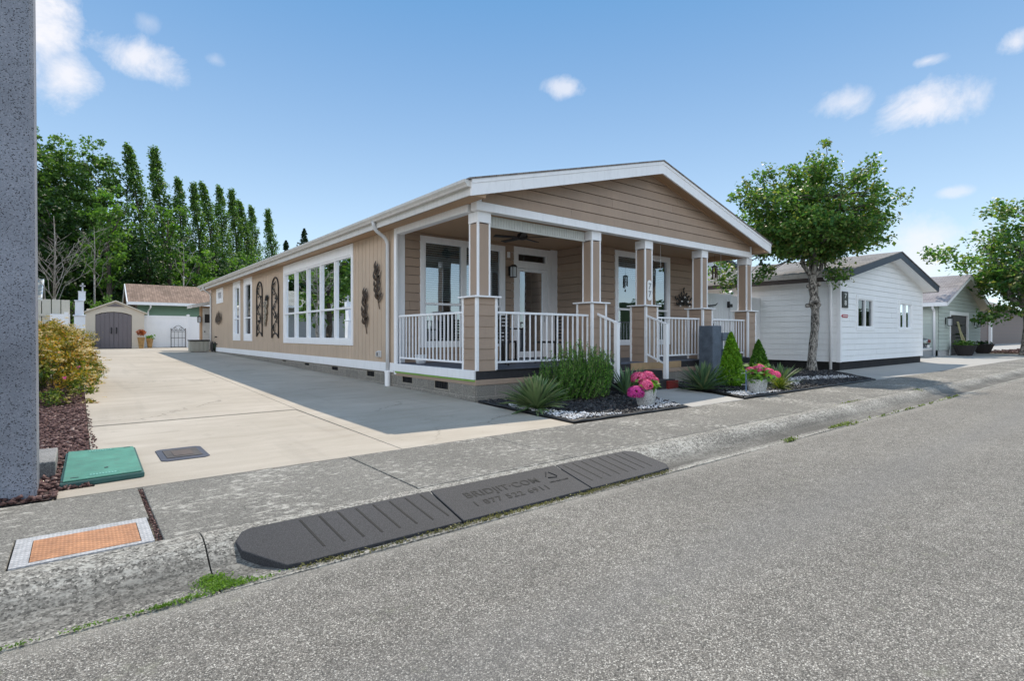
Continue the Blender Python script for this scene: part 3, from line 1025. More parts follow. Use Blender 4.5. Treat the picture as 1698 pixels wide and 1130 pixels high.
# porch: back wall, side wall, forward wall, ceiling
FB, FFW = ('y', PD), ('y', FW)
lap('porch_back_wall', house, TAUPE, FB, 0.24, 4.45, DECK, 3.33, 0.187, holes=[(0.63, 2.91, 0.86, 3.25), (3.23, 4.39, DECK - .01, 3.28)], seed=5)
lap('porch_side_wall', house, TAUPE, ('x', 4.68), FW, PD, DECK, 3.33, 0.187, seed=6, joints=False)
lap('porch_front_wall', house, TAUPE, FFW, 4.70, HX, DECK, 3.33, 0.187, holes=[(5.51, 7.80, 0.87, 3.26)], seed=7)
mb = MB()
mb.box(0.03, 0.24, PD - 0.03, PD + 0.02, DECK, 3.33)
mb.build('corner_board', WHITE, house, bevel=0.003)
mb = MB()
mb.box(4.44, 4.67, PD - 0.03, PD + 0.02, DECK, 3.33)
mb.build('corner_board', WHITE, house, bevel=0.003)
mb = MB()
mb.box(4.665, 4.72, FW - 0.03, FW + 0.02, DECK, 3.33)
mb.build('corner_board', WHITE, house, bevel=0.003)
mb = MB()
mb.box(HX - 0.07, HX + 0.01, FW - 0.03, FW + .02, DECK, 3.33)
mb.build('corner_board', WHITE, house, bevel=0.003)
mb = MB()
mb.box(0.012, HX, 0.16, PD, 3.335, 3.36)
mb.build('porch_ceiling', SOFF, house)
mb = MB()
mb.box(HX - 0.14, HX - 0.01, 0.16, FW - 0.03, 3.20, 3.334)
mb.build('side_beam', SOFF, house)
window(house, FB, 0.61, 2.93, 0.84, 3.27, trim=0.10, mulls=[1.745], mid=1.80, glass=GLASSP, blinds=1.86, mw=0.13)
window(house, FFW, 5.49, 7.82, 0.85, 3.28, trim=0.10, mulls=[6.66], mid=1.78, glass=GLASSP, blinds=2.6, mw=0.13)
# rolled slatted shade under the front beam
mb = MB()
x = 0.30
while x < 2.74:
    mb.box(x, x + 0.058, 0.20, 0.222, 3.02, 3.185)
    x += 0.062
mb.box(0.28, 2.78, 0.19, 0.235, 2.99, 3.02)
mb.build('porch_shade', plain('shade_vinyl', (0.5, 0.5, 0.46), 0.5), house, bevel=0.003, seg=1)
# front door with transom
mb = MB()
fr = FB
for (a, b, c, d) in ((3.21, 3.32, DECK, 3.30), (4.31, 4.43, DECK, 3.30), (3.32, 4.31, 3.17, 3.30), (3.32, 4.31, 2.78, 2.92)):
    mb.fbox(fr, a, b, c, d, -0.1, 0.035)
for (a, b, c, d) in ((3.32, 3.36, 2.92, 3.17), (4.27, 4.31, 2.92, 3.17), (3.36, 4.27, 2.92, 2.96), (3.36, 4.27, 3.13, 3.17)):
    mb.fbox(fr, a, b, c, d, -0.1, 0.015)
mb.build('door_frame', WHITE, house, bevel=0.003)
mb = MB()
mb.poly(*[fpt(fr, *q) for q in ((3.34, 2.94, -0.04), (4.29, 2.94, -0.04), (4.29, 3.15, -0.04), (3.34, 3.15, -0.04))])
mb.build('transom_pane', DGLASS, house)
mb = MB()
for (a, b, c, d) in ((3.325, 3.40, DECK + .02, 2.775), (4.17, 4.305, DECK + .02, 2.775), (3.40, 4.17, 2.70, 2.775), (3.40, 4.17, DECK + .02, DECK + .17)):
    mb.fbox(fr, a, b, c, d, -0.05, 0.02)
sdoor = mb.build('storm_door', CLEANW, house, bevel=0.004)
mb = MB()
mb.poly(*[fpt(fr, *q) for q in ((3.39, DECK + .16, -0.01), (4.18, DECK + .16, -0.01), (4.18, 2.71, -0.01), (3.39, 2.71, -0.01))])
mb.build('door_pane', DGLASS, sdoor)
mb = MB()
mb.fbox(fr, 4.19, 4.21, 1.45, 1.62, 0.02, 0.06)
mb.build('door_handle', GALV, sdoor)
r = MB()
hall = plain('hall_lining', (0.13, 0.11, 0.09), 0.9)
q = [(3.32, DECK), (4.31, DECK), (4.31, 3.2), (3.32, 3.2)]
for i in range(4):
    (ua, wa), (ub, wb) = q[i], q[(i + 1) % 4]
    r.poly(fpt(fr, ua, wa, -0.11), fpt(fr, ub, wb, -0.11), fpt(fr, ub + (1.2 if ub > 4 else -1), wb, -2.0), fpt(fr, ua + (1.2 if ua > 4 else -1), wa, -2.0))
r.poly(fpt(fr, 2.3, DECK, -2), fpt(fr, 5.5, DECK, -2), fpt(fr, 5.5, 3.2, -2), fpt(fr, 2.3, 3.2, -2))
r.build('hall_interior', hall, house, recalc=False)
mb = MB()
mb.fbox(fr, 3.05, 3.75, 1.0, 2.62, -1.2, -1.17)
for k in range(30):
    mb.fbox(fr, 3.05, 3.75, 1.02 + k * .053, 1.05 + k * .053, -1.165, -1.15)
mb.build('hall_blind', plain('pale_blind', (0.75, 0.8, 0.82), 0.6), house)
# pillars
def pillar(cx, lap_front=True):
    bw, sw = 0.40, 0.25
    p = MB()
    # lapped base
    for (fr_, a, b) in ((('y', 0.0), cx, cx + bw), (('x', cx), 0.0, bw)):
        z = 0.53 - 0.02
        while z < 1.74:
            zb = min(z + 0.187, 1.745)
            p.poly(fpt(fr_, a, z, .016), fpt(fr_, b, z, .016), fpt(fr_, b, zb, .003), fpt(fr_, a, zb, .003))
            p.poly(fpt(fr_, a, z, .016), fpt(fr_, b, z, .016), fpt(fr_, b, z, 0), fpt(fr_, a, z, 0))
            z = zb
    p.box(cx, cx + bw, 0.0, bw, 0.535, 1.745)
    s0 = cx + (bw - sw) / 2
    y0 = (bw - sw) / 2
    po = p.build('porch_pillar', TAUPE, house, recalc=False)
    q = MB()
    q.box(s0, s0 + sw, y0, y0 + sw, 1.775, 3.0)
    q.build('shaft', TAUPE, po)
    q = MB()
    tr = 0.035
    e = 0.008
    for (ax_, ay_) in ((0, 0), (1, 0), (0, 1), (1, 1)):
        bx = cx - 0.02 if ax_ == 0 else cx + bw + 0.02 - 0.05
        by = -0.022 if ay_ == 0 else bw - 0.03
        q.box(bx, bx + 0.05, by, by + 0.05, 0.515, 1.745)
        bx = s0 - e if ax_ == 0 else s0 + sw + e - tr
        by = y0 - e if ay_ == 0 else y0 + sw + e - tr
        q.box(bx, bx + tr, by, by + tr, 1.775, 3.02)
    q.box(s0 - .014, s0 + sw + .014, y0 - .014, y0 + sw + .014, 3.02, 3.199)
    q.build('corner_trim', WHITE, po, bevel=0.003)
    q = MB()
    q.box(cx - 0.07, cx + bw + 0.07, -0.07, bw + 0.07, 1.746, 1.774)
    q.build('cap', WHITE, po, bevel=0.004)
PX = [0.01, 2.79, 4.49, 6.70, 8.86]
for c in PX:
    pillar(c)
# railings
def rail(ax, c, a, b, pitch=0.135):
    m_ = MB()
    def bx(u0, u1, t0, t1, z0, z1):
        return m_.box(u0, u1, t0, t1, z0, z1) if ax == 'x' else m_.box(t0, t1, u0, u1, z0, z1)
    bx(a, b, c - 0.028, c + 0.028, 1.485, 1.525)
    bx(a, b, c - 0.018, c + 0.018, 0.625, 0.66)
    ro = m_.build('porch_railing', CLEANW, house, bevel=0.005)
    n = max(2, int(round((b - a) / pitch)))
    for k in range(n + 1):
        u = a + 0.012 + (b - a - 0.024) * k / n
        s = 0.011 if 0 < k < n else 0.014
        zl, zh = (0.66, 1.485) if 0 < k < n else (0.53, 1.485)
        m2 = MB()
        if ax == 'x':
            m2.box(u - s, u + s, c - s, c + s, zl, zh)
        else:
            m2.box(c - s, c + s, u - s, u + s, zl, zh)
        m2.build('baluster', CLEANW, ro)
rail('x', 0.10, 0.425, 2.775)
rail('x', 0.10, 4.905, 6.685)
rail('x', 0.10, 7.115, 8.845)
rail('y', 0.06, 0.425, 2.84)
rail('y', 9.0, 0.425, 1.70, 0.16)
# entry steps with handrails
mb = MB()
mb.box(2.98, 4.62, -0.34, -0.02, -0.04, 0.36).box(2.98, 4.62, -0.66, -0.34, -0.04, 0.19)
mb.build('entry_step', DECKW, house, bevel=0.008)
mb = MB()
mb.box(4.30, 4.64, -0.72, -0.665, 0.0, 0.17)
mb.build('step_kick_plate', plain('red_board', (0.20, 0.02, 0.015), 0.6, 0.3), house, bevel=0.004)
for xn in (2.95, 4.52):
    m_ = MB()
    m_.box(xn - 0.042, xn + 0.042, -0.54, -0.456, 0.19, 1.34).box(xn - 0.05, xn + 0.05, -0.548, -0.448, 1.34, 1.36)
    m_.obox((xn, -0.24, 1.445), 0.05, 0.56, 0.04, 0, R(20))
    m_.obox((xn, -0.24, 0.60), 0.035, 0.56, 0.035, 0, R(22))
    ho = m_.build('handrail', CLEANW, house, bevel=0.004)
    for y in (-0.08, -0.2, -0.32):
        m2 = MB()
        zz = 1.445 + (y + 0.24) * 0.36
        m2.box(xn - .011, xn + .011, y - .011, y + .011, zz - 0.85, zz - 0.01)
        m2.build('baluster', CLEANW, ho)
# rear annex with its door
AX = plain('annex_white', (0.62, 0.62, 0.60), 0.6)
mb = MB()
mb.box(-0.13, 5.0, 25.0, 25.35, 0.25, 2.62)
mb.build('annex_wall', SOFF, house)
mb = MB()
mb.prism([(-0.62, 2.50), (-0.62, 2.66), (5.0, 3.95), (5.0, 3.8)], 'y', 24.45, 25.9)
mb.build('annex_roof', GUTT, house)
mb = MB()
mb.box(-0.04, 1.1, 24.94, 25.0, 0.32, 2.52)
ad = mb.build('annex_door', AX, house, bevel=0.005)
mb = MB()
mb.box(0.03, 0.07, 24.9, 24.94, 1.25, 1.32).box(0.05, 0.3, 24.93, 24.94, 1.75, 2.2)
mb.build('door_fitting', DARK, ad)

# ------------------------------------------------------------------ vegetation helpers
def quads_to(V):
    n = len(V) // 4
    return V, np.arange(n * 4).reshape(n, 4)


def leaves(C, size, rng, aspect=0.6, up=0.5, out=None, vary=0.35, fold=0.25):
    """one folded leaf per centre; up biases the leaf normals to the sky"""
    n = len(C)
    nrm = rng.normal(size=(n, 3))
    nrm[:, 2] = np.abs(nrm[:, 2]) + up
    nrm /= np.linalg.norm(nrm, axis=1)[:, None]
    d = rng.normal(size=(n, 3)) if out is None else out + rng.normal(size=(n, 3)) * 0.5
    d -= nrm * (d * nrm).sum(1)[:, None]
    d /= np.linalg.norm(d, axis=1)[:, None] + 1e-9
    s = np.cross(nrm, d)
    L = (size * (1 + vary * rng.normal(size=n)).clip(0.4, 1.8))[:, None]
    Wd = L * aspect * 0.5
    V = np.stack([C - d * L * 0.5, C + s * Wd + nrm * L * fold * 0.3, C + d * L * 0.5 - nrm * L * fold * .4, C - s * Wd + nrm * L * fold * 0.3], 1).reshape(-1, 3)
    return V


def clump_points(centers, radii, per, rng):
    c = np.repeat(centers, per, axis=0)
    r = np.repeat(radii, per)[:, None]
    p = rng.normal(size=c.shape)
    p /= np.linalg.norm(p, axis=1)[:, None]
    p *= rng.random(len(c))[:, None] ** 0.6
    p[:, 2] *= 0.75
    return c + p * r


LEAF_ST = leafmat('street_tree_leaf', (0.04, 0.115, 0.035), (0.15, 0.265, 0.065), (0.25, 0.23, 0.09), 0.42, 0.33)
LEAF_POP = leafmat('poplar_leaf', (0.04, 0.10, 0.03), (0.15, 0.25, 0.065), None, 0.38, 0.4)
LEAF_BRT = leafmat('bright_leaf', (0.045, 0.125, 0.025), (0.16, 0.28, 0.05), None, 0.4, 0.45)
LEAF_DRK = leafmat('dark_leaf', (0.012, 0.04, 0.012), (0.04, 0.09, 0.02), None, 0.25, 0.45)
LEAF_CON = leafmat('conifer_needles', (0.012, 0.035, 0.015), (0.03, 0.07, 0.025), None, 0.1, 0.6)
BARK = m_bark('pale_bark', (0.045, 0.04, 0.036), (0.42, 0.39, 0.35))
BARKD = m_bark('dark_bark', (0.04, 0.03, 0.025), (0.12, 0.10, 0.08))
BARKW = m_bark('bleached_bark', (0.16, 0.145, 0.13), (0.36, 0.34, 0.31))


def limb(p0, p1, r0, r1, rng, wob=0.06, n=5):
    p0, p1 = np.array(p0, float), np.array(p1, float)
    L = np.linalg.norm(p1 - p0)
    pts = [tuple(p0 + (p1 - p0) * i / n + (rng.normal(size=3) * wob * L * (0 < i < n) * np.array((1, 1, .4)))) for i in range(n + 1)]
    return pts, [r0 + (r1 - r0) * i / n for i in range(n + 1)]


# ------------------------------------------------------------------ street tree
def street_tree(loc, label, H, crown_c, crown_r, fork, n_cl, per, leaf, seed, lsize=0.12, trunk_r=0.155, spread=0.42, knots=True, group=None, droops=()):
    rng = np.random.default_rng(seed)
    t = thing('street_tree', loc, label, 'tree', group)
    L0 = np.array(loc, float)
    tm_ = MB()
    n = 14
    pts, rad = [], []
    for i in range(n + 1):
        z = fork * i / n
        pts.append((loc[0] + 0.05 * math.sin(z * 1.3) + 0.02 * z, loc[1] + 0.04 * math.sin(z * 2.1 + 1), loc[2] + z - 0.03))
        r = trunk_r * (1.0 + 0.45 * math.exp(-z * 5)) * (1 - 0.10 * z / fork)
        if knots:
            r += 0.075 * math.exp(-((z - 2.05) / 0.08) ** 2) + 0.065 * math.exp(-((z - 2.6) / 0.08) ** 2) + 0.008 * math.sin(z * 9)
        rad.append(r)
    top = pts[-1]
    tm_.tube(pts, rad, 14)
    if knots:
        for (z, a) in ((2.05, 0.3), (2.0, 2.4), (2.1, 4.4), (2.6, 1.2), (2.56, 3.4), (2.64, 5.2), (2.02, 5.3), (2.08, 3.3)):
            tm_.ball((loc[0] + 0.15 * math.cos(a), loc[1] + 0.15 * math.sin(a), z), 0.085, 8, 5, 0.8)
    tm_.build('trunk', BARK, t, smooth=True)
    cc = np.array(crown_c) + L0
    cr = np.array(crown_r)
    # clump centres fill an irregular dome
    C = []
    ph = rng.random((6, 3)) * 6.28
    while len(C) < n_cl:
        p = rng.normal(size=3)
        p /= np.linalg.norm(p)
        lump = 1 + 0.10 * math.sin(3 * math.atan2(p[1], p[0]) + ph[0][0]) + 0.09 * math.sin(5 * p[2] + ph[1][0] + 2 * math.atan2(p[1], p[0])) + 0.07 * rng.normal()
        lump = min(lump, 1.14)
        rr = (rng.random() ** 0.42)
        q = p * rr * lump
        if p[2] < 0:
            q[2] *= 0.42
        C.append(q * cr + cc)
    for d in droops:
        for k in range(3):
            C.append(L0 + np.array(d) + rng.normal(size=3) * 0.16)
    C = np.array(C)
    lm = MB()
    forks = []
    nm = 5 if crown_r[0] < 3.5 else 7
    for k in range(nm):
        a = 6.283 * k / nm + 0.5
        e = np.array([math.cos(a) * crown_r[0] * 0.5, math.sin(a) * crown_r[0] * 0.5, crown_c[2] + (0.35 if k % 2 else 0.0) * crown_r[2]]) + L0
        if k == 2:
            e = L0 + np.array([0.1, 0, H * 0.8])
        p, r = limb(top, e, trunk_r * 0.62, trunk_r * 0.22, rng, 0.05, 6)
        p[0] = (top[0], top[1], top[2] - 0.1)
        lm.tube(p, r, 8)
        forks += [np.array(q) for q in p[2:]]
    lm.build('limb', BARK, t, smooth=True)
    tw = MB()
    for c in C[rng.permutation(len(C))[:int(n_cl * 0.6)]]:
        f = min(forks, key=lambda q: np.linalg.norm(q - c) + 0.4 * max(0, q[2] - c[2]))
        p, r = limb(f, c, 0.022, 0.006, rng, 0.06, 3)
        tw.tube(p, r, 4, cap=False)
    tw.build('twig', BARKD, t)
    rad_ = spread * (0.7 + 0.6 * rng.random(len(C)))
    P_ = clump_points(C, rad_, per, rng)
    out = (P_ - cc) / np.linalg.norm(P_ - cc, axis=1)[:, None] + np.array((0, 0, -0.45))
    V, F = quads_to(leaves(P_, lsize, rng, 0.72, 0.35, out))
    npmesh('crown', V, F, leaf, t)
    return t


street_tree((12.15, -0.30, 0.0), 'round-headed street tree with a knobbly trunk beside the white house numbered 78', 7.0,
            (-0.08, 0.06, 4.30), (2.12, 2.12, 2.15), 2.95, 460, 84, LEAF_ST, 11, 0.095, trunk_r=0.122, spread=0.36,
            droops=[(-1.9, 1.5, 2.7), (-2.2, 1.7, 3.1), (-1.2, 0.8, 2.9), (0.55, -0.45, 2.95)])
street_tree((35.4, -1.9, 0.0), 'large broad tree beyond the pale green garage at the right edge', 9.5,
            (1.2, -0.9, 4.7), (3.9, 3.9, 4.2), 2.6, 430, 56, LEAF_ST, 23, 0.19, 0.26, 0.75, False, None,
            [(-1.65, 1.3, 2.0), (-1.2, 0.9, 2.5), (-0.4, 0.3, 2.6), (-3.4, 2.6, 5.4), (-4.1, 3.2, 5.5), (-2.9, 2.2, 5.0)])

# ------------------------------------------------------------------ poplars and wood behind
rng = np.random.default_rng(5)


def poplar_proto(seed, Hh=20.0, rw=1.15, lean=1.2):
    rg = np.random.default_rng(seed)
    t = thing('poplar_tree', (0, 0, 0), 'x', 'tree', 'row of poplars behind the green building')
    m_ = MB()
    pts = [(-lean * (z / Hh) ** 2.2, 0, z) for z in np.linspace(0, Hh * 0.96, 10)]
    m_.tube(pts, [0.26 * (1 - 0.93 * i / 9) for i in range(10)], 7)
    for k in range(16):
        z = 1.5 + k * 0.9
        a = rg.random() * 6.28
        m_.tube([(-lean * (z / Hh) ** 2.2, 0, z), (0.6 * rw * math.cos(a) - lean * (z / Hh) ** 2.2, 0.6 * rw * math.sin(a), z + 1.3)], [0.06, 0.02], 5)
    m_.build('trunk', BARKD, t, smooth=True)
    C, Rr = [], []
    n = 210
    for k in range(n):
        h = 0.06 + 0.94 * (k + rg.random()) / n
        prof = min(1.0, (h / 0.3) ** 0.6) * (1 - max(0, h - 0.35) / 0.68) ** 0.75
        a = rg.random() * 6.28
        rr = rw * prof * (0.45 + 0.6 * rg.random())
        z = h * Hh
        C.append((rr * math.cos(a) - lean * h ** 2.2, rr * math.sin(a), z))
        Rr.append(0.15 + 0.62 * prof * (0.4 + 0.6 * rg.random()))
    C, Rr = np.array(C), np.array(Rr)
    c = np.repeat(C, 46, axis=0)
    r = np.repeat(Rr, 46)[:, None]
    p = rg.normal(size=c.shape) * 0.55
    p[:, 2] *= 1.7
    P_ = c + p * r
    V, F = quads_to(leaves(P_, 0.20, rg, 0.7, 0.1, np.tile([0, 0, 0.9], (len(P_), 1))))
    npmesh('crown', V, F, LEAF_POP, t)
    return t


PP = [poplar_proto(s, 20.0, w_, l_) for s, w_, l_ in ((1, 1.55, 1.5), (2, 1.35, 1.0), (3, 1.5, 0.5))]
pl_ = [(-0.8, 59.6, 21.5, 0, 'tallest poplar of the row, its tip bent to the left'), (1.5, 61.6, 22.3, 1, 'second tall poplar from the left, beside the tallest one'),
       (3.6, 62.5, 19.7, 2, 'third poplar in the row, standing apart with a narrow crown'), (5.3, 63.7, 19.6, 1, 'slim poplar fourth in the row, close to its neighbour'),
       (6.6, 65.2, 20.3, 0, 'poplar fifth in the row, slightly taller than the one before'), (8.6, 67.5, 20.7, 2, 'sixth poplar in the row, in the middle of the group'),
       (10.5, 69.8, 21.0, 1, 'seventh poplar in the row, leaning against the next'), (11.7, 70.6, 20.0, 0, 'eighth poplar in the row, half hidden by its neighbour'),
       (13.4, 72.6, 19.9, 2, 'last poplar but one, above the bushy green tree'), (16.3, 75.4, 20.3, 1, 'last poplar of the row, nearest the roof of the tan house')]
used = set()
for i, (x, y, h, k, lb) in enumerate(pl_):
    h = h - 1.5
    x = x + [1.2, 0.8, 0.4][k]
    s = h / 20.0
    sc3 = (s * 1.12, s * 1.12, s)
    if k not in used:
        used.add(k)
        PP[k].location = (x, y, 0.2)
        PP[k].rotation_euler = (0, 0, 0.0)
        PP[k].scale = sc3
        PP[k]['label'] = lb
    else:
        dup(PP[k], (x, y, 0.2), [0.25, -0.2, 0.15][i % 3], lb, sc3)


def bushy(name, loc, H_, rx, rz, label, leaf, seed, lsize=0.2, n_cl=110, per=42, z0=0.0, lean=0.0, group='trees behind the shed', spread=None, trunk=BARKD, cat='tree'):
    rg = np.random.default_rng(seed)
    t = thing(name, loc, label, cat, group)
    L0 = np.array(loc, float)
    m_ = MB()
    p, r = limb(L0 + (0, 0, -0.1), L0 + (-lean * 0.5, 0, H_ * 0.8), 0.045 * H_ ** 0.7 + 0.04, 0.04, rg, 0.01, 6)
    m_.tube(p, r, 7)
    for k in range(9):
        a = rg.random() * 6.28
        z = H_ * (0.25 + 0.06 * k)
        q, rr = limb(L0 + (-lean * 0.3 * z / H_, 0, z), L0 + (rx * 0.7 * math.cos(a) - lean * z / H_, rx * 0.7 * math.sin(a), z + H_ * 0.16), 0.07, 0.02, rg, 0.04, 3)
        m_.tube(q, rr, 5)
    m_.build('trunk', trunk, t, smooth=True)
    C = []
    while len(C) < n_cl:
        u = rg.normal(size=3)
        u /= np.linalg.norm(u)
        rr = min(1.06, rg.random() ** 0.4 * (1 + 0.10 * rg.normal()))
        q = u * rr
        h = (q[2] + 1) / 2
        C.append((q[0] * rx - lean * max(0, h) ** 1.6, q[1] * rx, H_ - rz + q[2] * rz))
    C = np.array(C) + L0
    P_ = clump_points(C, (spread or rx * 0.26) * (0.6 + 0.8 * rg.random(len(C))), per, rg)
    V, F = quads_to(leaves(P_, lsize, rg, 0.7, 0.3))
    npmesh('crown', V, F, leaf, t)
    return t


bushy('broadleaf_tree', (-10.2, 58, 0.2), 19.8, 3.3, 9.5, 'dark broadleaf tree farthest left behind the grey house roof', LEAF_POP, 31, 0.28, 330, 46, lean=1.0, spread=0.75)
bushy('broadleaf_tree', (-7.4, 60, 0.2), 20.6, 2.7, 9.9, 'tall swaying tree above the bleached bare tree', LEAF_POP, 32, 0.28, 330, 46, lean=1.3, spread=0.7)
bushy('broadleaf_tree', (-5.2, 62, 0.2), 21.4, 2.8, 10.3, 'tallest swaying tree of the left group, pale green on its sunny side', LEAF_POP, 33, 0.28, 350, 46, lean=1.5, spread=0.7)
bushy('broadleaf_tree', (-2.7, 60, 0.2), 20.0, 2.7, 9.8, 'swaying tree just left of the tallest poplar', LEAF_POP, 34, 0.28, 330, 46, lean=1.4, spread=0.7)
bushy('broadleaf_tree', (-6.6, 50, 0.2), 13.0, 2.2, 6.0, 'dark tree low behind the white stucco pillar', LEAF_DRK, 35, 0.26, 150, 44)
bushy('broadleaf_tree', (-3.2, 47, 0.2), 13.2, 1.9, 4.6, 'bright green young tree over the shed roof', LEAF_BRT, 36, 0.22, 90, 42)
bushy('broadleaf_tree', (1.3, 51, 0.2), 14.2, 1.7, 5.0, 'yellow-green thin-crowned tree in front of the tall poplars', LEAF_BRT, 37, 0.22, 70, 40)
bushy('broadleaf_tree', (3.2, 47, 0.2), 8.8, 2.0, 3.6, 'low bright green tree right of the yellow-green one', LEAF_BRT, 38, 0.22, 90, 42)
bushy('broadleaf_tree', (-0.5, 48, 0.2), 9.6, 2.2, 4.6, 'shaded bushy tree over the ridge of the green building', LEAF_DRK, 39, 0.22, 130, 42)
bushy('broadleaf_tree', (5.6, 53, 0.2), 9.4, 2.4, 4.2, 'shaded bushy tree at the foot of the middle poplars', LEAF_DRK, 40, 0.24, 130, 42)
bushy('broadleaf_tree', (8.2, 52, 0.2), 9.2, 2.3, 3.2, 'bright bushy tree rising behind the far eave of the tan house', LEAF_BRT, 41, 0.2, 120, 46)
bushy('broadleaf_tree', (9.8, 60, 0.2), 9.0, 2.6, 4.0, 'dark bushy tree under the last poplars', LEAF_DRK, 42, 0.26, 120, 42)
bushy('garden_shrub', (-4.0, 36.5, 0.3), 3.3, 1.1, 1.3, 'bright green shrub showing between the shed and the stucco pillar', LEAF_BRT, 43, 0.1, 60, 40, group=None, cat='shrub')
# dark mass of the wood
rg = np.random.default_rng(77)
C = np.stack([rg.uniform(-26, 26, 2300), rg.uniform(55, 68, 2300), 0.2 + 9.5 * rg.random(2300) ** 1.3], 1)
C[:, 2] *= np.clip(1.15 - np.abs(C[:, 0] + 2) / 60, 0.4, 1.2)
P_ = clump_points(C, np.full(len(C), 1.25), 24, rg)
V, F = quads_to(leaves(P_, 0.5, rg, 0.7, 0.3))
tag(npmesh('woodland', V, F, LEAF_DRK), 'dark tangle of undergrowth filling the wood below the poplars', 'woodland', kind='stuff')


def conifer(loc, H_, rw, label, seed, leaf=LEAF_CON, group=None):
    rg = np.random.default_rng(seed)
    t = thing('conifer_tree', loc, label, 'tree', group)
    m_ = MB()
    m_.tube([(loc[0], loc[1], loc[2]), (loc[0], loc[1], loc[2] + H_ * 0.97)], [0.02 * H_, 0.02], 7)
    m_.build('trunk', BARKD, t)
    n = int(900)
    h = rg.random(n) ** 0.8
    tiers = 1 + 0.35 * np.sin(h * 60)
    rr = rw * (1 - h) ** 0.9 * tiers * rg.random(n) ** 0.5 + 0.03
    a = rg.random(n) * 6.283
    C = np.stack([rr * np.cos(a), rr * np.sin(a), H_ * (0.08 + 0.92 * h) - rr * 0.35], 1) + np.array(loc)
    P_ = clump_points(C, np.full(n, 0.13 * rw) * (1.1 - h), 12, rg)
    V, F = quads_to(leaves(P_, H_ * 0.016, rg, 0.35, 0.2))
    npmesh('crown', V, F, leaf, t)


conifer((24.3, 84.7, 0.2), 18.6, 5.5, 'distant dark conifer whose tip shows above the roof of the tan house', 3)
conifer((20.6, 82.0, 0.2), 15.9, 4.5, 'smaller distant conifer tip left of the other above the roof', 4)
conifer((53.9, 22.2, 0.0), 9.4, 2.4, 'far dark conifer seen above the shingle roof of house 78', 5)

# ------------------------------------------------------------------ bare trees
def bare_tree(loc, z_fork, top, rw, label, seed, r0=0.07, nb=15):
    rg = np.random.default_rng(seed)
    t = thing('bare_tree', loc, label, 'tree', None)
    m_ = MB()
    x, y, z = loc
    m_.tube([(x, y, z - .05), (x + .02, y, z + z_fork * .5), (x, y, z + z_fork)], [r0, r0 * 0.8, r0 * 0.7], 8)
    m_.tube([(x, y, z + z_fork), (x + .03, y, z + top * 0.8), (x - .02, y, z + top)], [r0 * .7, r0 * 0.4, r0 * 0.12], 6)
    m_.build('trunk', BARKW, t, smooth=True)
    m_ = MB()
    for k in range(nb):
        a = 6.283 * k / nb * 2.4
        zz = z_fork * (0.8 + 0.9 * k / nb)
        q = np.array([x, y, z + zz])
        e = q + np.array([rw * math.cos(a), rw * math.sin(a), (top - zz) * 0.55 + 0.25])
        p, r = limb(q, e, 0.020, 0.006, rg, 0.05, 5)
        m_.tube(p, r, 5)
        for j in (2, 3, 4):
            for s_ in (-1, 1):
                d = np.array([math.cos(a + s_ * 0.8), math.sin(a + s_ * 0.8), 0.5 + 0.4 * rg.random()]) * rw * 0.4
                p2, r2 = limb(p[j], np.array(p[j]) + d, 0.009, 0.004, rg, 0.05, 3)
                m_.tube(p2, r2, 4)
    m_.build('branch', BARKW, t, smooth=True)


bare_tree((-6.0, 25.3, 0.3), 2.5, 6.3, 1.25, 'bleached bare tree fanning out behind the picket fence', 8)
bare_tree((-4.25, 40.5, 0.3), 5.0, 8.4, 1.0, 'thin pale bare tree behind the shed roof', 9, 0.07, 9)
bare_tree((1.6, 44.0, 0.3), 5.6, 8.2, 0.9, 'thin pale bare trunk above the ridge of the green building', 10, 0.06, 7)

# ------------------------------------------------------------------ white house number 78
WSID = plain('white_siding', (0.87, 0.88, 0.88), 0.55, 0.04, 1.5, bmp=0.15, fine=150, dirt=0.08, board=0.02)
NAVY = plain('dark_fascia', (0.035, 0.045, 0.07), 0.45, 0.2, 6)
DKFND = plain('dark_foundation', (0.018, 0.017, 0.018), 0.9, 0.7, 4, bmp=0.6, fine=50)
h78 = thing('white_house', (13.54, -0.54, 0), 'white lap-sided house with dark fascia, carrying the number 78', 'house')
HXa, HXb, HY = 13.54, 21.94, -0.54
FA = ('y', HY)
hw = [(14.97, 16.28, 1.38, 2.31), (19.14, 20.46, 1.38, 2.31)]
zE8, zP8, xp8, xl8, xr8, yr8 = 3.08, 4.06, 17.74, 13.08, 22.38, -1.0
s8 = (zP8 - zE8) / (xp8 - xl8)
lap('front_wall', h78, WSID, FA, HXa, HXb, 0.26, 3.95, 0.185, holes=[(a - .02, b + .02, c - .02, d + .02) for a, b, c, d in hw],
    ul=lambda z: max(HXa, xl8 + (z + 0.12 - zE8) / s8), ur=lambda z: min(HXb, xr8 - (z + 0.12 - zE8) / s8), seed=9, slit=0.0025)
lap('side_wall', h78, WSID, ('x', HXa), HY, 22.0, 0.26, 2.98, 0.185, seed=10, slit=0.0025)
mb = MB()
mb.box(HXb - 0.05, HXb, HY, 22, 0.26, 3.0).box(HXa, HXb, 21.95, 22, 0.26, 3.0)
mb.build('rear_wall', WSID, h78)
mb = MB()
mb.fbox(FA, HXa - 0.03, HXa + 0.09, 0.25, 3.0, -0.1, 0.022)
mb.build('corner_board', WHITE, h78, bevel=0.003)
mb = MB()
mb.fbox(FA, HXb - 0.09, HXb + 0.01, 0.25, 3.0, -0.1, 0.022)
mb.build('corner_board', WHITE, h78, bevel=0.003)
mb = MB()
mb.box(HXa + 0.05, HXb - 0.12, HY + 0.03, 21.9, -0.05, 0.262)
mb.build('foundation', DKFND, h78)
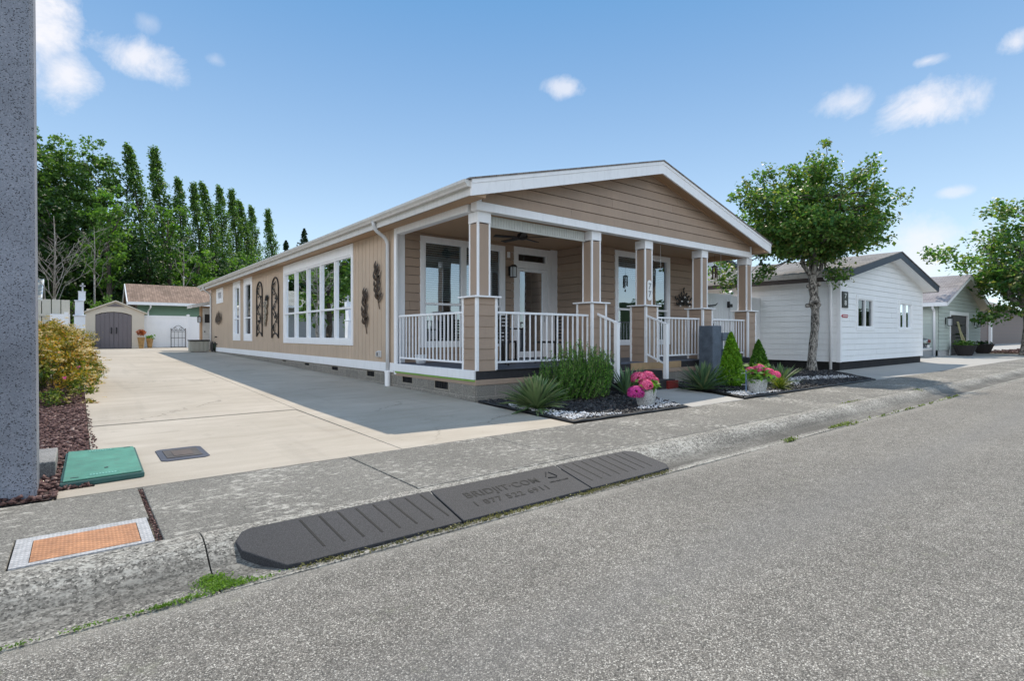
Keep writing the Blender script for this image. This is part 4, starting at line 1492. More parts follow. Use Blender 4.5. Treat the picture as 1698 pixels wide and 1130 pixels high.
for (a, b, c, d) in hw:
    window(h78, FA, a - 0.14, b + 0.14, c - 0.12, d + 0.12, trim=0.12, sash=0.03, mulls=[(a + b) / 2], glass=DGLASS, mw=0.06, tm=WSID, roommat=DARK)
mb = MB()
mb.prism([(xl8 + .02, zE8 - 0.2), (xl8 + .02, zE8 - 0.01), (xp8, zP8 - 0.01), (xr8 - .02, zE8 - 0.01), (xr8 - .02, zE8 - 0.2), (xr8 - .42, zE8 - 0.2 + 0.4 * s8), (xp8, zP8 - 0.12), (xl8 + .42, zE8 - 0.2 + 0.4 * s8)], 'y', yr8 + 0.03, 22.4)
mb.build('soffit', WSID, h78)
mb = MB()
mb.prism([(xl8 - 0.05, zE8 - 0.005), (xl8 - 0.05, zE8 + 0.02), (xp8, zP8 + 0.035), (xr8 + 0.05, zE8 + 0.02), (xr8 + 0.05, zE8 - 0.005), (xp8, zP8 + 0.01)], 'y', yr8 - 0.03, 22.45)
mb.build('roof', SHINGG, h78)
mb = MB()
for (a, b, za, zb) in ((xl8, xp8, zE8, zP8), (xp8, xr8, zP8, zE8)):
    n = len(mb.v)
    for y in (yr8, yr8 + 0.03):
        mb.v += [(a, y, za - 0.215), (b, y, zb - 0.215), (b, y, zb + 0.004), (a, y, za + 0.004)]
    mb.f += [tuple(n + i for i in q) for q in ((0, 1, 2, 3), (7, 6, 5, 4), (0, 4, 5, 1), (3, 2, 6, 7), (1, 5, 6, 2), (0, 3, 7, 4))]
mb.build('rake_board', NAVY, h78)
mb = MB()
mb.box(xl8 - 0.01, xl8 + .02, yr8 + 0.03, 22.4, zE8 - 0.29, zE8 - 0.155).box(xr8 - .02, xr8 + 0.01, yr8 + .03, 22.4, zE8 - 0.22, zE8 - 0.02)
mb.build('eave_fascia', plain('brown_fascia', (0.06, 0.045, 0.04), 0.5), h78)
mb = MB()
mb.prism([(xl8, zE8 - .01), (xl8, zE8 - 0.15), (xl8 - 0.07, zE8 - 0.15), (xl8 - 0.12, zE8 - 0.06), (xl8 - 0.125, zE8 - 0.004), (xl8 - 0.11, zE8 - 0.004), (xl8 - 0.1, zE8 - 0.06), (xl8 - 0.06, zE8 - 0.135), (xl8 - .012, zE8 - 0.135), (xl8 - .012, zE8 - .01)], 'y', yr8 + 0.02, 22.4)
mb.build('gutter', GUTT, h78)
mb = MB()
mb.box(xr8 + .01, xr8 + .12, yr8 + 0.02, 22.4, zE8 - 0.13, zE8 - .005)
mb.build('gutter', NAVY, h78)
mb = MB()
mb.tube([(13.0, -0.30, 2.95), (13.02, -0.30, 2.88), (13.42, -0.30, 2.72), (13.45, -0.30, 2.6), (13.45, -0.30, 0.02)], 0.045, 8)
mb.build('downspout', CLEANW, h78, smooth=True)


# writing
def text_mesh(body, size, m, loc, rot, parent=None, depth=0.004, name='lettering', sx=1.0, bold=0.0, spacing=1.0, align='CENTER'):
    c = bpy.data.curves.new('t', 'FONT')
    c.body = body
    c.size = size
    c.extrude = depth
    c.offset = bold
    c.space_character = spacing
    c.align_x = align
    c.align_y = 'CENTER'
    o = bpy.data.objects.new('t', c)
    col.objects.link(o)
    dg = bpy.context.evaluated_depsgraph_get()
    me = bpy.data.meshes.new_from_object(o.evaluated_get(dg))
    bpy.data.objects.remove(o)
    me.name = name
    me.materials.clear()
    me.materials.append(m)
    ob = bpy.data.objects.new(name, me)
    col.objects.link(ob)
    org = ORG.get(parent.name, Vector()) if parent is not None else Vector()
    ob.location = Vector(loc) - org
    ob.rotation_euler = rot
    ob.scale = (sx, 1, 1)
    if parent is not None:
        ob.parent = parent
    return ob


SIGNW = plain('sign_white', (0.82, 0.82, 0.8), 0.5, 0.02)
BLACKP = plain('black_plaque', (0.015, 0.013, 0.012), 0.35, 0.1)
pq = thing('number_plaque', (13.83, HY - 0.03, 2.23), 'black plaque with white digits 7 over 8 on the white house corner', 'sign')
mb = MB()
mb.box(13.60, 14.06, HY - 0.05, HY - 0.024, 1.975, 2.49)
mb.build('plate', BLACKP, pq, bevel=0.005)
text_mesh('7', 0.22, SIGNW, (13.83, HY - 0.055, 2.345), (R(90), 0, 0), pq, name='digit', sx=1.5, bold=0.001)
text_mesh('8', 0.22, SIGNW, (13.83, HY - 0.055, 2.125), (R(90), 0, 0), pq, name='digit', sx=1.5, bold=0.001)
ar = thing('arrow_sign', (13.8, HY - 0.03, 1.72), 'small red arrow-shaped sign below the 7 over 8 plaque', 'sign')
mb = MB()
mb.prism([(13.56, 1.715), (13.66, 1.67), (14.07, 1.67), (14.07, 1.765), (13.66, 1.765)], 'y', HY - 0.035, HY - 0.022)
mb.build('plate', plain('sign_red', (0.42, 0.05, 0.07), 0.5), ar)
mb = MB()
for k in range(4):
    mb.box(13.69 + k * .09, 13.75 + k * .09, HY - 0.038, HY - 0.034, 1.70, 1.735)
mb.build('lettering', SIGNW, ar)
p7 = thing('number_plaque', (4.69, 0.05, 2.1), 'white oval plaque with grey digits 77 on the middle porch pillar', 'sign')
mb = MB()
ov = []
for k in range(24):
    a = 6.283 * k / 24
    ov.append((4.69 + 0.072 * math.cos(a), 2.10 + (0.155 if math.sin(a) > 0 else -0.155) + 0.072 * math.sin(a)))
mb.prism(ov, 'y', 0.045, 0.062)
mb.build('plate', SIGNW, p7, bevel=0.003)
GREYD = plain('digit_grey', (0.25, 0.26, 0.28), 0.5)
text_mesh('7', 0.19, GREYD, (4.69, 0.042, 2.185), (R(90), 0, 0), p7, name='digit', bold=0.003)
text_mesh('7', 0.19, GREYD, (4.69, 0.042, 2.015), (R(90), 0, 0), p7, name='digit', bold=0.003)

# gate and fence between the two houses
gt = thing('vinyl_gate', (9.3, 2.0, 0), 'white vinyl gate with a black latch between the tan porch and the white house', 'gate')
mb = MB()
mb.box(9.15, 11.42, 2.0, 2.04, 0.1, 2.36).box(9.15, 11.42, 1.98, 2.06, 2.30, 2.42)
for k in range(14):
    mb.box(9.2 + k * .16, 9.21 + k * .16, 1.995, 2.001, 0.15, 2.3)
mb.build('gate_panel', CLEANW, gt)
mb = MB()
mb.box(11.43, 11.58, 1.94, 2.09, 0.0, 2.46)
mb.prism([(11.40, 2.46), (11.61, 2.46), (11.61, 2.5), (11.505, 2.56), (11.40, 2.5)], 'y', 1.91, 2.12)
mb.build('gate_post', CLEANW, gt, bevel=0.005)
mb = MB()
mb.box(11.30, 11.5, 1.90, 1.94, 2.02, 2.12).box(11.33, 11.38, 1.93, 2.0, 2.0, 2.2)
mb.build('latch', DARK, gt, bevel=0.005)
mb = MB()
mb.box(11.59, 13.5, 2.0, 2.04, 0.05, 2.40)
mb.build('fence_panel', CLEANW, gt)
so = thing('scroll_ornament', (9.6, 1.9, 1.5), 'dark scrolled metal ornament on the white vinyl gate', 'ornament')
mb = MB()
def curl(cx, cz, r, turns, a0, y=1.92, rad=0.012, sgn=1):
    pts = []
    for k in range(26):
        f = k / 25
        a = a0 + sgn * turns * 6.283 * f
        rr = r * (1 - 0.75 * f)
        pts.append((cx + rr * math.cos(a), y, cz + rr * math.sin(a)))
    mb.tube(pts, rad, 6)
for (cx, cz, r, sg, a0) in ((9.75, 1.7, 0.22, 1, 0.2), (10.15, 1.75, 0.2, -1, 2.6), (9.9, 1.35, 0.2, 1, 1.0), (10.3, 1.4, 0.17, -1, 0), (10.0, 1.05, 0.15, 1, 2.0)):
    curl(cx, cz, r, 1.4, a0, sgn=sg, rad=0.018)
mb.tube([(9.5, 1.92, 2.02), (9.8, 1.92, 2.1), (10.1, 1.92, 2.02), (10.5, 1.92, 2.05), (10.62, 1.92, 2.12)], [.015, .03, .025, .02, .01], 6)
mb.build('scroll', DARKM, so, smooth=True)

# far white gable seen over the roof of 78
wg = thing('gabled_house', (28, 12, 0), 'white gabled house rising behind house 78, seen between the last porch pillars', 'house')
mb = MB()
mb.prism([(25.2, 0), (31.6, 0), (31.6, 5.35), (28.2, 6.25), (25.2, 5.45)], 'y', 12.3, 22)
mb.build('wall', plain('pale_board', (0.66, 0.7, 0.74), 0.6), wg)
mb = MB()
for (a, b, za, zb) in ((24.7, 28.2, 5.4, 6.38), (28.2, 32.1, 6.38, 5.25)):
    mb.prism([(a, za), (b, zb), (b, zb + 0.12), (a, za + 0.12)], 'y', 11.9, 22.3)
mb.build('roof', NAVY, wg)

# ------------------------------------------------------------------ pale green garage house
GSID = plain('sage_siding', (0.50, 0.56, 0.51), 0.6, 0.06, 1.5, bmp=0.15, dirt=0.08, board=0.05)
gh = thing('green_house', (29.98, 0.8, 0), 'pale sage green house with a dark garage door facing the street', 'house')
gx0, gx1, gy = 29.98, 39.1, 0.8
zE9, zP9, xp9, xl9, xr9, yr9 = 2.80, 4.52, 34.5, 29.58, 39.45, 0.32
s9 = (zP9 - zE9) / (xp9 - xl9)
lap('front_wall', gh, GSID, ('y', gy), gx0, gx1, 0.30, 4.4, 0.2, holes=[(32.2, 36.1, -0.1, 2.3)], ul=lambda z: max(gx0, xl9 + (z + 0.12 - zE9) / s9), ur=lambda z: min(gx1, xr9 - (z + 0.12 - zE9) / s9), seed=14)
lap('side_wall', gh, GSID, ('x', gx0), gy, 14, 0.30, 2.8, 0.2, seed=15)
mb = MB()
mb.box(gx1 - .05, gx1, gy, 14, 0, 2.8).box(gx0, gx1, 13.95, 14, 0, 2.8)
mb.build('rear_wall', GSID, gh)
mb = MB()
mb.box(gx0 + 0.02, 32.2, gy + 0.02, gy + 0.2, -0.05, 0.30).box(36.1, gx1 - .02, gy + .02, gy + .2, -0.05, 0.30).box(gx0 + .02, gx0 + .2, gy, 14, -0.05, 0.3)
mb.build('foundation', plain('pale_concrete', (0.5, 0.5, 0.49), 0.8), gh)
mb = MB()
mb.prism([(xl9 + .02, zE9 - 0.19), (xl9 + .02, zE9 - .01), (xp9, zP9 - .01), (xr9 - .02, zE9 - .01), (xr9 - .02, zE9 - .19), (xp9, zP9 - .19)], 'y', yr9 + 0.03, 14.3)
mb.build('soffit', plain('cream_soffit', (0.6, 0.57, 0.48), 0.6), gh)
mb = MB()
mb.prism([(xl9 - .05, zE9 - .005), (xl9 - .05, zE9 + .02), (xp9, zP9 + .04), (xr9 + .05, zE9 + .02), (xr9 + .05, zE9 - .005), (xp9, zP9 + .012)], 'y', yr9 - .03, 14.35)
mb.build('roof', m_shingle('mauve_shingles', (0.24, 0.22, 0.24), (0.32, 0.30, 0.31)), gh)
mb = MB()
for (a, b, za, zb) in ((xl9, xp9, zE9, zP9), (xp9, xr9, zP9, zE9)):
    n = len(mb.v)
    for y in (yr9, yr9 + 0.03):
        mb.v += [(a, y, za - 0.2), (b, y, zb - 0.2), (b, y, zb + 0.004), (a, y, za + 0.004)]
    mb.f += [tuple(n + i for i in q) for q in ((0, 1, 2, 3), (7, 6, 5, 4), (0, 4, 5, 1), (3, 2, 6, 7), (1, 5, 6, 2), (0, 3, 7, 4))]
mb.build('rake_board', WHITE, gh)
mb = MB()
mb.box(xl9 - .1, xl9 + .02, yr9 + .03, 14.3, zE9 - .2, zE9 - .005)
mb.build('gutter', CLEANW, gh)
mb = MB()
mb.tube([(xl9, 0.95, 2.62), (xl9 + .05, 0.95, 2.5), (29.88, 0.95, 2.4), (29.9, 0.95, 2.3), (29.9, 0.95, 0.0)], 0.06, 8)
mb.build('downspout', CLEANW, gh, smooth=True)
mb = MB()
mb.box(32.12, 32.32, gy - .03, gy + .1, 0, 2.42).box(35.98, 36.2, gy - .03, gy + .1, 0, 2.42).box(32.32, 35.98, gy - .03, gy + .1, 2.22, 2.42)
mb.build('garage_trim', CLEANW, gh, bevel=0.004)
mb = MB()
for k in range(4):
    mb.box(32.33, 35.97, gy + 0.05, gy + 0.09, 0.01 + k * .555, 0.55 + k * .555)
gd = mb.build('garage_door', plain('dark_door', (0.045, 0.035, 0.03), 0.6, 0.2, 3), gh, bevel=0.01)
mb = MB()
for (a, b, z, w_) in ((33.6, 35.0, 1.62, .05), (33.6, 35.3, 1.12, .09), (33.6, 34.8, 0.93, .05), (33.7, 35.0, 0.55, .03), (33.7, 35.1, 0.36, .03)):
    mb.box(a, b, gy + 0.035, gy + 0.05, z, z + w_)
mb.build('glass_strip', DGLASS, gd)


def lantern(loc, label, s=1.0, axis='y', group=None):
    t = thing('wall_lantern', loc, label, 'lamp', group)
    x, y, z = loc
    m_ = MB()
    m_.box(x - .045 * s, x + .045 * s, y - .02 * s, y, z - .12 * s, z + .12 * s)
    m_.tube([(x, y - .02 * s, z + .08 * s), (x, y - .1 * s, z + .14 * s), (x, y - .14 * s, z + .10 * s)], .01 * s, 6)
    m_.prism([(x - .08 * s, z + .09 * s), (x + .08 * s, z + .09 * s), (x, z + .15 * s)], 'y', y - .22 * s, y - .06 * s)
    for (a, b) in ((-1, -1), (1, -1), (-1, 1), (1, 1)):
        m_.box(x + a * .06 * s - .006 * s, x + a * .06 * s + .006 * s, y - .14 * s + b * .06 * s - .006 * s, y - .14 * s + b * .06 * s + .006 * s, z - .16 * s, z + .09 * s)
    m_.box(x - .065 * s, x + .065 * s, y - .205 * s, y - .075 * s, z - .18 * s, z - .16 * s)
    m_.build('lantern_frame', DARK, t)
    m_ = MB()
    m_.box(x - .05 * s, x + .05 * s, y - .19 * s, y - .09 * s, z - .155 * s, z + .085 * s)
    m_.build('lantern_glass', plain('frosted_glass', (0.62, 0.65, 0.68), 0.3), t)
    return t


lantern((31.25, gy - .02, 1.86), 'black wall lantern left of the dark garage door', 1.5)
lantern((37.6, gy - .02, 1.86), 'black wall lantern right of the dark garage door', 1.5)
lantern((3.08, PD - .02, 2.68), 'small dark wall lantern beside the front door on the porch', 0.95)
lantern((-0.22, 24.98, 1.95), 'wall lantern on the rear annex beside its white door', 1.1)
POTD = plain('dark_pot', (0.03, 0.025, 0.025), 0.5)
for (x, y, lb, pl) in ((31.9, 0.1, 'wide dark pot with green leaves left of the garage door', 1), (37.4, 0.35, 'wide dark pot with withered leaves right of the garage door', 0)):
    mb = MB()
    mb.lathe((x, y, 0), [(0.30, 0), (0.34, 0.05), (0.52, 0.5), (0.55, 0.56), (0.49, 0.56), (0.46, 0.5)], 20)
    tag(mb.build('plant_pot', POTD, smooth=False, bevel=0.01), lb, 'pot')
    rg = np.random.default_rng(int(x))
    P_ = np.array((x, y, 0.62)) + rg.normal(size=(420 if pl else 160, 3)) * np.array((0.2, 0.2, 0.10 if pl else 0.05))
    V, F = quads_to(leaves(P_, 0.12, rg, 0.6, 0.5))
    tag(npmesh('pot_plant', V, F, LEAF_BRT if pl else LEAF_DRK), 'leafy green plant in the left garage pot' if pl else 'dark low plant in the right garage pot', 'plant')
mb = MB()
for (a, b) in ((31.95, 33.4), (32.1, 33.2), (32.35, 33.5), (33.05, 33.15)):
    mb.tube([(a, 0.15, 0.3), (b, 0.7, 1.85)], 0.022, 6)
tag(mb.build('bamboo_cane', plain('bamboo', (0.42, 0.38, 0.2), 0.6)), 'bundle of pale canes leaning from the left pot against the garage door', 'canes')
bb = thing('brown_building', (70, 7, 0), 'long brown building far along the street behind the right tree', 'building')
lap('wall', bb, plain('brown_board', (0.20, 0.16, 0.145), 0.7), ('y', 7.0), 66, 100, 0.0, 4.2, 0.45, seed=2, joints=False)
mb = MB()
mb.box(66, 100, 7.05, 16, 0, 4.2)
mb.build('building_core', SOFF, bb)
mb = MB()
mb.prism([(6.2, 4.1), (16.8, 4.1), (11.5, 6.2)], 'x', 65.5, 100.5)
mb.build('roof', SHINGG, bb)
mb = MB()
mb.box(76.4, 76.9, 6.7, 6.95, 0, 4.0)
mb.build('post', CLEANW, bb)

# parked car, only its tail shows past the white house
car = thing('parked_car', (26.7, 3.0, 0), 'dark car parked behind the white house corner, only its tail showing', 'car')
CARP = plain('car_paint', (0.10, 0.11, 0.13), 0.2, 0.05, 2, metal=0.3, bmp=0)
mb = MB()
ys = [0.95, 1.0, 1.2, 2.2, 3.6, 4.6, 5.25, 5.35]
secs = [(0.50, 0.86, 0.70), (0.35, 0.95, 0.8), (0.30, 1.02, 0.86), (0.28, 1.05, 0.9), (0.28, 1.05, 0.9), (0.28, 0.95, 0.88), (0.32, 0.8, 0.8), (0.42, 0.68, 0.72)]
k = 12
base = len(mb.v)
for y, (zl, zh, hw_) in zip(ys, secs):
    for j in range(k):
        a = 6.283 * (j + .5) / k
        cx_, sx_ = math.cos(a), math.sin(a)
        mb.v.append((26.7 + hw_ * math.copysign(abs(cx_) ** 0.45, cx_), y, (zl + zh) / 2 + (zh - zl) / 2 * math.copysign(abs(sx_) ** 0.45, sx_)))
for i in range(len(ys) - 1):
    for j in range(k):
        mb.f.append((base + i * k + j, base + i * k + (j + 1) % k, base + (i + 1) * k + (j + 1) % k, base + (i + 1) * k + j))
mb.f.append(tuple(base + j for j in range(k)))
mb.f.append(tuple(base + (len(ys) - 1) * k + j for j in range(k)))
mb.build('body', CARP, car, smooth=True, bevel=0.02)
mb = MB()
mb.prism([(1.15, 1.02), (1.75, 1.48), (3.3, 1.5), (4.15, 1.02)], 'x', 25.98, 27.42)
mb.build('cabin', DGLASS if False else plain('car_glass', (0.02, 0.025, 0.03), 0.08, 0.05, bmp=0), car, bevel=0.08)
for (x, y) in ((25.92, 1.75), (27.48, 1.75), (25.92, 4.45), (27.48, 4.45)):
    mb = MB()
    prof_ = []
    mb.tube([(x - .1, y, .33), (x + .1, y, .33)], 0.33, 20)
    wo = mb.build('wheel', DARK, car, bevel=0.02)
    mb = MB()
    mb.tube([(x - .11, y, .33), (x + .11, y, .33)], 0.2, 14)
    mb.build('rim', GALV, wo, bevel=0.02)
for x in (26.05, 27.35):
    mb = MB()
    mb.box(x - .16, x + .16, 0.93, 1.05, 0.72, 0.88)
    mb.build('tail_light', plain('tail_red', (0.20, 0.01, 0.01), 0.2), car, bevel=0.03)
mb = MB()
mb.box(26.9, 27.25, 0.92, 0.945, 0.48, 0.62)
mb.build('licence_plate', SIGNW, car)
mb = MB()
mb.box(25.9, 27.5, 0.88, 1.05, 0.34, 0.46)
mb.build('bumper', GALV, car, bevel=0.03)
car.location = (27.4, 2.75, 0)

# ------------------------------------------------------------------ left side: shed, fences, back buildings
SHED = plain('shed_resin', (0.62, 0.555, 0.46), 0.65, 0.06, 2)
SHEDD = plain('shed_door_resin', (0.165, 0.145, 0.155), 0.6, 0.06, 2)
z3 = gz(33)
sh = thing('garden_shed', (-3.42, 32, z3), 'beige resin garden shed with arched mauve-grey double doors at the end of the driveway', 'shed')
mb = MB()
wall = [(-4.82, z3), (-4.36, z3), (-4.36, z3 + 1.98), (-4.1, z3 + 2.08), (-3.8, z3 + 2.14), (-3.5, z3 + 2.16), (-3.2, z3 + 2.14), (-2.9, z3 + 2.08), (-2.64, z3 + 1.98), (-2.64, z3), (-2.02, z3), (-2.02, z3 + 2.14), (-3.42, z3 + 2.78), (-4.82, z3 + 2.14)]
mb.prism(wall, 'y', 32.0, 32.12)
mb.box(-4.82, -4.74, 32.12, 34.6, z3, z3 + 2.14).box(-2.10, -2.02, 32.12, 34.6, z3, z3 + 2.14).box(-4.74, -2.10, 34.5, 34.6, z3, z3 + 2.4)
mb.build('shed_wall', SHED, sh, bevel=0.01)
mb = MB()
mb.prism([(-4.95, z3 + 2.06), (-3.42, z3 + 2.76), (-1.89, z3 + 2.06), (-1.89, z3 + 2.12), (-3.42, z3 + 2.84), (-4.95, z3 + 2.12)], 'y', 31.86, 34.7)
mb.build('shed_roof', SHED, sh, bevel=0.008)
mb = MB()
mb.prism([(-3.85, z3 + 2.47), (-3.0, z3 + 2.47), (-3.42, z3 + 2.66)], 'y', 31.96, 32.0)
mb.build('gable_vent', SHEDD, sh)
for (a, b) in ((-4.35, -3.505), (-3.495, -2.65)):
    mb = MB()
    def arch(x):
        return z3 + 2.15 - 0.19 * ((x + 3.5) / 0.86) ** 2
    n = 4
    for k in range(n):
        xa, xb = a + (b - a) * k / n + 0.006, a + (b - a) * (k + 1) / n - 0.006
        mb.prism([(xa, z3 + 0.03), (xb, z3 + 0.03), (xb, arch(xb) - .02), (xa, arch(xa) - .02)], 'y', 32.03, 32.075)
    mb.box(a, b, 32.07, 32.1, z3 + .03, z3 + 1.9)
    do = mb.build('shed_door', SHEDD, sh)
    s_ = -1 if a < -4 else 1
    mb = MB()
    mb.tube([(-3.5 + s_ * .12, 32.03, z3 + 0.90), (-3.5 + s_ * .12, 31.97, z3 + 0.93), (-3.5 + s_ * .12, 31.97, z3 + 1.2), (-3.5 + s_ * .12, 32.03, z3 + 1.23)], 0.03, 6)
    mb.build('handle', DARK, do)
vf = thing('vinyl_fence', (-2, 33, z3), 'plain white vinyl privacy fence at the back of the driveway', 'fence')
mb = MB()
mb.box(-2.0, 0.34, 33.0, 33.05, z3 + 0.03, z3 + 1.98).box(0.48, 5.5, 33.0, 33.05, z3 + 0.03, z3 + 1.94)
mb.box(-2.0, 0.34, 32.98, 33.07, z3 + 1.9, z3 + 2.02).box(0.48, 5.5, 32.98, 33.07, z3 + 1.88, z3 + 1.98)
mb.build('fence_panel', CLEANW, vf)
mb = MB()
mb.box(0.34, 0.48, 32.95, 33.09, z3, z3 + 2.05)
mb.prism([(0.31, z3 + 2.05), (0.51, z3 + 2.05), (0.51, z3 + 2.08), (0.41, z3 + 2.14), (0.31, z3 + 2.08)], 'y', 32.92, 33.12)
mb.build('fence_post', CLEANW, vf)
it = thing('iron_trellis', (-0.15, 32.7, z3), 'black iron garden trellis with a scrolled arch leaning on the white fence', 'trellis')
mb = MB()
ty = 32.75
for x in (-0.56, 0.22):
    mb.tube([(x, ty, z3), (x, ty, z3 + 1.15)], 0.02, 6)
    mb.ball((x, ty, z3 + 1.19), 0.035, 8, 5)
for z in (0.04, 0.62, 1.02, 1.1):
    mb.tube([(-0.56, ty, z3 + z), (0.22, ty, z3 + z)], 0.014, 6)
for x in (-0.38, -0.17, 0.04):
    mb.tube([(x, ty, z3 + .04), (x, ty, z3 + 1.02)], 0.010, 5)
pts = [(-0.56 + 0.78 * k / 16, ty, z3 + 1.1 + 0.30 * math.sin(math.pi * k / 16) ** 1.2) for k in range(17)]
mb.tube(pts, 0.014, 6)
for sg, cx_ in ((1, -0.29), (-1, -0.05)):
    p_ = []
    for k in range(18):
        f = k / 17
        a = 1.5 + sg * 7.5 * f
        p_.append((cx_ + 0.1 * (1 - .7 * f) * math.cos(a), ty, z3 + 1.2 + 0.1 * (1 - .7 * f) * math.sin(a)))
    mb.tube(p_, 0.01, 5)
tag(mb.build('trellis_frame', DARKM, it), None)

TERRA = plain('rust_glaze', (0.42, 0.25, 0.09), 0.45, 0.6, 5)
for (x, y, h_, lb) in ((-2.22, 31.4, 0.66, 'tall amber vase in front of the shed wall, holding a rust red plant'), (-1.72, 32.3, 0.60, 'tall amber vase beside the white fence, holding a small green plant')):
    mb = MB()
    mb.lathe((x, y, z3), [(0.10, 0), (0.12, 0.04), (0.15, h_ * 0.5), (0.19, h_ * 0.93), (0.20, h_), (0.165, h_), (0.15, h_ * .9)], 18)
    tag(mb.build('tall_vase', TERRA, smooth=False), lb, 'vase')
REDL = leafmat('rust_leaf', (0.25, 0.05, 0.02), (0.42, 0.12, 0.04), None, 0.3)
rg = np.random.default_rng(3)
P_ = np.array((-2.22, 31.4, z3 + 0.95)) + clump_points(np.zeros((1, 3)), np.array([0.26]), 700, rg)
V, F = quads_to(leaves(P_, 0.06, rg, 0.8, 0.2))
tag(npmesh('bushy_plant', V, F, REDL), 'rust red bushy plant in the taller vase by the shed', 'plant')
P_ = np.array((-1.72, 32.3, z3 + 0.66)) + rg.normal(size=(160, 3)) * np.array((.1, .1, .06))
V, F = quads_to(leaves(P_, 0.12, rg, 0.4, 0.2))
tag(npmesh('bushy_plant', V, F, LEAF_BRT), 'small green plant in the vase by the white fence', 'plant')
mb = MB()
mb.prism([(-4.95, z3), (-4.4, z3), (-4.33, z3 + 0.55), (-5.02, z3 + 0.55)], 'y', 30.9, 31.4)
tag(mb.build('trough_planter', plain('grey_planter', (0.06, 0.05, 0.055), 0.6), bevel=0.01), 'dark tapered trough planter left of the shed doors', 'planter')
YEL = leafmat('yellow_leaf', (0.18, 0.16, 0.02), (0.42, 0.34, 0.03), None, 0.3)
P_ = np.array((-4.68, 31.15, z3 + 0.72)) + rg.normal(size=(500, 3)) * np.array((.2, .14, .13))
V, F = quads_to(leaves(P_, 0.06, rg, 0.7, 0.2))
tag(npmesh('bushy_plant', V, F, YEL), 'yellow-green plant in the dark trough left of the shed doors', 'plant')

# green building behind the fence
GRN = plain('green_board', (0.17, 0.28, 0.20), 0.7, 0.1, 2)
gb = thing('green_building', (-2.3, 36.5, 0.3), 'dark green board building with a red-brown shingle roof behind the white fence', 'building')
grooved('front_wall', gb, GRN, ('y', 36.55), -2.05, 9.0, 0.2, 3.25, 0.4, gw=0.03)
mb = MB()
mb.prism([(36.6, 0.2), (36.6, 3.15), (38.5, 4.15), (40.4, 3.15), (40.4, 0.2)], 'x', -1.9, 9.0)
mb.build('gable_wall', plain('weathered_board', (0.16, 0.13, 0.10), 0.8, 0.4), gb)
mb = MB()
mb.prism([(36.0, 3.22), (38.5, 4.55), (41.0, 3.22), (41.0, 3.30), (38.5, 4.66), (36.0, 3.30)], 'x', -2.6, 9.5)
mb.build('roof', SHINGB, gb)
mb = MB()
mb.prism([(36.0, 3.08), (38.5, 4.4), (41.0, 3.08), (41.0, 3.30), (38.5, 4.64), (36.0, 3.30)], 'x', -2.66, -2.601)
mb.build('rake_board', CLEANW, gb)
mb = MB()
mb.box(-2.6, 9.5, 35.88, 36.0, 3.1, 3.29)
mb.build('gutter', CLEANW, gb)
mb = MB()
mb.tube([(-1.35, 35.95, 3.1), (-1.35, 36.0, 2.95), (-1.45, 36.45, 2.7), (-1.45, 36.45, 0.4)], 0.05, 8)
mb.build('downspout', CLEANW, gb)

gr = thing('grey_house', (-6.7, 45, 0.3), 'pale grey roofed house far left behind the board fence', 'house')
mb = MB()
mb.prism([(43, 0.2), (43, 3.6), (45.2, 4.8), (47.4, 3.6), (47.4, 0.2)], 'x', -17, -7.7)
mb.build('wall', plain('grey_board', (0.33, 0.34, 0.35), 0.7), gr)
mb = MB()
mb.prism([(42.4, 3.62), (45.2, 5.12), (48.0, 3.62), (48.0, 3.72), (45.2, 5.22), (42.4, 3.72)], 'x', -17.5, -7.15)
mb.build('roof', m_shingle('pale_grey_shingles', (0.34, 0.33, 0.3), (0.42, 0.41, 0.38)), gr)
mb = MB()
mb.prism([(42.4, 3.48), (45.2, 4.98), (48.0, 3.48), (48.0, 3.72), (45.2, 5.22), (42.4, 3.72)], 'x', -7.149, -7.08)
mb.build('rake_board', CLEANW, gr)
mb = MB()
mb.box(-17.5, -7.15, 42.32, 42.4, 3.5, 3.7)
mb.build('gutter', CLEANW, gr)

# board fence and stucco pillar
BF = plain('cream_fence_board', (0.58, 0.55, 0.47), 0.7, 0.08, 2, dirt=0.15)
bf = thing('board_fence', (-7, 18.7, 0.2), 'tall cream board fence with narrow gaps behind the golden bush', 'fence')
for k in range(12):
    mb = MB()
    a = -8.6 + k * 0.27
    mb.box(a, a + 0.245, 18.7, 18.73, 0.25, 2.42 - 0.004 * (k % 3))
    mb.build('board', BF, bf, bevel=0.003, seg=1)
for z in (1.80, 0.7):
    mb = MB()
    mb.box(-8.6, -5.38, 18.66, 18.698, z, z + 0.09)
    mb.build('rail', BF, bf)
mb = MB()
mb.box(-5.95, -5.38, 18.5, 18.6, 1.25, 1.88).box(-5.55, -5.42, 18.42, 18.5, 0.3, 1.95)
tag(mb.build('utility_box', WHITE, bevel=0.01), 'white box mounted low on the cream board fence', 'utility box')
STU = plain('white_stucco', (0.74, 0.77, 0.82), 0.8, 0.08, 4, bmp=0.6, fine=40)
pl2 = thing('stucco_pillar', (-5.08, 18, 0.2), 'stepped white stucco pillar between the golden bush and the shed', 'pillar')
mb = MB()
mb.box(-5.26, -4.94, 17.9, 18.35, 0.2, 1.80).box(-5.30, -4.92, 17.86, 18.4, 1.80, 1.845)
mb.build('pillar_base', STU, pl2, bevel=0.02)
mb = MB()
mb.box(-5.235, -4.98, 17.93, 18.3, 1.846, 2.35).box(-5.26, -4.965, 17.9, 18.33, 2.35, 2.385)
mb.build('pillar_middle', STU, pl2, bevel=0.02)
mb = MB()
mb.box(-5.14, -4.93, 17.98, 18.28, 2.386, 2.70).box(-5.155, -4.92, 17.96, 18.3, 2.70, 2.72)
mb.build('pillar_top', STU, pl2, bevel=0.015)
mb = MB()
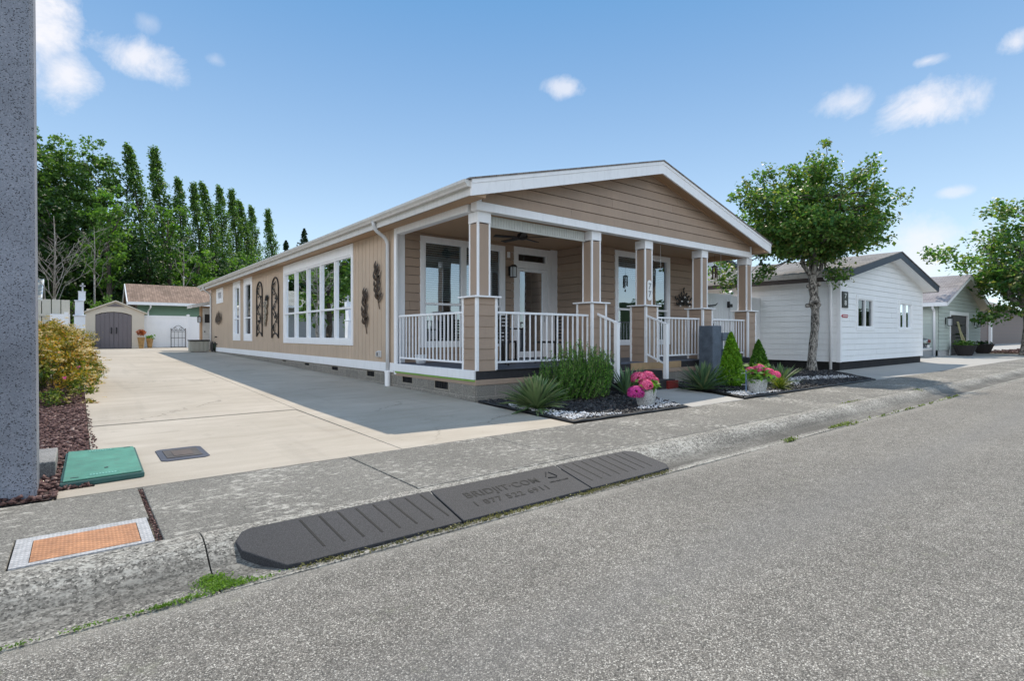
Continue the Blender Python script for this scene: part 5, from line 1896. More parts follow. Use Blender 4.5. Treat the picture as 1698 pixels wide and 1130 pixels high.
mb.box(-5.04, -4.99, 18.1, 18.14, 2.722, 3.03).box(-5.10, -4.93, 18.1, 18.14, 2.90, 2.945)
tag(mb.build('cross_finial', plain('pale_stone', (0.5, 0.5, 0.52), 0.7), bevel=0.006), 'small pale cross standing on top of the stucco pillar', 'cross')
bushy('climbing_shrub', (-5.36, 18.9, 0.2), 2.4, 0.16, 1.1, 'narrow leafy creeper between the board fence and the stucco pillar', LEAF_BRT, 51, 0.07, 40, 30, group=None, cat='shrub', spread=0.14)

# storage box and hose reel by the annex
BX = plain('storage_resin', (0.36, 0.35, 0.30), 0.6, 0.08, 3)
sb = thing('storage_box', (-0.5, 22.4, gz(22)), 'grey-beige resin storage box with a dark lid at the far corner of the tan house', 'box')
g_ = gz(22)
mb = MB()
mb.box(-0.98, -0.22, 22.1, 22.8, g_ + 0.02, g_ + 0.52)
for k in range(4):
    mb.box(-1.0, -0.98, 22.15 + k * .17, 22.25 + k * .17, g_ + .05, g_ + 0.5)
    mb.box(-0.92 + k * .18, -0.82 + k * .18, 22.08, 22.1, g_ + .05, g_ + .5)
mb.build('box_body', BX, sb, bevel=0.01)
mb = MB()
mb.box(-1.02, -0.18, 22.05, 22.85, g_ + 0.52, g_ + 0.58)
mb.build('lid', DARK, sb, bevel=0.015)
hr = thing('hose_reel', (-0.1, 21.9, g_), 'dark garden hose reel between the storage box and the tan wall', 'hose reel')
mb = MB()
for x in (-0.15, 0.0 - 0.03):
    mb.tube([(x - .015, 21.75, g_ + 0.24), (x + .015, 21.75, g_ + 0.24)], 0.24, 20)
mb.build('reel_disc', DARK, hr)
mb = MB()
for k in range(5):
    mb.tube([(-0.135 + k * .022, 21.75 + 0.17 * math.cos(a), g_ + .24 + 0.17 * math.sin(a)) for a in np.linspace(0, 6.28, 20)], 0.012, 6)
mb.build('hose', plain('hose_green', (0.03, 0.06, 0.03), 0.5), hr)

# ------------------------------------------------------------------ wall ornaments on the driveway side
def leaf_blade(mb, x, u, w, ang, L, wd, n=8):
    """almond leaf standing in the plane x = const, seen from -x"""
    pts = []
    for k in range(n + 1):
        f = k / n
        h = wd * math.sin(math.pi * f) ** 0.8
        pts.append((L * f, h))
    for k in range(n - 1, 0, -1):
        f = k / n
        pts.append((L * f, -wd * math.sin(math.pi * f) ** 0.8))
    base = len(mb.v)
    for dx in (0.0, 0.006):
        for (a, b) in pts:
            mb.v.append((x - dx - 0.03 * math.sin(math.pi * a / L), u + a * math.cos(ang) - b * math.sin(ang), w + a * math.sin(ang) + b * math.cos(ang)))
    m = len(pts)
    mb.f.append(tuple(base + i for i in range(m)))
    mb.f.append(tuple(base + m + i for i in range(m - 1, -1, -1)))
    for i in range(m):
        j = (i + 1) % m
        mb.f.append((base + i, base + j, base + m + j, base + m + i))


def branch_art(yc, z0, z1, label, seed, lean):
    rnd = random.Random(seed)
    t = thing('leaf_ornament', (-0.04, yc, (z0 + z1) / 2), label, 'wall ornament', 'metal leaf sprays on the driveway wall')
    mb = MB()
    pts = [(-0.035, yc - lean * (1 - f) + 0.04 * math.sin(f * 5), z0 + (z1 - z0) * f) for f in np.linspace(0, 1, 8)]
    mb.tube(pts, 0.011, 6)
    mb.build('stem', BRONZE, t)
    mb = MB()
    H = z1 - z0
    leaf_blade(mb, -0.04, yc, z1 - 0.05, 1.57, 0.24, 0.05)
    for k in range(11):
        f = 0.16 + 0.075 * k
        s = 1 if k % 2 else -1
        u = yc - lean * (1 - f) + 0.04 * math.sin(f * 5)
        leaf_blade(mb, -0.04 - 0.006 * (k % 3), u, z0 + H * f, 1.57 - s * rnd.uniform(0.35, 0.8), rnd.uniform(0.2, 0.3), 0.045)
    mb.build('leaf', BRONZE, t)


branch_art(4.40, 1.14, 2.02, 'lower bronze leaf spray on the tan wall, nearer the big window', 1, 0.12)
branch_art(3.78, 1.68, 2.56, 'upper bronze leaf spray on the tan wall, nearer the downspout', 2, 0.16)


def panel_art(y0, y1, z0, z1, label, seed):
    rnd = random.Random(seed)
    t = thing('trellis_ornament', (-0.04, (y0 + y1) / 2, (z0 + z1) / 2), label, 'wall ornament', 'arched iron panels on the driveway wall')
    mb = MB()
    yc, r = (y0 + y1) / 2, (y1 - y0) / 2
    out = [(-0.04, y0, z0)] + [(-0.04, yc - r * math.cos(a), z1 - r + r * math.sin(a)) for a in np.linspace(0, math.pi, 12)] + [(-0.04, y1, z0)]
    mb.tube(out, 0.022, 6)
    mb.tube([(-0.04, y0, z0), (-0.04, yc - r * .5, z0 + .12), (-0.04, yc, z0 + .16), (-0.04, yc + r * .5, z0 + .12), (-0.04, y1, z0)], 0.018, 6)
    mb.build('panel_frame', DARKM, t)
    mb = MB()
    pts = [(-0.04, yc + r * 0.55 * math.sin(f * 16), z0 + 0.16 + (z1 - z0 - 0.3) * f) for f in np.linspace(0, 1, 40)]
    mb.tube(pts, 0.012, 5)
    for k in range(24):
        f = (k + 0.5) / 24
        u = yc + r * 0.55 * math.sin(f * 16)
        leaf_blade(mb, -0.045, u, z0 + 0.16 + (z1 - z0 - 0.3) * f, rnd.uniform(0, 6.28), rnd.uniform(0.13, 0.2), 0.04, 6)
    mb.build('vine', DARKM, t)


panel_art(13.22, 13.97, 1.06, 3.03, 'arched iron vine panel nearer the narrow windows', 3)
panel_art(11.22, 11.98, 1.02, 3.03, 'arched iron vine panel nearer the big window', 4)
gp_ = thing('grape_ornament', (-0.04, 12.6, 2.0), 'metal grape cluster ornament hanging between the two iron vine panels', 'wall ornament')
mb = MB()
rnd = random.Random(8)
for k in range(34):
    f = k / 33
    mb.ball((-0.06, 12.64 + rnd.uniform(-1, 1) * 0.20 * (1 - f * .75) + 0.1 * f, 2.26 - 0.8 * f), 0.045, 8, 5)
mb.build('grape', plain('aged_metal', (0.34, 0.30, 0.24), 0.4, 0.5, 20, metal=0.5), gp_, smooth=True)
mb = MB()
for a in (0.6, 1.4, 2.2, 4.9):
    leaf_blade(mb, -0.05, 12.55, 2.3, a, 0.24, 0.07)
mb.tube([(-0.05, 12.55, 2.2), (-0.05, 12.5, 2.46)], 0.012, 5)
mb.build('leaf', DARKM, gp_)
ft = thing('feather_ornament', (-0.04, 20.7, 1.9), 'cluster of upright metal feathers under the small square window', 'wall ornament')
mb = MB()
for k, (u, z, L, a) in enumerate(((21.4, 1.62, .42, 1.75), (21.15, 1.6, .58, 1.6), (20.9, 1.58, .62, 1.65), (20.7, 1.55, .68, 1.5), (20.45, 1.6, .62, 1.45), (20.2, 1.65, .5, 1.35))):
    leaf_blade(mb, -0.04 - 0.008 * k, u, z, a, L, 0.10)
mb.build('feather', BRONZE, ft)
ol = thing('outdoor_outlet', (0, 3.65, 0.7), 'grey weatherproof outlet low on the tan wall near the downspout', 'outlet')
mb = MB()
mb.box(-0.035, -0.012, 3.56, 3.74, 0.63, 0.77).box(-0.085, -0.035, 3.59, 3.71, 0.645, 0.755)
mb.build('outlet_cover', GALV, ol, bevel=0.008)
mb = MB()
mb.box(-0.095, -0.086, 3.60, 3.64, 0.66, 0.74)
mb.build('hinge', DARK, ol)
for (y, z) in ((21.35, 1.02), (21.3, 0.68)):
    mb = MB()
    mb.tube([(0, y, z), (-0.1, y, z), (-0.1, y, z - .05)], 0.025, 6)
    mb.tube([(-0.1, y - .06, z + .04), (-0.1, y + .06, z + .04)], 0.012, 6)
    tag(mb.build('wall_tap', DARK), 'upper small dark tap near the far corner of the tan wall' if z > .9 else 'lower small dark tap near the far corner of the tan wall', 'tap')

# ------------------------------------------------------------------ on the porch
fn = thing('ceiling_fan', (2.24, 1.5, 3.3), 'dark five-bladed ceiling fan under the porch roof', 'fan')
mb = MB()
mb.lathe((2.24, 1.5, 3.14), [(0.03, 0), (0.10, 0.02), (0.12, 0.08), (0.10, 0.13), (0.05, 0.15), (0.06, 0.19)], 16)
mb.build('motor', DARKM, fn)
for k in range(5):
    a = 0.35 + 6.283 * k / 5
    mb = MB()
    c_ = Vector((2.24 + 0.38 * math.cos(a), 1.5 + 0.38 * math.sin(a), 3.19))
    mb.obox(c_, 0.52, 0.13, 0.012, a, R(9))
    mb.build('fan_blade', DARKM, fn, bevel=0.004)
wc = thing('wind_chime', (7.74, 0.3, 3.2), 'dark wind chime hanging between the last two porch pillars', 'wind chime')
mb = MB()
mb.tube([(7.74, .3, 3.2), (7.74, .3, 2.92)], 0.004, 4)
mb.lathe((7.74, 0.3, 2.87), [(0.085, 0), (0.085, 0.02), (0.02, 0.05)], 12)
mb.build('chime_cap', DARKM, wc)
for k in range(5):
    a = 6.283 * k / 5
    mb = MB()
    mb.tube([(7.74 + .06 * math.cos(a), .3 + .06 * math.sin(a), 2.86), (7.74 + .06 * math.cos(a), .3 + .06 * math.sin(a), 2.60 - .02 * k)], 0.013, 8)
    mb.build('chime_tube', BRONZE, wc)
mb = MB()
mb.lathe((7.74, 0.3, 2.72), [(0.04, 0), (0.04, 0.012)], 12)
mb.tube([(7.74, .3, 2.86), (7.74, .3, 2.46)], 0.004, 4)
mb.box(7.71, 7.77, .297, .303, 2.42, 2.48)
mb.build('striker', DARKM, wc)
for (x, y, zt, zb) in ((6.05, 0.75, 3.33, 2.72), (8.55, 0.6, 3.33, 2.72)):
    mb = MB()
    mb.tube([(x, y, zt), (x + 0.003, y, zb)], 0.006, 5)
    tag(mb.build('hanging_cord', CLEANW), 'thin pale cord hanging from the porch ceiling ' + ('left of the leaf sculpture' if x < 7 else 'right of the wind chime'), 'cord')
wa = thing('wall_sculpture', (8.4, 1.7, 2.2), 'dark metal fan of leaves and flowers on the porch wall right of the window', 'wall ornament')
mb = MB()
mb2 = MB()
rnd = random.Random(4)
for k in range(9):
    a = math.pi * (0.02 + 0.96 * k / 8)
    L = 0.36 + (0.12 if k in (1, 4, 7) else 0)
    e = (8.4 + L * math.cos(a), 1.66, 1.98 + L * math.sin(a))
    mb.tube([(8.4, 1.68, 1.96), ((8.4 + e[0]) / 2, 1.65, (1.96 + e[2]) / 2 + .02), e], 0.009, 5)
    for j in range(4):
        f = 0.35 + 0.2 * j
        mb.obox((8.4 + L * f * math.cos(a), 1.655, 1.98 + L * f * math.sin(a)), 0.085, 0.012, 0.05, 0, 0, -a + (0.7 if j % 2 else -0.7))
    if k % 2 == 0:
        mb2.ball((8.4 + L * .62 * math.cos(a) + .03, 1.64, 1.93 + L * .55 * math.sin(a)), 0.026, 8, 5)
mb.build('metal_leaf', DARKM, wa)
mb2.build('metal_bud', SIGNW, wa)
sk = thing('smoke_detector', (3.03, PD, 3.05), 'small white sensor high on the wall above the porch lantern', 'sensor')
mb = MB()
mb.box(2.99, 3.07, PD - .05, PD - .02, 3.0, 3.14).box(3.01, 3.05, PD - .07, PD - .05, 3.02, 3.06)
mb.build('sensor_body', CLEANW, sk, bevel=0.006)


def patio_chair(loc, rz, label):
    t = thing('patio_chair', (0, 0, 0), label, 'chair', 'dark chairs round the porch table')
    mb = MB()
    mb.box(-.24, .24, -.24, .24, .42, .46)
    mb.build('seat', DARKM, t, bevel=0.01)
    mb = MB()
    for k in range(7):
        mb.box(-.24, .24, .225, .245, .50 + k * .068, .55 + k * .068)
    mb.box(-.25, -.22, .22, .25, .42, 1.0).box(.22, .25, .22, .25, .42, 1.0)
    mb.build('backrest', DARKM, t, bevel=0.004)
    for (x, y) in ((-.22, -.22), (.22, -.22), (-.22, .22), (.22, .22)):
        mb = MB()
        mb.box(x - .018, x + .018, y - .018, y + .018, 0, .42)
        mb.build('leg', DARKM, t)
    t.location = loc
    t.rotation_euler = (0, 0, rz)
    return t


ch = patio_chair((1.15, 1.0, DECK), 2.6, 'dark slatted patio chair nearest the corner pillar behind the railing')
dup(ch, (2.15, 2.1, DECK), 0.2, 'dark slatted patio chair in front of the porch door')
dup(ch, (2.45, 0.9, DECK), -2.0, 'dark slatted patio chair nearest the second pillar behind the railing')
tb = thing('patio_table', (1.75, 1.45, DECK), 'round porch table with a black and white striped runner', 'table')
mb = MB()
mb.lathe((1.75, 1.45, DECK), [(0.44, 0.70), (0.45, 0.715), (0.44, 0.73)], 28)
mb.build('table_top', DARKM, tb)
mb = MB()
mb.lathe((1.75, 1.45, DECK), [(0.24, 0), (0.2, 0.03), (0.035, 0.06), (0.03, 0.69)], 16)
mb.build('pedestal', DARKM, tb)
mb = MB()
for k in range(9):
    mb.obox((1.4 + k * .09, 1.32 + .02 * k, DECK + 0.738), 0.045, 0.34, 0.008, 0.4)
tag(mb.build('table_runner', SIGNW), 'black and white striped runner lying on the porch table', 'runner')
mb = MB()
mb.lathe((0.33, 2.45, DECK), [(0.085, 0), (0.10, 0.02), (0.125, 0.16), (0.13, 0.18), (0.11, 0.18)], 18)
tag(mb.build('plant_pot', CLEANW), 'small pale pot on the porch floor behind the left railing', 'pot')


def strap_plant(name, loc, n, L, wd, label, m, seed, up=0.15, droop=0.5, cat='plant', group=None, nseg=6, rootr=0.05):
    """rosette of stiff folded strap leaves"""
    rg = np.random.default_rng(seed)
    V, F = [], []
    for i in range(n):
        a = rg.random() * 6.283
        f0 = (i + 0.5) / n
        el_ = math.pi / 2 * (up + (1 - up) * f0 ** 0.75) * rg.uniform(0.9, 1.05)
        Ln = L * rg.uniform(0.75, 1.08) * (0.75 + 0.25 * math.sin(math.pi * min(1, f0 + .3)))
        h = np.array([math.cos(a), math.sin(a), 0])
        s = np.array([-math.sin(a), math.cos(a), 0])
        base = len(V)
        p = np.array(loc, float) + h * rootr * rg.random() + np.array((0, 0, 0.02 + 0.08 * f0))
        e = el_
        for k in range(nseg + 1):
            f = k / nseg
            w_ = wd * (0.75 + 0.9 * f) * (1 - f ** 2.2) * 0.5 * 1.2 + 0.001
            nn = np.array((0, 0, 1)) * math.cos(e) - h * math.sin(e)
            V += [p - s * w_ + nn * w_ * .45, p, p + s * w_ + nn * w_ * .45]
            if k < nseg:
                p = p + (h * math.cos(e) + np.array((0, 0, 1)) * math.sin(e)) * Ln / nseg
                e -= droop * (1 - el_ / 1.75) * rg.uniform(0.5, 1.2) / nseg
        for k in range(nseg):
            b = base + k * 3
            F += [(b, b + 1, b + 4, b + 3), (b + 1, b + 2, b + 5, b + 4)]
    return tag(npmesh(name, V, F, m), label, cat, group)


YUC = leafmat('yucca_leaf', (0.10, 0.17, 0.07), (0.26, 0.34, 0.16), (0.34, 0.36, 0.2), 0.15, 0.4)
YUCD = leafmat('yucca_dark_leaf', (0.05, 0.11, 0.06), (0.15, 0.24, 0.12), (0.24, 0.25, 0.13), 0.15, 0.4)
strap_plant('yucca_plant', (0.08, -1.42, 0.0), 190, 0.60, 0.048, 'large pale-edged yucca at the left corner of the front bed', YUC, 1, 0.06, 0.7)
strap_plant('yucca_plant', (2.62, -1.0, 0.0), 46, 0.62, 0.035, 'half-hidden upright dark yucca between the rosemary and the steps', YUCD, 2, 0.35, 0.4)
strap_plant('yucca_plant', (4.55, -1.35, 0.0), 140, 0.66, 0.036, 'big spiky yucca right of the garden path', YUCD, 3, 0.05, 0.45)
strap_plant('yucca_plant', (6.6, -1.9, 0.0), 60, 0.58, 0.032, 'upright grassy yucca right of the second hydrangea', YUCD, 4, 0.2, 0.6)
strap_plant('grass_tuft', (5.9, -2.22, 0.0), 110, 0.30, 0.016, 'low yellow-green tuft right of the second hydrangea pot', leafmat('tuft_leaf', (0.10, 0.16, 0.03), (0.26, 0.28, 0.05)), 5, 0.15, 1.2)

# rosemary
rg = np.random.default_rng(12)
rm = thing('rosemary_bush', (1.6, -0.75, 0), 'large upright rosemary bush in front of the porch railing', 'shrub')
ROS = leafmat('rosemary_leaf', (0.03, 0.11, 0.02), (0.17, 0.38, 0.055), (0.30, 0.42, 0.12), 0.3, 0.45)
PV, st = [], MB()
for i in range(330):
    a = rg.random() * 6.283
    rr = rg.random() ** 0.6
    bx, by = 1.50 + 0.74 * rr * math.cos(a), -0.80 + 0.32 * rr * math.sin(a)
    tilt = np.array([0.30 * rr * math.cos(a), 0.28 * rr * math.sin(a), 1.0])
    if bx < 1.25:
        tilt[0] -= 0.35 * (1.25 - bx) / 0.5
    tilt /= np.linalg.norm(tilt)
    Ln = rg.uniform(0.55, 1.08) * (1 - 0.25 * rr) * (0.60 + 0.40 * min(1, max(0, (bx - 0.75) / 0.7)))
    p0 = np.array([bx, by, 0.0])
    pts = []
    for k in range(5):
        f = k / 4
        pts.append(p0 + tilt * Ln * f + np.array([0.05 * math.sin(f * 4 + a), 0.04 * math.sin(f * 3 + a * 2), 0.03 * f]))
    st.tube(pts, [0.006, 0.005, 0.005, 0.004, 0.003], 4, cap=False)
    for k in range(84):
        f = 0.12 + 0.88 * k / 84
        j = min(3, int(f * 4))
        q = pts[j] + (pts[j + 1] - pts[j]) * (f * 4 - j)
        PV.append(np.concatenate([q, tilt]))
PV = np.array(PV)
n_ = len(PV)
ax_ = PV[:, 3:]
rd = rg.normal(size=(n_, 3))
rd -= ax_ * (rd * ax_).sum(1)[:, None]
rd /= np.linalg.norm(rd, axis=1)[:, None]
V, F = quads_to(leaves(PV[:, :3] + rd * 0.016, 0.048, rg, 0.22, 0.0, rd * 1.4 + ax_ * 1.4))
npmesh('foliage', V, F, ROS, rm)
st.build('stem', BARKD, rm)


# arborvitae
def arbor(loc, Hh, rw, label, seed, m, n=9000):
    rg = np.random.default_rng(seed)
    t = thing('arborvitae', loc, label, 'shrub')
    h = rg.random(n) ** 0.85
    a = rg.random(n) * 6.283
    prof = np.minimum(1, (h / 0.14 + .25)) * (1 - h) ** 0.72
    lump = 1 + 0.16 * np.sin(a * 5 + h * 17) * np.sin(h * 23 + a * 2)
    rr = rw * prof * lump * (0.55 + 0.5 * rg.random(n) ** 0.5)
    C = np.stack([rr * np.cos(a), rr * np.sin(a), h * Hh], 1) + np.array(loc)
    out = np.stack([np.cos(a) * 0.35, np.sin(a) * 0.35, np.full(n, 1.6)], 1)
    V, F = quads_to(leaves(C, 0.052, rg, 0.42, 0.0, out * 1.4))
    npmesh('foliage', V, F, m, t)
    m_ = MB()
    m_.tube([loc, (loc[0], loc[1], loc[2] + Hh * 0.8)], [0.03, 0.01], 6)
    m_.build('trunk', BARKD, t)


ARB = leafmat('arborvitae_leaf', (0.10, 0.26, 0.02), (0.27, 0.50, 0.04), None, 0.3, 0.5)
ARBD = leafmat('arborvitae_dark_leaf', (0.06, 0.18, 0.025), (0.17, 0.35, 0.045), None, 0.25, 0.5)
arbor((5.69, -1.30, 0.0), 1.16, 0.32, 'bright green conical arborvitae standing before the last porch railing', 1, ARB)
arbor((8.75, -0.35, 0.0), 0.98, 0.31, 'smaller darker conical arborvitae at the right corner of the porch', 2, ARBD, 7000)

# hydrangeas in speckled pots
POTS = m_speck('speckled_pot', (0.50, 0.51, 0.50), (0.12, 0.12, 0.12), (0.75, 0.75, 0.74), 130.0, 0.6)
HYL = leafmat('hydrangea_leaf', (0.05, 0.13, 0.025), (0.17, 0.33, 0.06), None, 0.3)
HYP = leafmat('hydrangea_petal', (0.62, 0.04, 0.20), (0.85, 0.16, 0.38), (0.9, 0.35, 0.5), 0.3, 0.6)
HYM = leafmat('magenta_petal', (0.50, 0.03, 0.26), (0.72, 0.08, 0.42), None, 0.3, 0.6)
for (x, y, heads, lb, s) in ((1.72, -2.12, [(0.10, 0.05, 0.44, .125, 0), (-0.08, 0.08, 0.44, .115, 0), (-0.10, -0.08, 0.34, .105, 0), (-0.27, -0.02, 0.235, .125, 1), (0.19, 0.02, 0.38, .10, 0)], 'first', 1.0),
                              (4.80, -2.32, [(0.06, 0.0, 0.46, .12, 0), (0.24, -0.10, 0.40, .10, 0), (-0.06, 0.1, 0.44, .08, 0), (0.32, -0.2, 0.36, .08, 0)], 'second', 1.1)):
    mb = MB()
    mb.lathe((x, y, 0), [(0.115 * s, 0), (0.125 * s, 0.02), (0.155 * s, 0.16), (0.162 * s, 0.265), (0.158 * s, 0.285), (0.14 * s, 0.285), (0.13 * s, 0.24)], 28)
    tag(mb.build('speckled_pot', POTS, smooth=False), ('speckled white pot by the garden path, under the pink and magenta flowers' if s == 1 else 'speckled white pot in the right bed, under the pink flowers'), 'pot')
    hy = thing('hydrangea', (x, y, 0.28), ('hydrangea with round pink heads and one magenta head drooping left' if s == 1 else 'hydrangea with pink heads and many pale leaves in the right bed'), 'plant')
    rg = np.random.default_rng(int(s * 10))
    for (dx, dy, z, r, mg) in heads:
        n = 260
        p = rg.normal(size=(n, 3))
        p /= np.linalg.norm(p, axis=1)[:, None]
        p[:, 2] = np.where(p[:, 2] < -0.5, -p[:, 2], p[:, 2])
        c = np.array((x + dx, y + dy, z))
        C = c + p * r * np.array((1, 1, 0.85)) * (0.9 + 0.15 * rg.random((n, 1)))
        VV = []
        for q, nn in zip(C, p):
            t1 = np.cross(nn, (0.3, 0.2, 1.0))
            t1 /= np.linalg.norm(t1)
            t2 = np.cross(nn, t1)
            a0 = rg.random() * 1.57
            for k in range(4):
                a = a0 + k * 1.5708
                u = t1 * math.cos(a) + t2 * math.sin(a)
                w = -t1 * math.sin(a) + t2 * math.cos(a)
                L = 0.021
                VV += [q, q + u * L * .6 + w * L * .5 + nn * .004, q + u * L * 1.1 + nn * .002, q + u * L * .6 - w * L * .5 + nn * .004]
        V, F = quads_to(np.array(VV))
        npmesh('flower_head', V, F, HYM if mg else HYP, hy)
    nl = 90 if s == 1 else 210
    C = np.array((x, y, 0.33 if s == 1 else 0.36)) + rg.normal(size=(nl, 3)) * np.array((0.10, 0.10, 0.045) if s == 1 else (0.16, 0.13, 0.075))
    C[:, 2] = np.maximum(C[:, 2], 0.25)
    V, F = quads_to(leaves(C, 0.105, rg, 0.62, 0.7))
    npmesh('foliage', V, F, HYL, hy)
    mb = MB()
    for (dx, dy, z, r, mg) in heads:
        mb.tube([(x + dx * .2, y + dy * .2, 0.27), (x + dx * .7, y + dy * .7, z - r * .8 if z > .3 else 0.33), (x + dx, y + dy, z)], 0.006, 5)
    mb.build('stem', HYL, hy)

# notched block sculpture, stakes
FT = plain('blue_grey_stone', (0.10, 0.125, 0.16), 0.55, 0.5, 5, bmp=0.4, fine=40)
fo_ = thing('stone_fountain', (6.5, -0.4, 0), 'tall blue-grey stone fountain block with notched cubes before the fourth pillar', 'fountain')
mb = MB()
mb.box(6.28, 6.66, -0.52, -0.16, 0, 1.33)
mb.build('column_block', FT, fo_, bevel=0.012)
for (z0, z1, dx) in ((0.98, 1.17, 0.0), (0.60, 0.78, 0.0)):
    mb = MB()
    mb.box(6.665, 6.96, -0.56, -0.26, z0, z1)
    mb.build('basin_block', FT, fo_, bevel=0.012)
mb = MB()
mb.box(6.665, 6.80, -0.50, -0.2, 0.0, 0.598).box(6.665, 6.80, -0.48, -0.2, 0.782, 0.978)
mb.build('side_block', FT, fo_, bevel=0.012)
sg = thing('garden_stake', (4.55, -2.36, 0), 'thin blue-grey garden stake with two cross wires left of the right pot', 'stake')
mb = MB()
mb.tube([(4.58, -2.22, 0), (4.58, -2.22, 0.46)], 0.013, 6)
mb.build('stake_rod', plain('blue_stake', (0.13, 0.2, 0.32), 0.4), sg)
mb = MB()
for z in (0.40, 0.19):
    mb.tube([(4.50, -2.17, z), (4.66, -2.27, z)], 0.005, 5)
mb.build('cross_wire', GALV, sg)
mb = MB()
mb.tube([(3.42, -0.20, 0.36), (3.42, -0.14, 1.15)], 0.011, 6)
tag(mb.build('metal_rod', DARKM), 'thin dark rod standing on the entry steps between the handrails', 'rod')

# ------------------------------------------------------------------ beds
def rocks(name, poly_, n, smin, smax, m, seed, label, z=0.0, flat=0.7, layers=1.0, reject=None, kind='stuff'):
    rg = np.random.default_rng(seed)
    P = np.array(poly_)
    lo, hi = P.min(0), P.max(0)
    pts = []
    while len(pts) < n:
        q = lo + (hi - lo) * rg.random((n, 2))
        ins = np.zeros(len(q), bool)
        j = len(P) - 1
        for i in range(len(P)):
            xi, yi, xj, yj = *P[i], *P[j]
            c = ((yi > q[:, 1]) != (yj > q[:, 1])) & (q[:, 0] < (xj - xi) * (q[:, 1] - yi) / (yj - yi + 1e-12) + xi)
            ins ^= c
            j = i
        if reject is not None:
            ins &= ~reject(q, rg)
        pts += list(q[ins])
    q = np.array(pts[:n])
    s = smin + (smax - smin) * rg.random(n) ** 2
    B = np.array([(1, 0, 0), (-1, 0, 0), (0, 1, 0), (0, -1, 0), (0, 0, 1), (0, 0, -1)], float)
    Vv = B[None] * (0.6 + 0.7 * rg.random((n, 6, 1))) + rg.normal(size=(n, 6, 3)) * 0.12
    # random rotations
    qd = rg.normal(size=(n, 4))
    qd /= np.linalg.norm(qd, axis=1)[:, None]
    w, x, y, zq = qd.T
    Rm = np.stack([1 - 2 * (y * y + zq * zq), 2 * (x * y - w * zq), 2 * (x * zq + w * y), 2 * (x * y + w * zq), 1 - 2 * (x * x + zq * zq), 2 * (y * zq - w * x), 2 * (x * zq - w * y), 2 * (y * zq + w * x), 1 - 2 * (x * x + y * y)], 1).reshape(n, 3, 3)
    Vv = np.einsum('nij,nkj->nki', Rm, Vv) * (s[:, None, None] * 0.5)
    Vv[:, :, 2] *= flat
    Vv[:, :, :2] += q[:, None, :]
    Vv[:, :, 2] += (z + s * 0.12 * layers + rg.random(n) * s * 0.5 + (0.0135 * np.maximum(q[:, 1], 0) if name == 'lava_gravel' else 0))[:, None]
    T = np.array([(0, 2, 4), (2, 1, 4), (1, 3, 4), (3, 0, 4), (2, 0, 5), (1, 2, 5), (3, 1, 5), (0, 3, 5)])
    F = (np.arange(n)[:, None, None] * 6 + T[None]).reshape(-1, 3)
    return tag(npmesh(name, Vv.reshape(-1, 3), F, m), label, kind=kind)


BLK = m_rock('black_rock', [(0.0, (0.012, 0.012, 0.014)), (0.7, (0.035, 0.034, 0.038)), (1.0, (0.11, 0.105, 0.10))], 0.6)
WHT = m_rock('white_rock', [(0.0, (0.45, 0.45, 0.46)), (1.0, (0.82, 0.82, 0.84))], 0.6)
LAVA = m_rock('lava_rock', [(0.0, (0.05, 0.022, 0.02)), (0.5, (0.11, 0.055, 0.05)), (0.9, (0.20, 0.115, 0.10)), (1.0, (0.34, 0.25, 0.22))], 0.85)
bedA = [(0.02, -0.03), (-0.22, -2.50), (2.12, -2.52), (2.9, -1.3), (2.9, -0.1)]
bedB = [(4.70, -0.05), (4.66, -1.5), (3.95, -2.52), (10.2, -2.5), (12.8, -0.5), (13.3, 1.5), (9.3, 1.5), (9.0, -0.05)]
mb = MB()
mb.poly(*[(x, y, 0.004) for x, y in bedA])
mb.poly(*[(x, y, 0.004) for x, y in bedB])
tag(mb.build('bed_soil', plain('black_soil', (0.02, 0.018, 0.018), 0.9, 0.4)), kind='structure')
rocks('gravel', bedA, 9000, 0.03, 0.07, BLK, 1, 'angular black rock covering the left front bed')
rocks('gravel', bedB, 19000, 0.03, 0.075, BLK, 2, 'angular black rock covering the right front bed')
rocks('pebbles', [(0.0, -0.75), (-0.2, -2.45), (0.75, -2.47), (0.35, -2.15), (0.18, -1.75), (0.18, -0.75)], 1000, 0.025, 0.05, WHT, 3, 'white pebbles along the driveway edge of the left bed', z=0.02)
rocks('pebbles', [(1.25, -2.3), (1.3, -2.48), (2.1, -2.49), (2.45, -1.85), (2.0, -1.75), (1.95, -2.2)], 420, 0.022, 0.045, WHT, 4, 'white pebbles round the first hydrangea pot', z=0.03)
rocks('pebbles', [(4.0, -2.47), (4.35, -1.95), (4.9, -2.0), (5.4, -2.47)], 700, 0.025, 0.045, WHT, 5, 'white pebbles round the second hydrangea pot', z=0.03)
rocks('pebbles', [(6.9, -2.2), (8.2, -1.6), (10.4, -2.1), (10.8, -1.6), (8.6, -0.9), (6.9, -1.5)], 900, 0.025, 0.05, WHT, 6, 'white pebbles scattered before the street tree', z=0.03)
for pts, lb in (([(0.03, -0.05), (-0.12, -1.4), (-0.27, -2.53), (1.0, -2.555), (2.15, -2.56)], 'black plastic edging round the left front bed'),
                ([(4.64, -0.95), (4.6, -1.5), (3.9, -2.54), (7.0, -2.56), (10.15, -2.56), (12.85, -0.60)], 'black plastic edging round the right front bed')):
    mb = MB()
    q = []
    for a, b in zip(pts, pts[1:]):
        for k in range(8):
            q.append((a[0] + (b[0] - a[0]) * k / 8, a[1] + (b[1] - a[1]) * k / 8 + 0.006 * math.sin(k * 2.2), 0.018 + 0.005 * math.sin(k * 1.7)))
    q.append((pts[-1][0], pts[-1][1], 0.01))
    mb.tube(q, 0.022, 8)
    tag(mb.build('bed_edging', DARK, smooth=True), lb, 'edging')
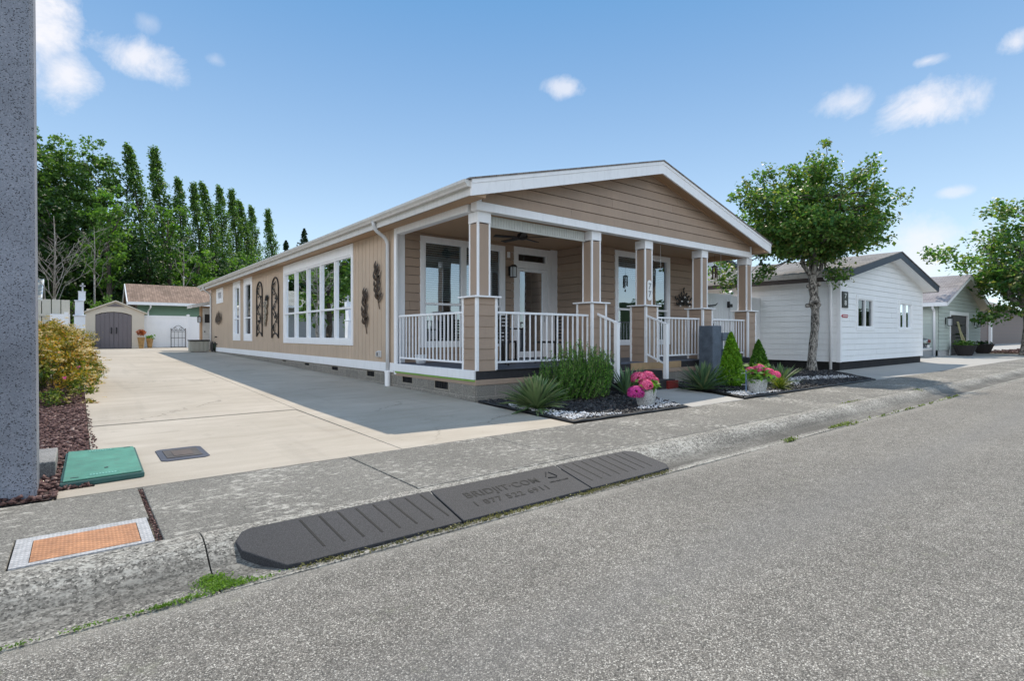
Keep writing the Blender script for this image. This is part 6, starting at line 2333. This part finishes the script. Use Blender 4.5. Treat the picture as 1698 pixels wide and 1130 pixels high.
mulch = [(-5.066, 0.0), (-5.066, -2.32), (-5.275, -2.34), (-5.275, -2.56), (-7.5, -2.56), (-7.5, 0.0)]
mb = MB()
mb.poly(*[(x, y, 0.004) for x, y in mulch])
mb.poly((-5.07, 0.001, 0.004), (-5.07, 9.0, gz(9) + 0.004), (-7.5, 9.0, gz(9) + .004), (-7.5, 0.001, 0.004))
tag(mb.build('bed_soil', plain('brown_soil', (0.05, 0.03, 0.026), 0.9, 0.4)), kind='structure')
rocks('lava_gravel', [(-5.07, 8.0), (-5.07, -2.32), (-5.275, -2.34), (-5.275, -2.56), (-6.0, -2.56), (-6.0, 4.4), (-5.6, 8.0)], 19000, 0.022, 0.055, LAVA, 7, 'reddish brown lava rock of the bed left of the driveway')
rocks('lava_gravel', [(-4.99, -2.2), (-5.07, -2.2), (-5.07, 3), (-5.03, 3)], 150, 0.015, 0.035, LAVA, 8, 'few reddish stones spilled on the driveway edge')
rocks('mulch', [(38.0, -2.5), (60, -2.5), (60, 0.4), (38.0, 0.4)], 7000, 0.08, 0.22, LAVA, 9, 'brown bark mulch under the large right tree', z=0.0, flat=0.4)

# golden spirea
rg = np.random.default_rng(21)
SPY = leafmat('golden_leaf', (0.05, 0.08, 0.015), (0.38, 0.29, 0.035), (0.55, 0.22, 0.045), 0.25, 0.5)
SPF = leafmat('dried_flower', (0.50, 0.33, 0.16), (0.70, 0.58, 0.38), None, 0.2, 0.7)
sp = thing('golden_bush', (-5.7, 5.0, 0), 'golden yellow spirea bush with rusty flower heads at the driveway edge', 'bush')
C, Rr = [], []
for (cx_, cy_, rx_, ry_, hz_, n) in ((-5.62, 4.1, 0.64, 1.15, 1.05, 190), (-5.64, 5.6, 0.78, 1.2, 1.26, 190), (-5.72, 7.2, 0.95, 1.3, 1.38, 160)):
    for k in range(n):
        a = rg.random() * 6.283
        e = math.acos(1 - rg.random())
        r = (0.86 + 0.16 * rg.random())
        C.append((cx_ + rx_ * r * math.sin(e) * math.cos(a), cy_ + ry_ * r * math.sin(e) * math.sin(a), 0.10 + (hz_ - 0.1) * r * math.cos(e) ** 0.75))
C = np.array(C)
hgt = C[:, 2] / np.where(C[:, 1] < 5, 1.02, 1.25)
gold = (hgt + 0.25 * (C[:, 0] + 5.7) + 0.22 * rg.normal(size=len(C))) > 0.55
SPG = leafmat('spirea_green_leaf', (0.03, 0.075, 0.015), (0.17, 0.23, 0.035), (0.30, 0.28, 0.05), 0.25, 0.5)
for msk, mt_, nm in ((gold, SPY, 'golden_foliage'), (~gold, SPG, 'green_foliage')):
    P_ = clump_points(C[msk], 0.10 + 0.08 * rg.random(msk.sum()), 84, rg)
    P_[:, 2] = np.abs(P_[:, 2]) + 0.02
    V, F = quads_to(leaves(P_, 0.042, rg, 0.55, 0.25))
    npmesh(nm, V, F, mt_, sp)
n_f = int(len(C) * 1.3)
C2 = C[rg.integers(0, len(C), n_f)]
ctr = np.stack([np.full(n_f, -5.72), C2[:, 1], np.full(n_f, 0.35)], 1)
dv = C2 - ctr
dv /= np.linalg.norm(dv, axis=1)[:, None]
C3 = C2 + dv * 0.13 + rg.normal(size=(n_f, 3)) * 0.06
c = np.repeat(C3, 22, axis=0) + rg.normal(size=(n_f * 22, 3)) * np.array((0.020, 0.020, 0.007))
V, F = quads_to(leaves(c, 0.019, rg, 0.9, 1.2))
npmesh('flower_cluster', V, F, SPF, sp)
pk = np.array([(-5.15, 3.3, 0.62), (-5.3, 3.05, 0.48)])
c = np.repeat(pk, 16, axis=0) + rg.normal(size=(32, 3)) * 0.014
V, F = quads_to(leaves(c, 0.018, rg, 0.9, 1.2))
npmesh('pink_flower', V, F, HYM, sp)
mb = MB()
for k in range(90):
    i = int(rg.integers(len(C)))
    q = C[i]
    p, r = limb((q[0] * .4 - 5.7 * .6, q[1] + rg.normal() * .1 if False else q[1] * .75 + 5.3 * .25, 0), q, 0.006, 0.003, rg, 0.05, 3)
    mb.tube(p, r, 4, cap=False)
mb.build('stem', BARKD, sp)
for (x0, y0, x1, y1, z) in ((-5.1, 3.5, -4.92, 3.3, 0.06), (-5.1, 6.2, -4.78, 6.0, 0.42), (-5.1, 6.8, -4.82, 6.6, 0.75)):
    n = 60
    f = rg.random(n)[:, None]
    cpt = np.array((x0, y0, z * .9)) * (1 - f) + np.array((x1, y1, z)) * f + rg.normal(size=(n, 3)) * 0.02
    V, F = quads_to(leaves(cpt, 0.045, rg, 0.55, 0.25))
    npmesh('side_shoot', V, F, SPY, sp)

# ------------------------------------------------------------------ street items
CONC = m_speck('pole_concrete', (0.215, 0.23, 0.27), (0.04, 0.04, 0.05), (0.29, 0.30, 0.34), 170.0, 0.75)
po = thing('concrete_pole', (-5.56, -2.24, 0), 'tall speckled grey concrete pole at the left edge of the picture', 'pole')
mb = MB()
def oct_(cx_, cy_, h, ch):
    return [(cx_ - h + ch, cy_ - h), (cx_ + h - ch, cy_ - h), (cx_ + h, cy_ - h + ch), (cx_ + h, cy_ + h - ch), (cx_ + h - ch, cy_ + h), (cx_ - h + ch, cy_ + h), (cx_ - h, cy_ + h - ch), (cx_ - h, cy_ - h + ch)]
base = 0
lv = [(-0.1, 0.19), (3.0, 0.172), (6.0, 0.15), (9.5, 0.12)]
for z, h in lv:
    for (x, y) in oct_(-5.565, -2.25, h, 0.022):
        mb.v.append((x, y, z))
for i in range(len(lv) - 1):
    for k in range(8):
        mb.f.append((i * 8 + k, i * 8 + (k + 1) % 8, (i + 1) * 8 + (k + 1) % 8, (i + 1) * 8 + k))
mb.f.append(tuple(range(8)))
mb.f.append(tuple(24 + k for k in range(8)))
mb.build('pole_shaft', CONC, po)
mb = MB()
mb.tube([(-5.565, -2.25, 9.4), (-5.6, -2.6, 9.7), (-5.6, -3.6, 9.9)], 0.04, 8)
mb.build('lamp_arm', GALV, po)
mb = MB()
mb.box(-5.72, -5.48, -4.2, -3.55, 9.85, 9.97)
mb.build('lamp_head', GALV, po, bevel=0.03)
mb = MB()
mb.box(-5.62, -5.29, -1.86, -1.2, 0.0, 0.135)
tag(mb.build('concrete_block', m_speck('block_concrete', (0.22, 0.21, 0.2), (0.1, 0.1, 0.1), (0.35, 0.34, 0.32), 160), bevel=0.012), 'low grey concrete block in the lava rock beside the pole', 'block')

GBX = plain('teal_lid', (0.085, 0.27, 0.20), 0.55, 0.3, 7, bmp=0.3, fine=250, dirt=0.35)
GBB = plain('teal_box', (0.03, 0.10, 0.09), 0.6, 0.2, 5)
ub = thing('utility_vault', (-4.99, -1.66, 0), 'green plastic utility vault lid on the driveway corner beside the pole', 'utility box')
mb = MB()
mb.prism([(-5.26, -2.30), (-4.745, -2.25), (-4.725, -1.06), (-5.24, -1.0)], 'z', 0.0, 0.042)
mb.build('vault_body', GBB, ub, bevel=0.01)
mb = MB()
mb.prism([(-5.243, -2.28), (-4.762, -2.235), (-4.742, -1.075), (-5.223, -1.02)], 'z', 0.043, 0.056)
lid = mb.build('lid', GBX, ub, bevel=0.006)
mb = MB()
for (cx_, cy_) in ((-4.99, -1.13), (-5.0, -2.17)):
    for k in range(9):
        mb.box(cx_ - 0.085 + k * .019, cx_ - 0.073 + k * .019, cy_ - .018, cy_ + .018, 0.0565, 0.059)
    mb.box(cx_ - 0.1, cx_ + 0.1, cy_ + .028, cy_ + .033, 0.0565, 0.059).box(cx_ - 0.1, cx_ + 0.1, cy_ - .033, cy_ - .028, 0.0565, 0.059)
mb.build('raised_marking', plain('teal_relief', (0.2, 0.46, 0.38), 0.5), lid)
mb = MB()
mb.box(-4.99, -4.965, -1.98, -1.94, 0.0562, 0.0575).box(-5.20, -5.15, -2.22, -2.2, 0.0562, 0.0575).box(-4.82, -4.77, -1.12, -1.10, 0.0562, 0.0575)
mb.build('lid_slot', DARK, lid)
wm = thing('meter_cover', (-4.39, -1.47, 0), 'dark rectangular meter box cover set into the driveway', 'meter cover')
IRN = plain('rusty_iron', (0.085, 0.075, 0.07), 0.7, 0.4, 15, bmp=0.4)
mb = MB()
mb.prism([(-4.58, -1.72), (-4.54, -1.76), (-4.24, -1.76), (-4.20, -1.72), (-4.20, -1.21), (-4.24, -1.17), (-4.54, -1.17), (-4.58, -1.21)], 'z', 0.0, 0.008)
mb.build('cover_frame', plain('frame_blue_grey', (0.07, 0.075, 0.1), 0.6, 0.2, 10), wm, bevel=0.003)
mb = MB()
mb.box(-4.53, -4.25, -1.66, -1.27, 0.0085, 0.013)
mb.build('lid', IRN, wm, bevel=0.003)
mb = MB()
mb.box(-4.47, -4.31, -1.60, -1.36, 0.0132, 0.016)
mb.build('hatch', plain('hatch_rust', (0.11, 0.085, 0.075), 0.7, 0.3, 20), wm, bevel=0.002)

ORP = None
def m_tread(name, c):
    m, t, b, out = newmat(name)
    v = objc(t)
    rot = N(t, 'ShaderNodeMapping')
    rot.inputs['Rotation'].default_value = (0, 0, R(45))
    t.links.new(v, rot.inputs[0])
    v = rot.outputs[0]
    w1 = N(t, 'ShaderNodeTexWave', i_Scale=13.0, i_Distortion=0.0)
    w1.bands_direction = 'X'
    w2 = N(t, 'ShaderNodeTexWave', i_Scale=13.0, i_Distortion=0.0)
    w2.bands_direction = 'Y'
    for w_ in (w1, w2):
        t.links.new(v, w_.inputs['Vector'])
    h = M2(t, 'MULTIPLY', w1.outputs['Fac'], w2.outputs['Fac'])
    n1 = noise(t, v, 9, 6, 0.75)
    cc = mixc(t, 1.0, c, ramp(t, n1, [(0.3, g3(0.6)), (0.7, g3(1.2))]), 'MULTIPLY')
    cc = mixc(t, 1.0, cc, ramp(t, h, [(0.2, g3(0.85)), (0.6, g3(1.12))]), 'MULTIPLY')
    t.links.new(cc, b.inputs['Base Color'])
    b.inputs['Roughness'].default_value = 0.6
    bump(t, b, h, 0.6, 0.006)
    return m


pt = thing('cable_cover', (-5.12, -3.65, 0), 'orange tread plate in a grey metal frame set into the pavement', 'cable cover')
mb = MB()
for (a, b, c, d) in ((-5.415, -4.83, -3.875, -3.84), (-5.415, -4.83, -3.475, -3.40), (-5.415, -5.345, -3.84, -3.475), (-4.885, -4.83, -3.84, -3.475)):
    mb.box(a, b, c, d, -0.03, 0.004)
mb.build('cover_frame', m_tread('tread_grey', (0.50, 0.50, 0.51)), pt)
mb = MB()
mb.box(-5.342, -4.888, -3.837, -3.478, -0.03, 0.006)
mb.build('cover_plate', m_tread('tread_orange', (0.52, 0.25, 0.125)), pt, bevel=0.002)

# rubber kerb ramp in three sections
RUB = m_speck('ramp_rubber', (0.027, 0.028, 0.033), (0.012, 0.012, 0.015), (0.07, 0.07, 0.076), 420.0, 0.75, 1.0)
rp = thing('kerb_ramp', (-2.7, -4.2, -0.12), 'long black rubber kerb ramp lying in the gutter, in three sections', 'ramp')
def rz2(y):
    f = (y + 4.45) / 0.45
    return -0.098 + 0.106 * min(1, max(0, f)) ** 1.0
def section(pts, name='ramp_section'):
    mb = MB()
    k = len(pts)
    for (x, y) in pts:
        mb.v.append((x, y, rz2(y)))
    for (x, y) in pts:
        mb.v.append((x, y, max(-0.12, rz2(y) - 0.05) if y > -4.2 else -0.125))
    mb.f.append(tuple(range(k)))
    mb.f.append(tuple(range(2 * k - 1, k - 1, -1)))
    for i in range(k):
        j = (i + 1) % k
        mb.f.append((i, j, k + j, k + i))
    return mb.build(name, RUB, rp, bevel=0.006)
yb_, yf_ = -4.00, -4.43
X0, X1, X2, X3 = -4.50, -3.20, -1.98, -0.90
s1 = section([(X0 + 0.02, -4.10), (X0 + 0.07, -4.02), (X0 + .12, yb_), (X1 - .006, yb_), (X1 - .006, yf_), (X0 + 0.30, yf_), (X0 + 0.20, -4.42), (X0 + 0.03, -4.2)])
s2 = section([(X1 + .006, yb_), (X2 - .006, yb_), (X2 - .006, yf_), (X1 + .006, yf_)])
s3 = section([(X2 + .006, yb_), (X3 - 0.16, yb_), (X3 - .06, -4.06), (X3, -4.36), (X3 - .05, -4.42), (X3 - 0.22, yf_), (X2 + .006, yf_)])
GRV = plain('groove_black', (0.006, 0.006, 0.006), 0.8)
for (a, b, par) in ((X0 + 0.42, X1 - 0.06, s1), (X2 + 0.10, X3 - .2, s3)):
    n = 8
    for k in range(n):
        x = a + (b - a) * k / (n - 1) - 0.03
        y0, y1 = -4.03, -4.34
        m2 = MB()
        q = [(x - .007, y0), (x + .007, y0), (x + .045, y1), (x + .031, y1)]
        m2.v = [(u, v, rz2(v) + 0.0015) for u, v in q] + [(u, v, rz2(v) - 0.002) for u, v in q]
        m2.f = [(0, 1, 2, 3), (7, 6, 5, 4), (0, 4, 5, 1), (1, 5, 6, 2), (2, 6, 7, 3), (3, 7, 4, 0)]
        m2.build('groove', GRV, par)
tilt = math.atan(0.106 / 0.45)
RL = plain('relief_black', (0.012, 0.012, 0.012), 0.8)
def rtext(body, size, x, y, sx=1.0, sp=1.15, bold=0.0):
    return text_mesh(body, size, RL, (x, y, rz2(y) + 0.001), (tilt, 0, 0), rp, depth=0.0012, name='lettering', sx=sx, bold=bold, spacing=sp)
rtext('BRIDJIT\u00b7COM', 0.105, -2.66, -4.165, 1.05, 1.1, 0.002)
rtext('1 877 522 6911', 0.085, -2.66, -4.285, 1.15, 1.15, 0.0015)
mb = MB()
for k in range(3):
    a0, a1 = math.pi / 2 + k * 2.0944, math.pi / 2 + (k + 0.8) * 2.0944
    c_, s_2 = (-2.16, -4.14), 0.055
    p0 = (c_[0] + s_2 * math.cos(a0), c_[1] + s_2 * math.sin(a0))
    p1 = (c_[0] + s_2 * math.cos(a1), c_[1] + s_2 * math.sin(a1))
    mb.tube([(p0[0], p0[1], rz2(p0[1]) + 0.002), (p1[0], p1[1], rz2(p1[1]) + 0.002)], [0.006, 0.004], 5)
mb.build('recycling_mark', RL, rp)
rtext('100% RECYCLED', 0.026, -2.15, -4.235, 1.0, 1.1)

# weeds in the gutter
rg = np.random.default_rng(61)
WEED = leafmat('moss_leaf', (0.07, 0.15, 0.02), (0.20, 0.34, 0.045), None, 0.3)
WEEDD = leafmat('dry_weed', (0.10, 0.10, 0.04), (0.22, 0.2, 0.08), None, 0.2)
WEEDG = leafmat('olive_weed', (0.09, 0.13, 0.03), (0.22, 0.27, 0.06), None, 0.2)
def weeds(spots, n, size, m, name, label):
    C = []
    for (x, y, sx_, sy_, k) in spots:
        C.append(np.stack([x + rg.normal(size=k) * sx_, y + rg.normal(size=k) * sy_, -0.112 + np.abs(rg.normal(size=k)) * size * .5], 1))
    C = np.concatenate(C)
    V, F = quads_to(leaves(C, size, rg, 0.5, 0.1, np.tile((0, 0, 1.2), (len(C), 1)) + rg.normal(size=(len(C), 3)) * .6))
    tag(npmesh(name, V, F, m), label, kind='stuff')
weeds([(-4.63, -4.33, 0.035, 0.035, 900), (-4.60, -4.41, 0.05, 0.02, 700), (-4.55, -4.45, 0.08, 0.01, 350), (-4.75, -4.47, 0.06, 0.012, 260), (-4.86, -4.48, 0.03, 0.008, 160), (-4.96, -4.48, 0.05, .006, 60), (-5.15, -4.48, 0.05, .006, 70), (-5.35, -4.48, 0.03, .006, 60), (-5.45, -4.48, 0.02, .006, 60)], 0, 0.012, WEED, 'moss', 'bright green moss growing in the kerb joint and gutter at the lower left')
sp_ = [(x, -4.455 + rg.normal() * .006, 0.05, 0.012, int(rg.integers(20, 110))) for x in np.arange(-4.2, -0.95, 0.13)]
weeds(sp_, 0, 0.016, WEEDD, 'weeds', 'thin dry weeds along the front of the black ramp')
sp_ = [(x, -4.49 + rg.normal() * .01, 0.10, 0.012, int(rg.integers(5, 60))) for x in np.arange(3.2, 9.0, 0.6)] + [(1.3, -4.49, 0.08, 0.012, 120), (2.9, -4.44, 0.18, 0.02, 220)]
weeds(sp_, 0, 0.03, WEEDG, 'weeds', 'green weeds along the gutter past the garden path')
rs = [(-4.80, y, 0.006, 0.02) for y in np.arange(-3.85, -2.6, 0.05)]
C = np.array([(x + rg.normal() * .004, y, -0.015) for (x, y, a, b) in rs for _ in range(3)])
rocks('joint_debris', [(-4.815, -3.87), (-4.788, -3.87), (-4.788, -2.58), (-4.815, -2.58)], 420, 0.008, 0.018, LAVA, 62, 'small stones filling the open pavement joint', z=-0.02)
weeds([(4.9, -3.87, 0.3, 0.01, 60), (8.1, -3.95, 0.10, 0.04, 80)], 0, 0.022, WEEDG, 'weeds', 'sparse weeds in the pavement edge before the white house')
ob = [o for o in col.objects if o.name.startswith('weeds')][-1]
ob.location.z = 0.11
mb = MB()
mb.poly((-3.78, -6.22, -0.085), (-3.765, -6.205, -0.095), (-3.745, -6.215, -0.08), (-3.76, -6.235, -0.092))
mb.poly((-3.78, -6.22, -0.085), (-3.765, -6.205, -0.095), (-3.77, -6.19, -0.082))
tag(mb.build('fallen_leaf', plain('dry_leaf', (0.38, 0.16, 0.07), 0.8, 0.2, 40)), 'tiny curled brown leaf lying on the road in front', 'leaf')

# ------------------------------------------------------------------ across the road and next door (seen in the window reflections)
nh = thing('neighbour_house', (-13, 6, 0), 'low beige house next door, left of the pole', 'house')
mb = MB()
mb.box(-20, -13, 4, 21, 0, 2.7)
mb.build('wall', plain('cream_wall', (0.5, 0.47, 0.42), 0.8), nh)
mb = MB()
mb.prism([(-20.6, 2.6), (-16.5, 3.7), (-12.4, 2.6), (-12.4, 2.7), (-16.5, 3.85), (-20.6, 2.7)], 'y', 3.4, 21.6)
mb.build('roof', SHINGG, nh)
oh = thing('opposite_house', (4, -20, 0), 'low grey house across the road, behind the camera', 'house')
mb = MB()
mb.box(-3, 8, -30, -19, 0, 2.9)
mb.build('wall', plain('blue_wall', (0.3, 0.35, 0.4), 0.8), oh)
mb = MB()
mb.prism([(-3.6, 2.8), (2.5, 4.3), (8.6, 2.8), (8.6, 2.9), (2.5, 4.45), (-3.6, 2.9)], 'y', -30.5, -18.5)
mb.build('roof', SHINGG, oh)
hd = thing('hedge', (60, -16, -0.1), 'long clipped dark hedge across the road, added to darken window reflections', 'hedge')
mb = MB()
mb.box(28, 120, -17.0, -15.6, -0.15, 3.6)  # unseen hedge, added to block bright sky in the white house windows
mb.build('hedge_core', LEAF_DRK, hd)
rg = np.random.default_rng(90)
C = np.stack([rg.uniform(28, 120, 9000), -15.55 + 0.12 * rg.normal(size=9000), rg.uniform(-0.1, 3.9, 9000)], 1)
V, F = quads_to(leaves(C, 0.3, rg, 0.7, 0.2))
npmesh('foliage', V, F, LEAF_DRK, hd)
for i, (x, y, h_) in enumerate(((-26, 10, 8), (-24, 20, 10), (-19, 27, 9), (-29, 4, 8), (-11, 37, 10), (-15, 45, 12), (44, -18, 9), (60, -20, 10))):
    bushy('broadleaf_tree', (x, y, 0), h_, h_ * 0.3, h_ * 0.42, ['tall tree next door, nearest the beige house', 'tallest tree next door, behind the beige house', 'tree next door, farthest from the road', 'tree next door, far left of the pole', 'bright tree left of the board fence, outside the frame', 'taller tree left of the board fence, outside the frame', 'tree across the road behind the camera, nearer of the two', 'tree across the road behind the camera, farther of the two'][i], LEAF_BRT if i % 2 else LEAF_POP, 70 + i, 0.34, 90, 40, group='trees outside the picture')
